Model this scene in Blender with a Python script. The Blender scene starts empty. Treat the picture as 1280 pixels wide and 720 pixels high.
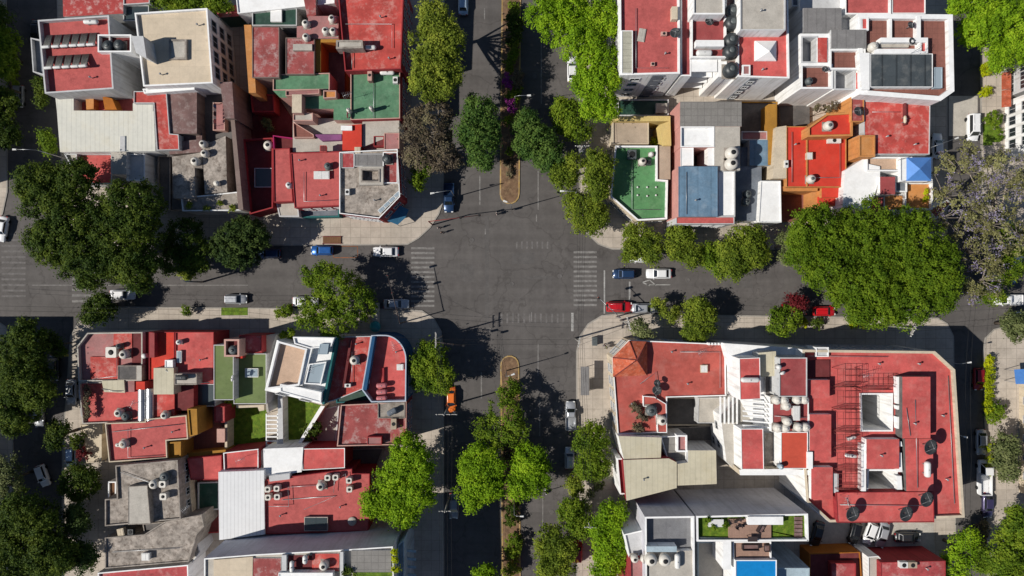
import bpy, bmesh, math, random
import numpy as np
from mathutils import Vector, Matrix
from mathutils.geometry import tessellate_polygon
random.seed(7); RNG = np.random.default_rng(11)
S = bpy.context.scene
COL = S.collection
D = 120.0; P = 7.0                      # camera height (m), ground pixels per metre
R_ = math.radians

def W(px, py, z=0.0):                   # photo pixel -> world point at height z
    k = (D - z) / D / P
    return Vector(((px - 640) * k, (360 - py) * k, z))
def rect(x0, y0, x1, y1): return [(x0, y0), (x1, y0), (x1, y1), (x0, y1)]

# ------------------------------------------------------------ materials
M = {}
def _base(name):
    m = bpy.data.materials.new(name); m.use_nodes = True
    nt = m.node_tree; b = nt.nodes['Principled BSDF']
    return m, nt, b
def rgbmul(c, f): return tuple(min(1, max(0, x * f)) for x in c[:3]) + (1,)
def mat(name, col, rough=.85, var=.18, sc=.35, stain=None, stain_sc=.8, stain_amt=.5, fine=.12, stripe=None, metal=0, bump=.0, grid=None, coord='pos', dirt=.12, streak=0, crack=0):
    """procedural surface: slow tone drift + fine grain + shaped stains (+ ribs or joints)"""
    m, nt, b = _base(name); N = nt.nodes; L = nt.links
    b.inputs['Roughness'].default_value = rough; b.inputs['Metallic'].default_value = metal
    if rough > .6: b.inputs['Specular IOR Level'].default_value = .25
    if coord == 'pos':
        g = N.new('ShaderNodeNewGeometry'); src = g.outputs['Position']
    else:
        g = N.new('ShaderNodeTexCoord'); src = g.outputs['Object']
    def noise(scale, detail=4, rg=.6):
        n = N.new('ShaderNodeTexNoise'); n.inputs['Scale'].default_value = scale
        n.inputs['Detail'].default_value = detail; n.inputs['Roughness'].default_value = rg
        L.new(src, n.inputs['Vector']); return n.outputs['Fac']
    def ramp(fac, a, c, lo, hi):
        r = N.new('ShaderNodeMapRange'); r.inputs['From Min'].default_value = a; r.inputs['From Max'].default_value = c
        r.inputs['To Min'].default_value = lo; r.inputs['To Max'].default_value = hi; L.new(fac, r.inputs['Value']); return r.outputs['Result']
    def mix(fac, a, c, mode='MIX'):
        x = N.new('ShaderNodeMix'); x.data_type = 'RGBA'; x.blend_type = mode
        if isinstance(fac, float): x.inputs['Factor'].default_value = fac
        else: L.new(fac, x.inputs['Factor'])
        for s, v in ((6, a), (7, c)):
            if isinstance(v, tuple): x.inputs[s].default_value = v
            else: L.new(v, x.inputs[s])
        return x.outputs[2]
    c = mix(ramp(noise(sc, 3), .35, .65, 0, 1), rgbmul(col, 1 - var), rgbmul(col, 1 + var * .6))
    if fine: c = mix(ramp(noise(9, 3), .3, .7, 0, 1), c, mix(1.0, c, rgbmul((1, 1, 1), 1 - 2 * fine), 'MULTIPLY'))
    if stain:
        f = ramp(noise(stain_sc, 8, .72), .5, .66, 0, stain_amt); c = mix(f, c, tuple(stain) + (1,))
    if dirt and coord == 'pos':
        c = mix(ramp(noise(1.5, 9, .75), .38, .62, 0, 1), mix(1.0, c, rgbmul((1, 1, 1), 1 - dirt), 'MULTIPLY'), c)
        v = N.new('ShaderNodeTexVoronoi'); v.inputs['Scale'].default_value = .55; v.inputs['Randomness'].default_value = 1; L.new(src, v.inputs['Vector'])
        sp = N.new('ShaderNodeMath'); sp.operation = 'MULTIPLY_ADD'; sp.inputs[1].default_value = .5; L.new(noise(3, 4), sp.inputs[0]); L.new(v.outputs['Distance'], sp.inputs[2])
        c = mix(ramp(sp.outputs[0], .28, .44, dirt * 2.2, 0), c, mix(1.0, c, (.62, .60, .58, 1), 'MULTIPLY'))
    if streak:
        mp = N.new('ShaderNodeMapping'); mp.inputs['Scale'].default_value = (1.6, 1.6, .1); L.new(src, mp.inputs['Vector'])
        n2 = N.new('ShaderNodeTexNoise'); n2.inputs['Scale'].default_value = 1.3; n2.inputs['Detail'].default_value = 6; L.new(mp.outputs['Vector'], n2.inputs['Vector'])
        gn = N.new('ShaderNodeNewGeometry'); sx = N.new('ShaderNodeSeparateXYZ'); L.new(gn.outputs['True Normal'], sx.inputs[0])
        ab = N.new('ShaderNodeMath'); ab.operation = 'ABSOLUTE'; L.new(sx.outputs['Z'], ab.inputs[0])
        mm = N.new('ShaderNodeMath'); mm.operation = 'MULTIPLY'; L.new(ramp(ab.outputs[0], 0, .5, 1, .12), mm.inputs[0]); L.new(ramp(n2.outputs['Fac'], .48, .7, 0, streak), mm.inputs[1])
        c = mix(mm.outputs[0], c, mix(1.0, c, (.52, .49, .45, 1), 'MULTIPLY'))
    if crack:
        wv = N.new('ShaderNodeTexNoise'); wv.inputs['Scale'].default_value = .35; wv.inputs['Detail'].default_value = 6; L.new(src, wv.inputs['Vector'])
        ad = N.new('ShaderNodeVectorMath'); ad.operation = 'MULTIPLY_ADD'; ad.inputs[1].default_value = (5, 5, 5); L.new(wv.outputs['Color'], ad.inputs[0]); L.new(src, ad.inputs[2])
        vo = N.new('ShaderNodeTexVoronoi'); vo.feature = 'DISTANCE_TO_EDGE'; vo.inputs['Scale'].default_value = crack; L.new(ad.outputs[0], vo.inputs['Vector'])
        c = mix(ramp(vo.outputs['Distance'], .0, .022, .45, 0), c, mix(1.0, c, (.45, .44, .43, 1), 'MULTIPLY'))
        for (sx, sy), wt in (((.035, .9), .16), ((.9, .035), .12)):       # wear drawn out along each road
            mp = N.new('ShaderNodeMapping'); mp.inputs['Scale'].default_value = (sx, sy, 1); L.new(src, mp.inputs['Vector'])
            n3 = N.new('ShaderNodeTexNoise'); n3.inputs['Scale'].default_value = .7; n3.inputs['Detail'].default_value = 4; L.new(mp.outputs['Vector'], n3.inputs['Vector'])
            c = mix(ramp(n3.outputs['Fac'], .35, .65, 0, 1), mix(1.0, c, rgbmul((1, 1, 1), 1 - wt), 'MULTIPLY'), mix(1.0, c, rgbmul((1, 1, 1), 1), 'MULTIPLY'))
        n4 = noise(.42, 7, .7)
        c = mix(ramp(n4, .60, .70, 0, .55), c, mix(1.0, c, (.62, .61, .61, 1), 'MULTIPLY'))
    if stripe:
        ang, per, dark = stripe
        mp = N.new('ShaderNodeMapping'); mp.inputs['Rotation'].default_value = (0, 0, ang); L.new(src, mp.inputs['Vector'])
        w = N.new('ShaderNodeTexWave'); w.inputs['Scale'].default_value = 2 * math.pi / per / 20
        w.wave_profile = 'SAW'; w.inputs['Distortion'].default_value = .05; L.new(mp.outputs['Vector'], w.inputs['Vector'])
        c = mix(ramp(w.outputs['Fac'], .82, .95, 0, 1), c, mix(1.0, c, rgbmul((1, 1, 1), dark), 'MULTIPLY'))
    if grid:
        gx, gy, dark = grid
        br = N.new('ShaderNodeTexBrick'); br.offset = 0; br.inputs['Scale'].default_value = 1
        br.inputs['Brick Width'].default_value = gx; br.inputs['Row Height'].default_value = gy
        br.inputs['Mortar Size'].default_value = .05; br.inputs['Color1'].default_value = (1, 1, 1, 1)
        br.inputs['Color2'].default_value = (.93, .93, .93, 1); br.inputs['Mortar'].default_value = (dark, dark, dark, 1)
        L.new(src, br.inputs['Vector']); c = mix(1.0, c, br.outputs['Color'], 'MULTIPLY')
    L.new(c, b.inputs['Base Color'])
    if bump:
        bp = N.new('ShaderNodeBump'); bp.inputs['Strength'].default_value = bump; bp.inputs['Distance'].default_value = .05
        L.new(noise(4, 5), bp.inputs['Height']); L.new(bp.outputs['Normal'], b.inputs['Normal'])
    M[name] = m; return m
def paint(name, col, rough=.3, metal=0, coat=.0):
    m, nt, b = _base(name); b.inputs['Base Color'].default_value = tuple(col) + (1,)
    b.inputs['Roughness'].default_value = rough; b.inputs['Metallic'].default_value = metal
    b.inputs['Coat Weight'].default_value = coat; b.inputs['Coat Roughness'].default_value = .08
    n = nt.nodes.new('ShaderNodeTexNoise'); n.inputs['Scale'].default_value = 2.5; n.inputs['Detail'].default_value = 5
    t = nt.nodes.new('ShaderNodeTexCoord'); nt.links.new(t.outputs['Object'], n.inputs['Vector'])
    r = nt.nodes.new('ShaderNodeMapRange'); r.inputs['To Min'].default_value = max(.02, rough - .1); r.inputs['To Max'].default_value = rough + .2
    nt.links.new(n.outputs['Fac'], r.inputs['Value']); nt.links.new(r.outputs['Result'], b.inputs['Roughness'])
    M[name] = m; return m
def glass(name, col, rough=.06):
    m, nt, b = _base(name); b.inputs['Base Color'].default_value = tuple(col) + (1,)
    b.inputs['Roughness'].default_value = rough; b.inputs['Specular IOR Level'].default_value = .7
    M[name] = m; return m
def leafmat(name, c0, c1, c2, trans=.35, rough=.5):
    """per-leaf tint (random per island) crossed with clump-scale noise"""
    m, nt, b = _base(name); N = nt.nodes; L = nt.links
    g = N.new('ShaderNodeNewGeometry')
    n = N.new('ShaderNodeTexNoise'); n.inputs['Scale'].default_value = .32; n.inputs['Detail'].default_value = 5; L.new(g.outputs['Position'], n.inputs['Vector'])
    r = N.new('ShaderNodeValToRGB'); e = r.color_ramp.elements
    e[0].position = .15; e[0].color = tuple(c0) + (1,); e[1].position = .9; e[1].color = tuple(c2) + (1,)
    k = e.new(.5); k.color = tuple(c1) + (1,)
    a = N.new('ShaderNodeMath'); a.operation = 'MULTIPLY'; a.inputs[1].default_value = .42; L.new(g.outputs['Random Per Island'], a.inputs[0])
    a2 = N.new('ShaderNodeMath'); a2.operation = 'MULTIPLY_ADD'; a2.inputs[1].default_value = 1.35; L.new(n.outputs['Fac'], a2.inputs[0]); L.new(a.outputs[0], a2.inputs[2])
    a3 = N.new('ShaderNodeMath'); a3.operation = 'SUBTRACT'; a3.inputs[1].default_value = .37; L.new(a2.outputs[0], a3.inputs[0])
    L.new(a3.outputs[0], r.inputs['Fac'])
    L.new(r.outputs['Color'], b.inputs['Base Color']); b.inputs['Roughness'].default_value = .65; b.inputs['Specular IOR Level'].default_value = .12
    t = N.new('ShaderNodeBsdfTranslucent'); L.new(r.outputs['Color'], t.inputs['Color'])
    mx = N.new('ShaderNodeMixShader'); mx.inputs['Fac'].default_value = trans
    L.new(b.outputs[0], mx.inputs[1]); L.new(t.outputs[0], mx.inputs[2]); L.new(mx.outputs[0], N['Material Output'].inputs['Surface'])
    M[name] = m; return m

RED = (.60, .112, .102)
mat('red', RED, var=.2, stain=(.55, .19, .165), stain_sc=.5, stain_amt=.55, fine=.08, dirt=.15)
mat('rim_blue', (.50, .56, .64), var=.08)
mat('grey_wall', (.56, .55, .585), var=.08, streak=.35, stain=(.48, .47, .5), stain_sc=.2, stain_amt=.4, fine=.03)
mat('red_corner', (.46, .10, .078), var=.22, stain=(.42, .145, .12), stain_sc=.4, stain_amt=.7, fine=.07, dirt=.14)
mat('red_b', (.55, .125, .115), var=.2, stain=(.34, .075, .07), stain_sc=.35, stain_amt=.8, fine=.08, dirt=.2)
mat('red_c', (.56, .085, .070), var=.22, stain=(.60, .30, .26), stain_sc=.6, stain_amt=.75, fine=.08, dirt=.18)
mat('red_d', (.48, .085, .088), var=.2, stain=(.54, .27, .25), stain_sc=.55, stain_amt=.8, fine=.1, dirt=.25)
mat('red_bright', (.60, .050, .030), var=.10, stain=(.5, .09, .06), stain_sc=.6, stain_amt=.3, fine=.04)
mat('red_orange', (.56, .085, .05), var=.08, fine=.05)
mat('red_dull', (.36, .075, .075), var=.16, stain=(.36, .12, .11), stain_sc=.6, stain_amt=.4)
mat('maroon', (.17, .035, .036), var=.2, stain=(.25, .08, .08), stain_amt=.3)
mat('red_worn', (.36, .085, .08), var=.25, stain=(.42, .31, .29), stain_sc=.75, stain_amt=.85)
mat('red_mottled', (.46, .07, .065), var=.12, stain=(.62, .45, .42), stain_sc=.9, stain_amt=.8)
mat('red_pink', (.42, .20, .19), var=.2, stain=(.40, .10, .10), stain_sc=.7, stain_amt=.6)
mat('brown_worn', (.21, .125, .115), var=.25, stain=(.32, .26, .24), stain_sc=1.1, stain_amt=.7)
mat('terracotta', (.52, .115, .055), var=.25, sc=1.2, stain=(.62, .28, .2), stain_sc=1.6, stain_amt=.6)
mat('brown_tile', (.27, .11, .085), var=.12, grid=(.9, .9, .8))
mat('green_roof', (.115, .255, .145), var=.2, stain=(.17, .28, .18), stain_sc=.5, stain_amt=.7, fine=.06, dirt=.25)
mat('green_bright', (.105, .275, .11), var=.16, stain=(.15, .29, .14), stain_sc=.45, stain_amt=.6, fine=.06, dirt=.22)
mat('green_olive', (.155, .205, .075), var=.1, stain=(.19, .22, .11), stain_amt=.3, fine=.05)
mat('green_dark', (.018, .07, .045), var=.3, stain=(.06, .10, .08), stain_amt=.5, rough=.5)
mat('cream', (.66, .55, .41), var=.07, stain=(.55, .44, .33), stain_sc=.35, stain_amt=.35, fine=.04, grid=(2.6, 2.6, .9))
mat('cream_sheet', (.56, .51, .38), var=.07, stain=(.48, .42, .28), stain_sc=.3, stain_amt=.5, fine=.05, stripe=(0, .9, .86), dirt=.08)
mat('cream_wall', (.66, .56, .42), streak=.55, var=.1, stain=(.5, .42, .32), stain_amt=.3)
mat('white', (.86, .855, .84), streak=.55, var=.05, stain=(.66, .64, .61), stain_sc=.5, stain_amt=.35, fine=.03, dirt=.07)
mat('white_grey', (.56, .56, .56), streak=.55, var=.07, stain=(.44, .43, .42), stain_sc=.5, stain_amt=.4, fine=.04)
mat('white_sheet', (.66, .65, .58), var=.05, stain=(.55, .5, .38), stain_sc=.35, stain_amt=.4, fine=.03, stripe=(0, .8, .82), dirt=.08)
mat('white_rib', (.72, .72, .72), var=.03, fine=.02, stripe=(0, .62, .72), dirt=.05)
mat('concrete', (.42, .37, .32), streak=.55, var=.25, stain=(.2, .165, .14), stain_sc=.8, stain_amt=.9, dirt=.3, bump=.3)
mat('concrete_light', (.52, .48, .42), var=.12, stain=(.36, .33, .29), stain_sc=.6, stain_amt=.5)
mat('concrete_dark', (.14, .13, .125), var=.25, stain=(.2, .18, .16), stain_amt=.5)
mat('gravel', (.46, .40, .345), var=.3, sc=.7, stain=(.17, .135, .11), stain_sc=1.3, stain_amt=1.0, bump=.5, dirt=.35)
mat('grey_tile', (.27, .255, .235), var=.1, grid=(1.1, 1.1, .72))
mat('grey_sheet', (.235, .225, .22), var=.08, stripe=(0, 1.5, .8), stain=(.3, .29, .28), stain_amt=.3)
mat('grey_plain', (.21, .21, .22), streak=.55, var=.1, stain=(.26, .26, .26), stain_sc=.25, stain_amt=.4, stripe=(0, 3.1, .9))
mat('slate', (.17, .19, .22), var=.15, stain=(.24, .25, .27), stain_amt=.5)
mat('blue_roof', (.15, .25, .35), var=.12, stain=(.26, .33, .40), stain_sc=.4, stain_amt=.6, fine=.05, dirt=.2, stripe=(0, 2.2, .85))
mat('blue_wall', (.02, .09, .2), var=.1)
mat('teal_wall', (.03, .16, .16), var=.1)
mat('blue_pale', (.42, .52, .58), streak=.55, var=.12, stain=(.33, .4, .44), stain_amt=.4)
mat('ochre', (.42, .21, .035), var=.12, stain=(.3, .15, .04), stain_amt=.4)
mat('orange', (.62, .27, .085), streak=.55, var=.1, stain=(.55, .33, .17), stain_amt=.3)
mat('orange_dark', (.45, .15, .02), var=.15, stain=(.3, .09, .02), stain_amt=.4)
mat('yellow', (.68, .52, .2), var=.1, stain=(.5, .4, .2), stain_amt=.3)
mat('pink', (.62, .30, .26), var=.1, grid=(1.6, 2.2, 1.0))
mat('pink_plain', (.60, .36, .30), var=.1)
mat('magenta', (.42, .02, .13), var=.1)
mat('purple', (.26, .09, .22), var=.15)
mat('brown_wall', (.25, .185, .16), streak=.55, var=.12, stain=(.2, .14, .12), stain_sc=.4, stain_amt=.4)
mat('red_wall', (.36, .04, .045), streak=.55, var=.1)
mat('wood', (.2, .10, .05), var=.2, stripe=(0, .3, .6))
mat('deck', (.40, .25, .19), var=.12, grid=(.8, .8, .88))
mat('beige_deck', (.60, .42, .30), var=.08)
mat('lawn', (.13, .225, .016), var=.35, sc=1.2, stain=(.24, .27, .03), stain_sc=1.6, stain_amt=.6, fine=.25)
mat('soil', (.20, .12, .07), var=.3, sc=1.0, stain=(.30, .2, .11), stain_sc=1.2, stain_amt=.7)
mat('asphalt', (.138, .126, .119), crack=.12, var=.14, sc=.12, stain=(.098, .088, .084), stain_sc=.22, stain_amt=.6, fine=.06)
mat('asphalt_patch', (.140, .127, .121), crack=.2, var=.1, sc=.3, fine=.06)
mat('asphalt_dark', (.120, .111, .106), var=.15, sc=.6, stain=(.12, .11, .105), stain_sc=.8, stain_amt=.8)
mat('ground', (.20, .18, .16), var=.15, stain=(.26, .23, .2), stain_amt=.4)
mat('pavement', (.53, .46, .385), var=.13, sc=.25, stain=(.38, .325, .27), stain_sc=.35, stain_amt=.6, fine=.08, grid=(1.8, 1.8, .72))
mat('kerb', (.38, .35, .31), var=.12)
mat('kerb_yellow', (.5, .33, .12), var=.3, stain=(.35, .3, .25), stain_amt=.7)
mat('line', (.42, .41, .39), var=.2, sc=1.5, stain=(.14, .13, .125), stain_sc=2.6, stain_amt=.8)
mat('line_faint', (.175, .163, .156), var=.2, sc=1.5, stain=(.135, .123, .118), stain_sc=1.3, stain_amt=1.0)
mat('line_worn', (.25, .238, .225), var=.2, sc=1.5, stain=(.135, .123, .118), stain_sc=1.3, stain_amt=.9)
mat('line_orange', (.33, .12, .05), var=.3, stain=(.09, .083, .081), stain_sc=1.5, stain_amt=.9)
mat('bark', (.11, .085, .065), var=.3, sc=2, coord='obj')
mat('bark_pale', (.33, .28, .23), var=.3, sc=2, coord='obj')
mat('tank_white', (.66, .62, .55), rough=.5, var=.06, sc=2, coord='obj')
mat('tank_black', (.035, .04, .042), rough=.45, var=.2, sc=2, coord='obj')
mat('tank_grey', (.10, .115, .115), rough=.5, var=.2, sc=2, coord='obj')
mat('tank_pink', (.52, .16, .17), rough=.55, var=.1, sc=2, coord='obj')
mat('dark', (.02, .02, .021), rough=.7, coord='obj')
mat('mesh_dark', (.045, .048, .05), rough=.6, coord='obj')
mat('metal', (.42, .43, .44), rough=.4, metal=.7, coord='obj')
mat('steel', (.30, .30, .31), rough=.55, metal=.2, coord='obj')
mat('iron', (.045, .03, .03), rough=.6, coord='obj')
mat('rust_red', (.20, .045, .04), rough=.7, coord='obj')
mat('pole_concrete', (.36, .34, .31), var=.1, coord='obj')
mat('white_obj', (.72, .71, .68), rough=.5, var=.06, sc=1, coord='obj')
mat('silver_barrel', (.46, .47, .49), rough=.35, metal=.55, var=.1, stripe=(math.pi / 2, .35, .8))
mat('polycarb', (.50, .48, .38), rough=.35, var=.1, stripe=(math.pi / 2, 1.0, .75))
mat('solar_tube', (.25, .24, .215), rough=.35, var=.1, coord='obj', stripe=(0, .16, .35))
glass('glass', (.018, .024, .03)); glass('glass_pale', (.30, .36, .40), .12); glass('glass_roof', (.035, .05, .055), .25)
mat('tarp_blue', (.10, .24, .42), rough=.5, var=.15, sc=1.5)
mat('canopy_blue', (.09, .25, .62), rough=.45, var=.06, fine=.02)
mat('awning_blue', (.03, .15, .27), rough=.6, var=.12)
mat('pool_blue', (.01, .22, .55), rough=.25, var=.05, fine=.0)
mat('panel_glass', (.075, .088, .095), rough=.35, var=.15, stain=(.15, .155, .15), stain_sc=.5, stain_amt=.8, stripe=(0, 2.3, .5))
mat('yellow_paint', (.62, .5, .06), rough=.5, coord='obj')
mat('teal_paint', (.03, .33, .33), rough=.4, coord='obj')
mat('tan', (.45, .36, .27), var=.15, coord='obj')
mat('skin', (.38, .22, .15), rough=.6, coord='obj')
for n, c in dict(shirt_white=(.7, .7, .68), shirt_red=(.4, .04, .04), shirt_dark=(.03, .03, .04), shirt_green=(.16, .34, .06), shirt_blue=(.05, .1, .25), jeans=(.05, .07, .12), hair=(.012, .009, .008), shoe=(.03, .03, .03)).items():
    mat(n, c, rough=.8, coord='obj', var=.1, sc=4)
# leaves
leafmat('leaf_bright', (.08, .16, .006), (.20, .35, .012), (.36, .50, .024))
leafmat('leaf_mid', (.045, .09, .008), (.135, .215, .014), (.27, .34, .028))
leafmat('leaf_giant', (.044, .090, .005), (.108, .182, .010), (.20, .28, .018))
leafmat('leaf_olive', (.058, .095, .010), (.155, .215, .020), (.31, .36, .04))
leafmat('leaf_dark', (.018, .042, .006), (.052, .086, .010), (.13, .17, .018), trans=.25)
leafmat('leaf_ficus', (.018, .040, .010), (.052, .085, .018), (.10, .14, .03), trans=.2)
leafmat('leaf_yellow', (.075, .11, .012), (.20, .255, .028), (.40, .43, .055))
leafmat('leaf_blue', (.028, .075, .016), (.085, .16, .030), (.17, .25, .05))
leafmat('leaf_brown', (.055, .042, .030), (.135, .105, .07), (.20, .18, .09), trans=.2)
leafmat('leaf_grey', (.06, .085, .026), (.14, .165, .06), (.25, .27, .11), trans=.25)
leafmat('leaf_pale', (.085, .085, .03), (.20, .19, .075), (.30, .30, .12), trans=.25)
leafmat('leaf_lime', (.16, .21, .004), (.36, .42, .008), (.55, .55, .012))
leafmat('leaf_red', (.05, .008, .01), (.14, .015, .02), (.24, .04, .04), trans=.2)
leafmat('blossom_purple', (.20, .165, .25), (.31, .265, .38), (.43, .39, .50))
leafmat('blossom_pink', (.09, .03, .06), (.25, .03, .20), (.38, .06, .33))

# ------------------------------------------------------------ object helpers
def link(name, me, m=None, parent=None):
    o = bpy.data.objects.new(name, me); COL.objects.link(o)
    if m is not None:
        for x in (m if isinstance(m, (list, tuple)) else [m]): me.materials.append(M[x] if isinstance(x, str) else x)
    if parent is not None: o.parent = parent
    return o
def tag(o, label=None, cat=None, group=None, kind=None):
    if label: o['label'] = label
    if cat: o['category'] = cat
    if group: o['group'] = group
    if kind: o['kind'] = kind
    return o
def empty(name, loc, label, cat, group=None, rz=0):
    o = bpy.data.objects.new(name, None); COL.objects.link(o); o.location = loc; o.rotation_euler.z = rz
    o.empty_display_size = .3
    return tag(o, label, cat, group)
class MB:
    """collects shapes; build() links them as one mesh object"""
    def __init__(s): s.v = []; s.f = []; s.mi = []; s.sm = []
    def add(s, vs, fs, mi=0, smooth=False):
        o = len(s.v); s.v += [tuple(v) for v in vs]
        for f in fs: s.f.append(tuple(i + o for i in f)); s.mi.append(mi); s.sm.append(smooth)
    def box(s, c, d, rz=0, mi=0, rx=0, ry=0):
        x, y, z = d[0] / 2, d[1] / 2, d[2] / 2
        m = Matrix.Rotation(rz, 3, 'Z') @ Matrix.Rotation(ry, 3, 'Y') @ Matrix.Rotation(rx, 3, 'X')
        vs = [m @ Vector(p) + Vector(c) for p in ((-x, -y, -z), (x, -y, -z), (x, y, -z), (-x, y, -z), (-x, -y, z), (x, -y, z), (x, y, z), (-x, y, z))]
        s.add(vs, [(3, 2, 1, 0), (4, 5, 6, 7), (0, 1, 5, 4), (1, 2, 6, 5), (2, 3, 7, 6), (3, 0, 4, 7)], mi); return s
    def prism(s, poly, z0, z1, mi=0):
        n = len(poly); vs = [(p[0], p[1], z0) for p in poly] + [(p[0], p[1], z1) for p in poly]
        s.add(vs, [tuple(range(n - 1, -1, -1)), tuple(range(n, 2 * n))] + [(i, (i + 1) % n, (i + 1) % n + n, i + n) for i in range(n)], mi); return s
    def tube(s, pts, rad, n=6, mi=0, smooth=True, caps=True):
        pts = [Vector(p) for p in pts]; rads = rad if isinstance(rad, (list, tuple)) else [rad] * len(pts)
        vs = []; fs = []
        for i, p in enumerate(pts):
            d = (pts[min(i + 1, len(pts) - 1)] - pts[max(i - 1, 0)]).normalized()
            u = d.orthogonal().normalized() if abs(d.z) > .9 else d.cross(Vector((0, 0, 1))).normalized()
            w = d.cross(u)
            vs += [p + (u * math.cos(2 * math.pi * k / n) + w * math.sin(2 * math.pi * k / n)) * rads[i] for k in range(n)]
        for i in range(len(pts) - 1):
            fs += [(i * n + k, i * n + (k + 1) % n, (i + 1) * n + (k + 1) % n, (i + 1) * n + k) for k in range(n)]
        if caps: fs += [tuple(range(n - 1, -1, -1)), tuple((len(pts) - 1) * n + k for k in range(n))]
        s.add(vs, fs, mi, smooth); return s
    def lathe(s, prof, c, n=16, mi=0, axis='Z', smooth=True, rz=0):
        vs = []; fs = []; c = Vector(c); m = Matrix.Rotation(rz, 3, 'Z')
        for r, h in prof:
            for k in range(n):
                a = 2 * math.pi * k / n; x, y = r * math.cos(a), r * math.sin(a)
                v = Vector((x, y, h)) if axis == 'Z' else Vector((h, x, y))
                vs.append(m @ v + c)
        for i in range(len(prof) - 1):
            fs += [(i * n + k, i * n + (k + 1) % n, (i + 1) * n + (k + 1) % n, (i + 1) * n + k) for k in range(n)]
        fs += [tuple(range(n - 1, -1, -1)), tuple((len(prof) - 1) * n + k for k in range(n))]
        s.add(vs, fs, mi, smooth); return s
    def mesh(s, name):
        me = bpy.data.meshes.new(name); me.from_pydata(s.v, [], s.f)
        me.polygons.foreach_set('material_index', s.mi); me.polygons.foreach_set('use_smooth', s.sm)
        me.update(); return me
    def build(s, name, m, parent=None, loc=None):
        if loc is not None: l = Vector(loc); s.v = [tuple(Vector(v) - l) for v in s.v]
        return link(name, s.mesh(name), m, parent)

def ccw(p):
    a = sum(p[i][0] * p[(i + 1) % len(p)][1] - p[(i + 1) % len(p)][0] * p[i][1] for i in range(len(p)))
    return list(p) if a > 0 else list(p)[::-1]
def inset(p, d):
    """mitred inset of a counter-clockwise polygon (d<0 grows it)"""
    n = len(p); out = []
    for i in range(n):
        a, b, c = Vector(p[i - 1][:2]), Vector(p[i][:2]), Vector(p[(i + 1) % n][:2])
        e0 = (b - a).normalized(); e1 = (c - b).normalized()
        n0 = Vector((-e0.y, e0.x)); n1 = Vector((-e1.y, e1.x)); k = 1 + n0.dot(n1)
        out.append(tuple(b + (n0 + n1) * (d / max(k, .25))))
    return out
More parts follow.
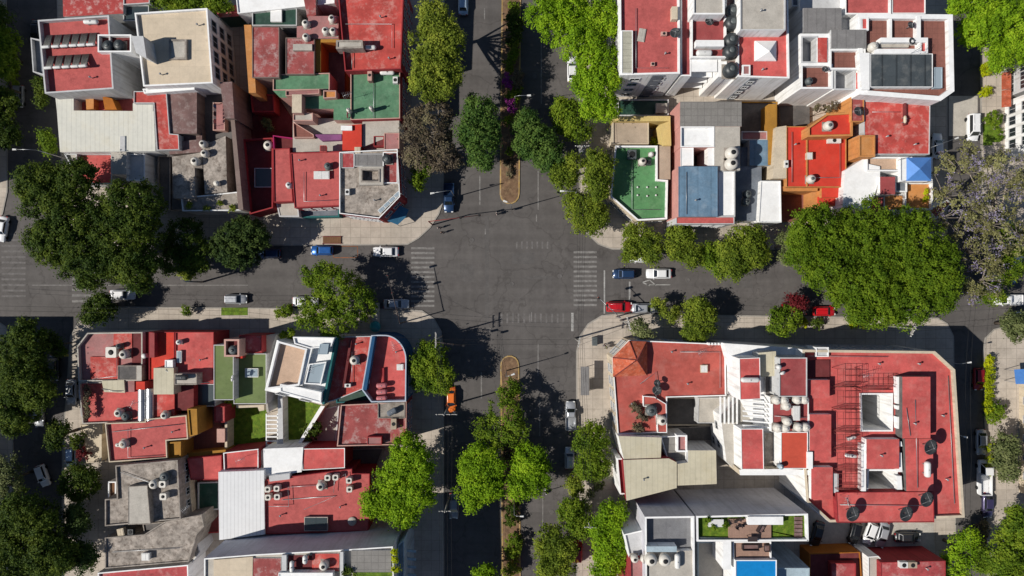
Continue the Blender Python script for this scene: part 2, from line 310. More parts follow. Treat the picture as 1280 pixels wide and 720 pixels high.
# ------------------------------------------------------------ buildings
_J = [0]
class Bld:
    N = 0
    def __init__(s, name, label, px, cat='building'):
        Bld.N += 1; s.n = Bld.N
        p = W(px[0], px[1], 0); p.z = 0; s.loc = p
        s.e = empty(name, p, label, cat)
    def mk(s, mb, name, m): return mb.build(name, m, s.e, s.loc)
    def vol(s, poly, z, roof, wall='white_grey', ph=0.0, pw=.22, pm=None, zb=0.0, holes=(), rname='roof', wname='wall', win=None, bz=None):
        _J[0] += 1; z = z + (_J[0] * 7 % 13) * .004
        top = z + ph
        if roof == 'red' and 'complex' not in s.e.name: roof = ('red', 'red_b', 'red_c', 'red_d')[s.n * 5 % 7 % 4]
        out = ccw([tuple(W(x, y, top)[:2]) for x, y in poly]); n = len(out)
        wm = MB(); rm = MB()
        wm.add([(x, y, zb) for x, y in out] + [(x, y, top) for x, y in out], [(i, (i + 1) % n, (i + 1) % n + n, i + n) for i in range(n)], 0)
        inner = out
        if ph > 0:
            inner = inset(out, pw)
            wm.add([(x, y, top) for x, y in out] + [(x, y, top) for x, y in inner], [(i, (i + 1) % n, (i + 1) % n + n, i + n) for i in range(n)], 1)
            wm.add([(x, y, top) for x, y in inner] + [(x, y, z) for x, y in inner], [(i, (i + 1) % n, (i + 1) % n + n, i + n) for i in range(n)], 1)
        loops = [[Vector((x, y, z)) for x, y in inner]]
        for hp, hz, hm, rim in holes:
            h = ccw([tuple(W(x, y, z)[:2]) for x, y in hp])[::-1]; k = len(h)
            loops.append([Vector((x, y, z)) for x, y in h])
            wm.add([(x, y, hz) for x, y in h] + [(x, y, z + rim) for x, y in h], [(i, (i + 1) % k, (i + 1) % k + k, i + k) for i in range(k)], 2)
            if rim:
                g = inset(h[::-1], -.25)[::-1]
                wm.add([(x, y, z + rim) for x, y in h] + [(x, y, z + rim) for x, y in g], [(i, (i + 1) % k, (i + 1) % k + k, i + k) for i in range(k)], 2)
                wm.add([(x, y, z + rim) for x, y in g] + [(x, y, z - .02) for x, y in g], [(i, (i + 1) % k, (i + 1) % k + k, i + k) for i in range(k)], 2)
            fm = MB(); fm.add([(x, y, hz) for x, y in h[::-1]], [tuple(range(k))]); s.mk(fm, 'patio_floor', 'concrete_light')
        flat = [v for l in loops for v in l]
        if len(loops) == 1: rm.add(flat, [tuple(range(len(flat)))])
        else: rm.add(flat, [tuple(t) for t in tessellate_polygon(loops)])
        hm = holes[0][2] if holes else wall
        s.mk(wm, wname, [wall, pm or wall, hm])
        me = s.mk(rm, rname, roof).data
        for p in me.polygons:
            if p.normal.z < 0: p.flip()
        if win:
            for w in win: s.win(out, *w)
        return out
    def slab(s, poly, z, t, m, name):
        """a solid slab / box part, px polygon at its top z"""
        p = ccw([tuple(W(x, y, z)[:2]) for x, y in poly])
        mb = MB(); mb.prism(p, z - t, z); return s.mk(mb, name, m)
    def win(s, out, mid, cols, zs, w=1.2, h=1.4, fm='white_grey', margin=.08, glassm='glass', door=False):
        """windows on the outer wall nearest to the pixel point mid: frame proud of the wall, pane set in it"""
        q = W(mid[0], mid[1], 0).to_2d(); best = None
        for i in range(len(out)):
            a, b = Vector(out[i]), Vector(out[(i + 1) % len(out)]); c = (a + b) / 2
            L = (b - a).length
            if L < 1: continue
            t = max(0, min(1, (q - a).dot(b - a) / L / L)); d = (a + (b - a) * t - q).length
            if best is None or d < best[0]: best = (d, a, b)
        _, a, b = best; L = (b - a).length; u = (b - a).normalized(); nrm = Vector((u.y, -u.x)); ang = math.atan2(u.y, u.x)
        for k in range(cols):
            t = margin + (1 - 2 * margin) * (k + .5) / cols; p = a + (b - a) * t
            for z in zs:
                fr = MB(); f = .09
                def bx(mb, du, dz, lw, lh, off, th): 
                    c = p + u * du + nrm * off; mb.box((c.x, c.y, z + h / 2 + dz), (lw, th, lh), ang)
                bx(fr, 0, h / 2, w + 2 * f, f, .03, .12); bx(fr, 0, -h / 2, w + 2 * f, f, .05, .16)
                bx(fr, -w / 2 - f / 2, 0, f, h - f, .03, .12); bx(fr, w / 2 + f / 2, 0, f, h - f, .03, .12); bx(fr, 0, 0, .05, h - f, .028, .1)
                o = s.mk(fr, 'door' if door else 'window', fm)
                g = MB(); bx(g, 0, 0, w, h - f, .012, .02)
                l = o.parent; g.build('pane', glassm, o, s.loc)

LEV3 = (1.2, 4.2, 7.2); LEV2 = (1.2, 4.2); LEV4 = (1.2, 4.2, 7.2, 10.0)
# ===== north-west block
b = Bld('apartment_house', 'white walled block with a red roof carrying two rows of solar heaters', (95, 75))
b.vol([(47, 25), (136, 19), (142, 111), (56, 117)], 9, 'red', 'white_grey', .9, .25, win=[((142, 70), 4, LEV3, 1.6, 1.5), ((95, 114), 4, (4.8, 7.2), 1.2, 1.0)])
b.vol([(38, 47), (53, 50), (55, 94), (41, 90)], 8.2, 'slate', 'white_grey', .7, .18, zb=4.5, rname='balcony_floor', wname='balcony_wall')
b.vol(rect(122, 43, 164, 65), 9.3, 'maroon', 'white', .9, .22, wname='tank_enclosure', rname='enclosure_floor')
b.vol([(141, 66), (172, 70), (172, 119), (141, 117)], 1.2, 'concrete_dark', 'concrete', zb=.05, rname='patio_floor', wname='patio_kerb')
b = Bld('apartment_house', 'tall block with plain cream roof and a windowed east wall', (222, 60))
b.vol([(168, 16), (259, 10), (266, 104), (179, 108)], 9.6, 'cream', 'white', .5, .25, pm='white', win=[((290, 55), 4, LEV3, 1.9, 1.8), ((172, 60), 3, LEV3, 1.2, 1.4), ((222, 108), 4, (4.2, 7.2), 1.3, 1.3)])
b.vol([(164, 45), (179, 45), (183, 72), (170, 66)], 12.9, 'white_grey', 'white_grey', 0, zb=9, rname='stairwell_roof', wname='stairwell')
b.vol(rect(211, 49, 233, 74), 10.0, 'concrete_light', 'concrete', .14, .3, zb=9.6, rname='hatch', wname='hatch_kerb')
b.vol([(178, 111), (243, 105), (243, 112), (180, 117)], 8.3, 'white', 'white', .1, zb=0, rname='ledge_roof', wname='ledge_wall')
b = Bld('workshop', 'low building under a ribbed off-white metal roof with a notched patio', (130, 160))
b.vol([(71, 138), (192, 139), (194, 189), (75, 190)], 6.4, 'white_sheet', 'white')
b.vol([(69, 120), (92, 118), (92, 138.5), (71, 138)], 6.4, 'white_sheet', 'white')
b.vol(rect(166, 129, 191, 139), 6.4, 'white_sheet', 'white')
b.vol(rect(92, 114, 167, 152), 4.2, 'red', 'orange', rname='patio_floor')
b.vol([(107, 121), (117, 121), (117, 136), (108, 137)], 5.6, 'orange', 'orange', rname='shed_roof', wname='shed_wall', zb=4)
b.vol([(128, 120), (140, 123), (146, 137), (131, 137)], 6.2, 'orange_dark', 'orange_dark', zb=3, rname='shed_roof', wname='shed_wall')
b.vol(rect(143, 139, 167, 154), 1.5, 'orange_dark', 'orange_dark', rname='patio_floor')
b.vol(rect(150, 170, 156, 189), 6.6, 'white_grey', 'white', rname='roof_ridge', wname='ridge_side', zb=6.3)
b = Bld('house', 'narrow house with a stepped red strip roof beside the ribbed metal roof', (200, 150))
b.vol([(167, 114), (208, 114), (212, 167), (223, 168), (224, 187), (196, 188), (192, 129), (167, 129)], 7.2, 'red', 'white_grey', .2, .12)
b = Bld('old_house', 'run-down house with patched brown sheet roofs and a blank brown side wall', (250, 150))
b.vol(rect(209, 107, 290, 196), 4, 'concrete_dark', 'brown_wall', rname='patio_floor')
b.vol(rect(209, 115, 246, 167), 7, 'brown_worn', 'brown_wall')
b.vol([(225, 167), (252, 160), (253, 185), (226, 188)], 5.5, 'brown_worn', 'brown_wall', rname='lean_to_roof')
b.vol(rect(266, 128, 281, 163), 5.2, 'red_pink', 'pink_plain', .3, .15, rname='terrace')
b.vol([(275, 103), (290, 102), (293, 148), (281, 148)], 9, 'brown_worn', 'brown_wall')
b.vol([(288, 147), (293, 147), (304, 262), (298, 262)], 8, 'brown_wall', 'brown_wall', rname='wall_cap')
b.vol([(241, 107), (272, 104), (273, 128), (244, 127)], 2, 'concrete_dark', 'white_grey')
b = Bld('house', 'weathered bare concrete house with planters along its front edge', (255, 220))
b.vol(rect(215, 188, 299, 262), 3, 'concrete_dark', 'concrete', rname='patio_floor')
b.vol([(215, 196), (243, 192), (244, 248), (217, 248)], 6.6, 'gravel', 'concrete')
b.vol([(243, 192), (253, 190), (253, 210), (244, 210)], 6.6, 'concrete', 'concrete')
b.vol([(253, 182), (282, 170), (284, 240), (256, 242)], 6.6, 'gravel', 'concrete')
b.vol([(226, 247), (303, 239), (304, 263), (228, 264)], 5.6, 'concrete', 'white_grey', .4, .18, pm='white')
b.vol([(210, 178), (252, 174), (252, 190), (212, 193)], 6.3, 'brown_worn', 'brown_wall')
b = Bld('house', 'low house with a shaded dark red terrace among the big dark trees', (125, 210))
b.vol(rect(97, 192, 140, 230), 3.6, 'red', 'white_grey', .5, .2)
b.vol(rect(139, 190, 158, 218), 6.2, 'concrete_light', 'white_grey', rname='stair_roof', wname='stair_wall')
b.vol(rect(158, 192, 181, 226), 5, 'white_grey', 'white', .4, .2, win=[((182, 210), 3, (1.2, 3.0), 1.0, 1.0)])
b.vol(rect(197, 195, 213, 262), 2.6, 'concrete_dark', 'concrete', .3, .2)
b.vol([(80, 192), (96, 192), (96, 214), (90, 212)], 4.2, 'concrete_light', 'white_grey', .4, .2)
b = Bld('house', 'house at the top edge with a mottled red roof and a dark glass lean-to', (118, 5))
b.vol([(78, -20), (154, -20), (154, 17), (79, 21)], 6.5, 'red_mottled', 'white_grey')
b.vol([(154, -20), (187, -20), (187, 4), (154, 6)], 6.3, 'red', 'white_grey', .2, .15)
b.vol(rect(154, 6.5, 186, 26), 5.6, 'glass_roof', 'white_grey', .2, .12)
b = Bld('house', 'house at the top edge with a flat white roof over a red canopy', (350, 3))
b.vol([(293, -20), (418, -20), (418, 4), (390, 7), (297, 17)], 7, 'white', 'white', .2, .15)
b.vol([(262, 8), (296, 6), (299, 20), (275, 22)], 4.5, 'red', 'green_dark', rname='canopy', wname='canopy_side')
b = Bld('old_house', 'old house with worn pinkish roof slabs round an orange walled patio', (365, 70))
b.vol(rect(311, 28, 431, 118), 3.2, 'concrete_dark', 'orange_dark', rname='patio_floor')
b.vol([(305, 31), (314, 31), (320, 116), (311, 116)], 8.6, 'orange', 'orange', rname='wall_cap')
b.vol(rect(315, 33, 349, 97), 9, 'red_worn', 'brown_wall', .12, .12)
b.vol(rect(315, 7, 371, 32), 6.4, 'green_dark', 'white_grey', .3, .15, rname='court')
b.vol(rect(338, 7, 352, 27), 6.9, 'white', 'white', zb=6, rname='canopy')
b.vol(rect(357, 47, 393, 93), 8.6, 'red_worn', 'brown_wall', .12, .12)
b.vol([(385, 20), (423, 20), (423, 48), (371, 48), (371, 33), (385, 31)], 8.4, 'red_pink', 'concrete')
b.vol([(376, -20), (394, -20), (395, 19), (384, 22)], 8.2, 'red_worn', 'concrete')
b.vol(rect(391, 49, 401, 90), 8.0, 'ochre', 'orange_dark', rname='wall_cap')
b.vol(rect(401, 49, 424, 53), 8.0, 'ochre', 'orange_dark', rname='wall_cap')
b.vol(rect(366, 55, 390, 63), 9.2, 'concrete_light', 'concrete', rname='vent_roof', wname='vent_box', zb=8.5)
b = Bld('apartment_house', 'block with a big clean red roof beside the yellow-green street tree', (465, 40))
b.vol([(421, -20), (505, -20), (501, 86), (431, 89)], 9.2, 'red', 'red_wall', .8, .18, win=[((520, 30), 6, LEV3, 1.3, 1.5)])
b.vol([(420, 50), (453, 50), (454, 60), (420, 61)], 11.2, 'concrete_light', 'concrete', .15, .3, zb=9, rname='stairwell_roof', wname='stairwell')
b = Bld('apartment_house', 'block with green painted roofs around two sunken patios', (425, 118))
b.vol([(341, 93), (412, 91), (412, 112), (341, 113)], 8, 'green_roof', 'pink_plain', .25, .15, zb=2)
b.vol([(341, 113), (364, 113), (364, 122), (350, 122)], 8, 'green_roof', 'pink_plain', zb=2)
b.vol(rect(366, 113, 417, 136), 8, 'green_roof', 'pink_plain', zb=2)
b.vol(rect(417, 124, 439, 150), 8, 'green_roof', 'pink_plain', zb=2)
b.vol([(438, 86), (500, 84), (500, 148), (438, 150)], 8, 'green_roof', 'red_wall', .3, .15, zb=0, pm='pink_plain', win=[((520, 118), 4, LEV2, 1.3, 1.5)])
b.vol(rect(412, 90, 439, 124), 2.5, 'orange_dark', 'orange', .2, rname='patio_floor')
b.vol(rect(390, 136, 417, 157), 2.5, 'brown_tile', 'orange', .2, rname='patio_floor')
b.vol([(365, 118), (377, 118), (377, 141), (365, 141)], 10, 'cream_wall', 'pink_plain', zb=7, rname='stairwell_roof', wname='stairwell')
b.vol([(366, 141), (391, 141), (391, 151), (366, 151)], 8.4, 'concrete_light', 'pink_plain', .2, .15)
b.vol([(357, 113), (399, 111), (399, 117), (357, 120)], 9, 'red_pink', 'pink_plain', .3, .12, zb=7, rname='laundry_roof', wname='laundry_wall')
b.vol([(404, 113), (420, 113), (420, 122), (404, 123)], 8.9, 'orange', 'pink_plain', .3, .15, zb=7, rname='laundry_roof', wname='laundry_wall')
b = Bld('patio_house', 'sunken maroon patio between blank side walls with one pale shrub', (335, 150))
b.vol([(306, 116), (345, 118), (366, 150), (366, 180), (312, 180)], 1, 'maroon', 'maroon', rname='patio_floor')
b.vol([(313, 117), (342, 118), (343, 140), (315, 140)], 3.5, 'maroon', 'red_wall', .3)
b = Bld('house', 'mixed house of grey slabs with a small bright red roof and a purple strip', (430, 168))
b.vol(rect(366, 148, 499, 190), 5.6, 'concrete_light', 'red_wall', rname='terrace', win=[((520, 170), 3, LEV2, 1.2, 1.4)])
b.vol([(366, 152), (392, 168), (392, 172), (367, 172)], 6.4, 'brown_tile', 'pink_plain', .3, .12, rname='stair')
b.vol([(392, 168), (427, 168), (427, 175), (402, 176)], 6.5, 'purple', 'purple', zb=4)
b.vol([(428, 157), (452, 155), (452, 188), (428, 188)], 7.4, 'red_bright', 'red_wall', zb=2)
b.vol(rect(426, 157, 440, 163), 7.8, 'white', 'white', zb=4, rname='hatch')
b.vol([(453, 150), (499, 149), (499, 166), (453, 184)], 6.9, 'concrete_light', 'white_grey', zb=2, pm='white', )
b.vol(rect(480, 166, 499, 190), 7.3, 'red_pink', 'pink_plain', .12, .12, zb=2)
b.vol(rect(467, 170, 480, 183), 6.8, 'maroon', 'red_wall', .3, .12, zb=2)
b = Bld('house', 'house with a wide red roof holding one white skylight box', (390, 225))
b.vol([(363, 191), (426, 189), (430, 257), (368, 260)], 7, 'red', 'red_wall', .18, .14, win=[((395, 262), 4, LEV2, 1.2, 1.3)])
b.vol([(341, 186), (362, 185), (366, 252), (342, 253)], 6.1, 'red', 'red_wall', .2, .12)
b.vol([(303, 174), (341, 172), (341, 260), (312, 268)], 4, 'maroon', 'red_wall', 1.0, .2)  # red roof in shade, its shade painted in as maroon
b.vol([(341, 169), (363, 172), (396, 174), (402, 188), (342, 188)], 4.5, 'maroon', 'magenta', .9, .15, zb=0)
b.vol([(345, 253), (372, 253), (374, 271), (349, 271)], 4, 'concrete_light', 'white_grey', .1)
b.vol([(375, 259), (424, 257), (424, 271), (376, 272)], 2.4, 'slate', 'teal_wall', .2)
b.vol(rect(318, 210, 341, 234), 4.4, 'glass_roof', 'white_grey', .1, .1, zb=3.9, rname='skylight', wname='skylight_frame')
b = Bld('corner_building', 'red walled corner building with cut corner and pebbled grey roof', (465, 230))
b.vol([(424, 190), (497, 186), (500, 246), (474, 273), (424, 267)], 7.4, 'gravel', 'red_wall', .6, .15, pm='white',
      win=[((520, 215), 4, LEV2, 1.3, 1.5), ((497, 268), 2, LEV2, 1.4, 1.5), ((450, 271), 4, LEV2, 1.3, 1.5)])
b.vol(rect(449, 208, 479, 231), 8.5, 'concrete_light', 'concrete_light', holes=[(rect(453, 213, 473, 226), 1.0, 'concrete', .15)], zb=7.3, rname='lightwell_roof', wname='lightwell')
b.vol(rect(478.5, 190, 497, 229), 7.7, 'red_worn', 'white', .35, .15, zb=7.2, rname='deck')
b.vol(rect(443, 192, 479, 208), 7.9, 'grey_sheet', 'white_grey', .08, .1, zb=7.2, rname='lean_to_roof')
b.vol(rect(427, 191, 442.5, 210), 7.7, 'red', 'white_grey', .1, .1, zb=7.2, rname='deck')
# ===== north-east block
b = Bld('apartment_tower', 'white tower with a scuffed red roof beside the bright green street trees', (812, 45), 'apartment building')
o = b.vol([(774, -20), (849, -20), (850, 35), (850, 92), (775, 94)], 12, 'red', 'white', .6, .28, win=[((812, 118), 2, (1.2, 4.1, 7.0, 9.6), 1.5, 1.3), ((770, 40), 7, (1.2, 4.1, 7.0, 9.6), 1.2, 1.4)])
b.vol(rect(816, 91, 830, 94.6), 12.2, 'slate', 'slate', rname='glazing_cap', wname='stair_glazing', win=[((800, 120), 1, (1.2, 4.1, 7.0, 9.6), 1.2, 1.3)])
b.vol(rect(851, -20, 864, 95), 11.3, 'red_dull', 'white', .1)
b.vol(rect(777, 38, 791, 92), 12.7, 'polycarb', 'white', .1, .12, zb=12, rname='canopy', wname='canopy_side')
b.vol(rect(840, 8, 847, 24), 13.2, 'cream_wall', 'cream_wall', zb=12, rname='flue_cap', wname='flue')
b = Bld('apartment_tower', 'white tower with stacked balcony slabs in a deep south recess', (885, 40), 'apartment building')
b.vol(rect(864, -20, 908, 72), 11.7, 'red_dull', 'white', .7, .25, zb=0)
b.vol(rect(866, -20, 906, 18), 14.2, 'concrete_light', 'white', .3, .25, zb=11, rname='penthouse_roof', wname='penthouse')
b.vol(rect(870, 50, 905, 58), 13.2, 'white', 'white', zb=11, rname='wall_cap', wname='roof_wall')
for i in range(4):
    z = 2.9 * (i + 1) - .2; q = rect(865, 72, 898, 88)
    b.slab([(x, y) for x, y in q] if 0 else [tuple((640 + (x - 640) * (120 - 12) / (120 - z), 360 + (y - 360) * (120 - 12) / (120 - z))) for x, y in q], z, .22, 'white', 'balcony')
b.vol(rect(898, 68, 908, 96), 11.4, 'white', 'white', wname='stair_wall', rname='wall_cap')
b = Bld('apartment_tower', 'white tower with a pale penthouse roof and white pyramid skylight', (950, 50), 'apartment building')
o = b.vol([(922, -20), (985, -20), (987, 98), (922, 96)], 12, 'red', 'white', .5, .25, win=[((950, 122), 2, (1.2, 4.1, 7.0, 9.6), 1.4, 1.3)])
b.vol(rect(907, -20, 922, 95), 11.4, 'brown_worn', 'white', .12)
b.vol(rect(925, -20, 982, 38), 14.6, 'concrete_light', 'white', .25, .2, pm='white_grey', zb=12, rname='penthouse_roof', wname='penthouse')
b.vol(rect(928, 81, 938, 94), 12.5, 'red_pink', 'white', .1, zb=12, rname='vent_roof', wname='vent_box')
for x0, x1 in ((938, 947),): b.vol(rect(x0, 95, x1, 98.8), 12, 'slate', 'slate', rname='glazing_cap', wname='stair_glazing', win=[((x0 - 20, 125), 1, (1.2, 4.1, 7.0, 9.6), .8, 1.3)])
sk = MB(); q = [W(x, y, 12.35) for x, y in rect(943.5, 51, 970.5, 76)]; ap = W(962, 64, 14.0)
sk.add(q + [ap], [(1, 0, 4), (2, 1, 4), (3, 2, 4), (0, 3, 4)]); sk.add([p for p in q] + [p - Vector((0, 0, .35)) for p in q], [(0, 1, 5, 4), (1, 2, 6, 5), (2, 3, 7, 6), (3, 0, 4, 7)])
b.mk(sk, 'skylight', 'white')
b = Bld('apartment_tower', 'white block stepped with grey metal roofs and small brown terraces', (1040, 70), 'apartment building')
b.vol(rect(1000, -20, 1082, 112), 8.5, 'white_grey', 'white', rname='patio_floor', win=[((1040, 130), 3, (1.2, 4.1), 1.5, 1.3)])
b.vol(rect(1004, 10, 1052, 40), 11, 'grey_sheet', 'white_grey')
b.vol(rect(1039, 37, 1083, 60), 11.6, 'grey_sheet', 'white_grey')
b.vol(rect(1000, 42, 1037, 80), 11, 'white', 'white', holes=[(rect(1003, 47, 1020, 77), 4, 'white_grey', .1)], rname='roof')
b.vol(rect(1022, 47, 1034, 78), 11.3, 'red', 'white', zb=10.9, rname='deck')
b.vol(rect(1001, 80, 1041, 111), 10, 'brown_tile', 'white', 1.0, .3, rname='terrace')
b.vol(rect(1037, 61, 1082, 87), 10.6, 'brown_tile', 'white', .8, .3, rname='terrace')
b.vol(rect(1041, 86, 1081, 113), 10.7, 'white', 'white', holes=[(rect(1044, 89, 1066, 111), 3, 'white_grey', .2)], rname='roof')
b.vol(rect(1070, 91, 1079, 111), 11.0, 'red', 'white', zb=10, rname='deck')
b = Bld('apartment_tower', 'white block with thick parapets round a large dark glass roof', (1130, 70), 'apartment building')
o = b.vol([(1072, 17), (1191, 18), (1193, 114), (1176, 126), (1074, 118)], 10.6, 'brown_tile', 'white', .9, .75, win=[((1125, 140), 5, (1.2, 4.2, 7.0), 1.4, 1.3)])
b.vol(rect(1088, 67, 1166, 109), 11.7, 'panel_glass', 'white', .08, .1, zb=10, rname='glass_roof', wname='glass_roof_frame')
b.vol(rect(1093, 61, 1150, 67), 12, 'white', 'white', zb=10, rname='wall_cap', wname='terrace_wall')
b.vol(rect(1101, 47, 1160, 53), 12, 'white', 'white', zb=10, rname='wall_cap', wname='terrace_wall')
b.vol(rect(1150, 47, 1160, 66), 11.6, 'red', 'white', .4, .25, zb=10, rname='stair_roof', wname='stair_wall')
b.vol(rect(1146, 20, 1151, 47), 11.6, 'white', 'white', zb=10, rname='wall_cap', wname='terrace_wall')
b.vol(rect(1112, 23, 1115, 47), 11.4, 'white', 'white', zb=10, rname='wall_cap', wname='terrace_wall')
b.vol(rect(1074, 21, 1086, 38), 11.4, 'red', 'white', .2, .3, zb=10, rname='stair_roof', wname='stair_wall')
b.vol([(1074, 66), (1087, 66), (1087, 112), (1077, 112)], 12, 'white', 'white', zb=9, rname='wall_cap', wname='terrace_wall')
b.vol(rect(1168, 84, 1178, 110), 11.3, 'glass_pale', 'blue_pale', .1, .1, zb=10, rname='skylight', wname='skylight_frame')
b.vol(rect(1100, 52, 1136, 59), 11.1, 'concrete_light', 'white_grey', zb=10, rname='lean_to_roof', wname='lean_to_wall')
b = Bld('apartment_house', 'row house at the top edge with flat red roofs behind a slatted vent line', (1105, 5))
b.vol([(1056, -20), (1114, -20), (1114, 18), (1056, 18)], 9.6, 'red', 'white', .5, .25)
b.vol([(1115, -20), (1157, -20), (1157, 17), (1115, 17)], 9.6, 'red', 'white', .15, .15)
b.vol(rect(990, -20, 1056, 8), 7.5, 'slate', 'white_grey', .3, .2, rname='court')
b = Bld('house', 'low cream house with a bright green roof terrace and cut street corner', (800, 225))
b.vol([(769, 182), (822, 182), (822, 224), (835, 225), (834, 274), (797, 276), (763, 246)], 4.6, 'green_bright', 'cream_wall', .75, .28, pm='white', win=[((775, 262), 3, (1.2,), 1.4, 1.5), ((815, 278), 3, (1.2,), 1.4, 1.5)])
b.vol(rect(766, 152, 811, 180), 4.4, 'tan', 'cream_wall', .2, .15)
b.vol(rect(823, 182, 838, 224), 5.0, 'tan', 'cream_wall')
b.vol(rect(767, 145, 838, 151.5), 5.6, 'yellow', 'yellow', rname='wall_cap')
b.vol([(824, 156), (838, 151), (839, 182), (829, 182)], 5.6, 'yellow', 'yellow', rname='wall_cap')
b.vol(rect(772, 124, 836, 145), 1.4, 'green_dark', 'white_grey', .3, rname='court')
b.vol(rect(820, 129, 834, 141), 2.4, 'concrete_light', 'white_grey', rname='shed_roof', wname='shed_wall')
b = Bld('house', 'narrow house with pink west wall, light blue roof and white patio', (880, 205))
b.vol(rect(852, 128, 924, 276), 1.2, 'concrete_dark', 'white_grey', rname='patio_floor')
b.vol(rect(850, 127, 927, 158), 8.6, 'grey_tile', 'pink', win=[((846, 142), 1, LEV2, 1.0, 1.2)])
b.vol(rect(850.5, 158, 893, 184), 8.1, 'white', 'pink', .5, .2, pm='white')
b.vol(rect(850.5, 184, 867, 209), 8.1, 'white', 'pink', .1, .1, pm='white')
b.vol(rect(885, 184, 893, 209), 8.1, 'white', 'white')
b.vol(rect(893, 157, 925, 213), 8.5, 'concrete_light', 'white_grey', zb=.4)
b.vol(rect(848, 208, 897, 271), 9.0, 'blue_roof', 'pink', .08, .08, pm='blue_roof')
b.vol(rect(897, 213, 919, 271), 7.9, 'white', 'white_grey', .3, .18)
b.vol(rect(845, 271, 918, 280), 7.2, 'red', 'white_grey', .1, .12, win=[((880, 284), 4, LEV2, 1.3, 1.4)])
b = Bld('house', 'shaded slate roofed house with a pale front slab between pink and red houses', (945, 200))
b.vol(rect(924, 127, 972, 278), 1.4, 'concrete_dark', 'ochre', .2, rname='patio_floor')
b.vol(rect(961, 130, 971, 206), 5, 'ochre', 'ochre', rname='wall_cap')
b.vol(rect(937, 175, 963, 207), 4.6, 'blue_roof', 'white_grey')
b.vol(rect(920, 208, 952, 276), 4.6, 'slate', 'white_grey')
b.vol(rect(926, 184, 937, 208), 3.5, 'slate', 'white_grey')
b.vol(rect(927, 164, 960, 175), 4, 'red_pink', 'white_grey', .3, .15)
b.vol([(951, 226), (976, 226), (977, 278), (948, 278)], 5.6, 'white', 'white', .15, .15)
b = Bld('house', 'bright red roofed house with orange parapets and a brown front court', (1025, 200))
b.vol([(970, 159), (983, 157), (983, 223), (966, 223)], 6.3, 'cream_wall', 'cream_wall', rname='wall_cap')
b.vol(rect(983, 158, 1009, 234), 6.0, 'red_bright', 'orange', .25, .12)
b.vol(rect(1009, 172, 1058, 234), 6.0, 'red_bright', 'orange', .2, .12)
b.vol([(1010, 159), (1034, 142), (1066, 140), (1066, 170), (1010, 171)], 8.2, 'red_bright', 'orange', .4, .3, pm='orange')
b.vol(rect(1027, 211, 1054, 247), 5.3, 'red_bright', 'orange')
b.vol(rect(1023, 246, 1054, 257), 4.4, 'red_bright', 'red_bright')
b.vol(rect(977, 235, 1023, 277), .6, 'brown_tile', 'orange', rname='court')
b.vol(rect(977, 233, 1022, 239), 5.2, 'orange', 'orange', rname='wall_cap')
b.vol(rect(1015, 239, 1023, 262), 4.0, 'orange', 'orange', rname='wall_cap')
b.vol(rect(975, 127, 1012, 157), 1.0, 'concrete_dark', 'white_grey', rname='back_patio')
b = Bld('apartment_house', 'plain block with a wide flat red roof and one ridge vent line', (1115, 160))
b.vol([(1080, 126), (1163, 128), (1162, 193), (1080, 193)], 8.4, 'red', 'white_grey', .12, .12, win=[((1140, 160), 5, LEV2, 1.3, 1.4)])
b.vol(rect(1064, 121, 1080, 152), 8.8, 'red_worn', 'orange', .2, .12)
b.vol(rect(1074, 169, 1094, 196), 9, 'orange', 'orange', .25, .2, rname='stairwell_roof', wname='stairwell')
b.vol(rect(1062, 152, 1080, 200), 3, 'brown_tile', 'orange', rname='patio_floor')
b.vol(rect(1131, 127, 1133, 156), 9.0, 'maroon', 'maroon', zb=8.4, rname='vent_cap', wname='ridge_vent')
b = Bld('house', 'white modern house with orange terraces and a blue pyramid roof canopy', (1110, 235))
b.vol(rect(1062, 204, 1164, 266), 3.4, 'white', 'white', rname='patio_floor')
b.vol([(1056, 213), (1083, 196), (1086, 205), (1100, 208), (1100, 222), (1087, 264), (1053, 259)], 7, 'white', 'white')
b.vol(rect(1083, 196, 1125, 214), 6.6, 'beige_deck', 'white', .7, .25, rname='terrace')
b.vol(rect(1125, 196, 1166, 227), 7.2, 'white', 'white', .25, .2)
b.vol(rect(1100, 221, 1119, 243), 7.6, 'red_dull', 'white')
b.vol(rect(1087, 247, 1104, 272), 6.4, 'red_dull', 'white')
b.vol(rect(1105, 243, 1131, 263), 5, 'orange', 'white', .15, .15, rname='terrace')
b.vol(rect(1131, 228, 1166, 262), 5, 'orange', 'white', .7, .25, rname='terrace')
b.vol(rect(1119, 222, 1134, 240), 6, 'slate', 'white', .2)
cq = [W(x, y, 9.4) for x, y in rect(1133, 197, 1164, 226)]; ca = W(1150, 211, 10.9); mb = MB()
mb.add(cq + [ca], [(1, 0, 4), (2, 1, 4), (3, 2, 4), (0, 3, 4)]); mb.add(cq + [p - Vector((0, 0, .15)) for p in cq] + [ca - Vector((0, 0, .15))], [(0, 1, 6, 5), (1, 2, 7, 6), (2, 3, 8, 7), (3, 0, 5, 8)])
b.mk(mb, 'canopy', 'canopy_blue')
for p in cq:
    mb = MB(); mb.tube([(p.x * .999, p.y * .999, 7.2), (p.x * .999, p.y * .999, 9.35)], .06); b.mk(mb, 'canopy_post', 'metal')
b.vol([(1160, 262), (1184, 250), (1190, 254), (1170, 274)], 4.2, 'red_dull', 'white', .15, .2)
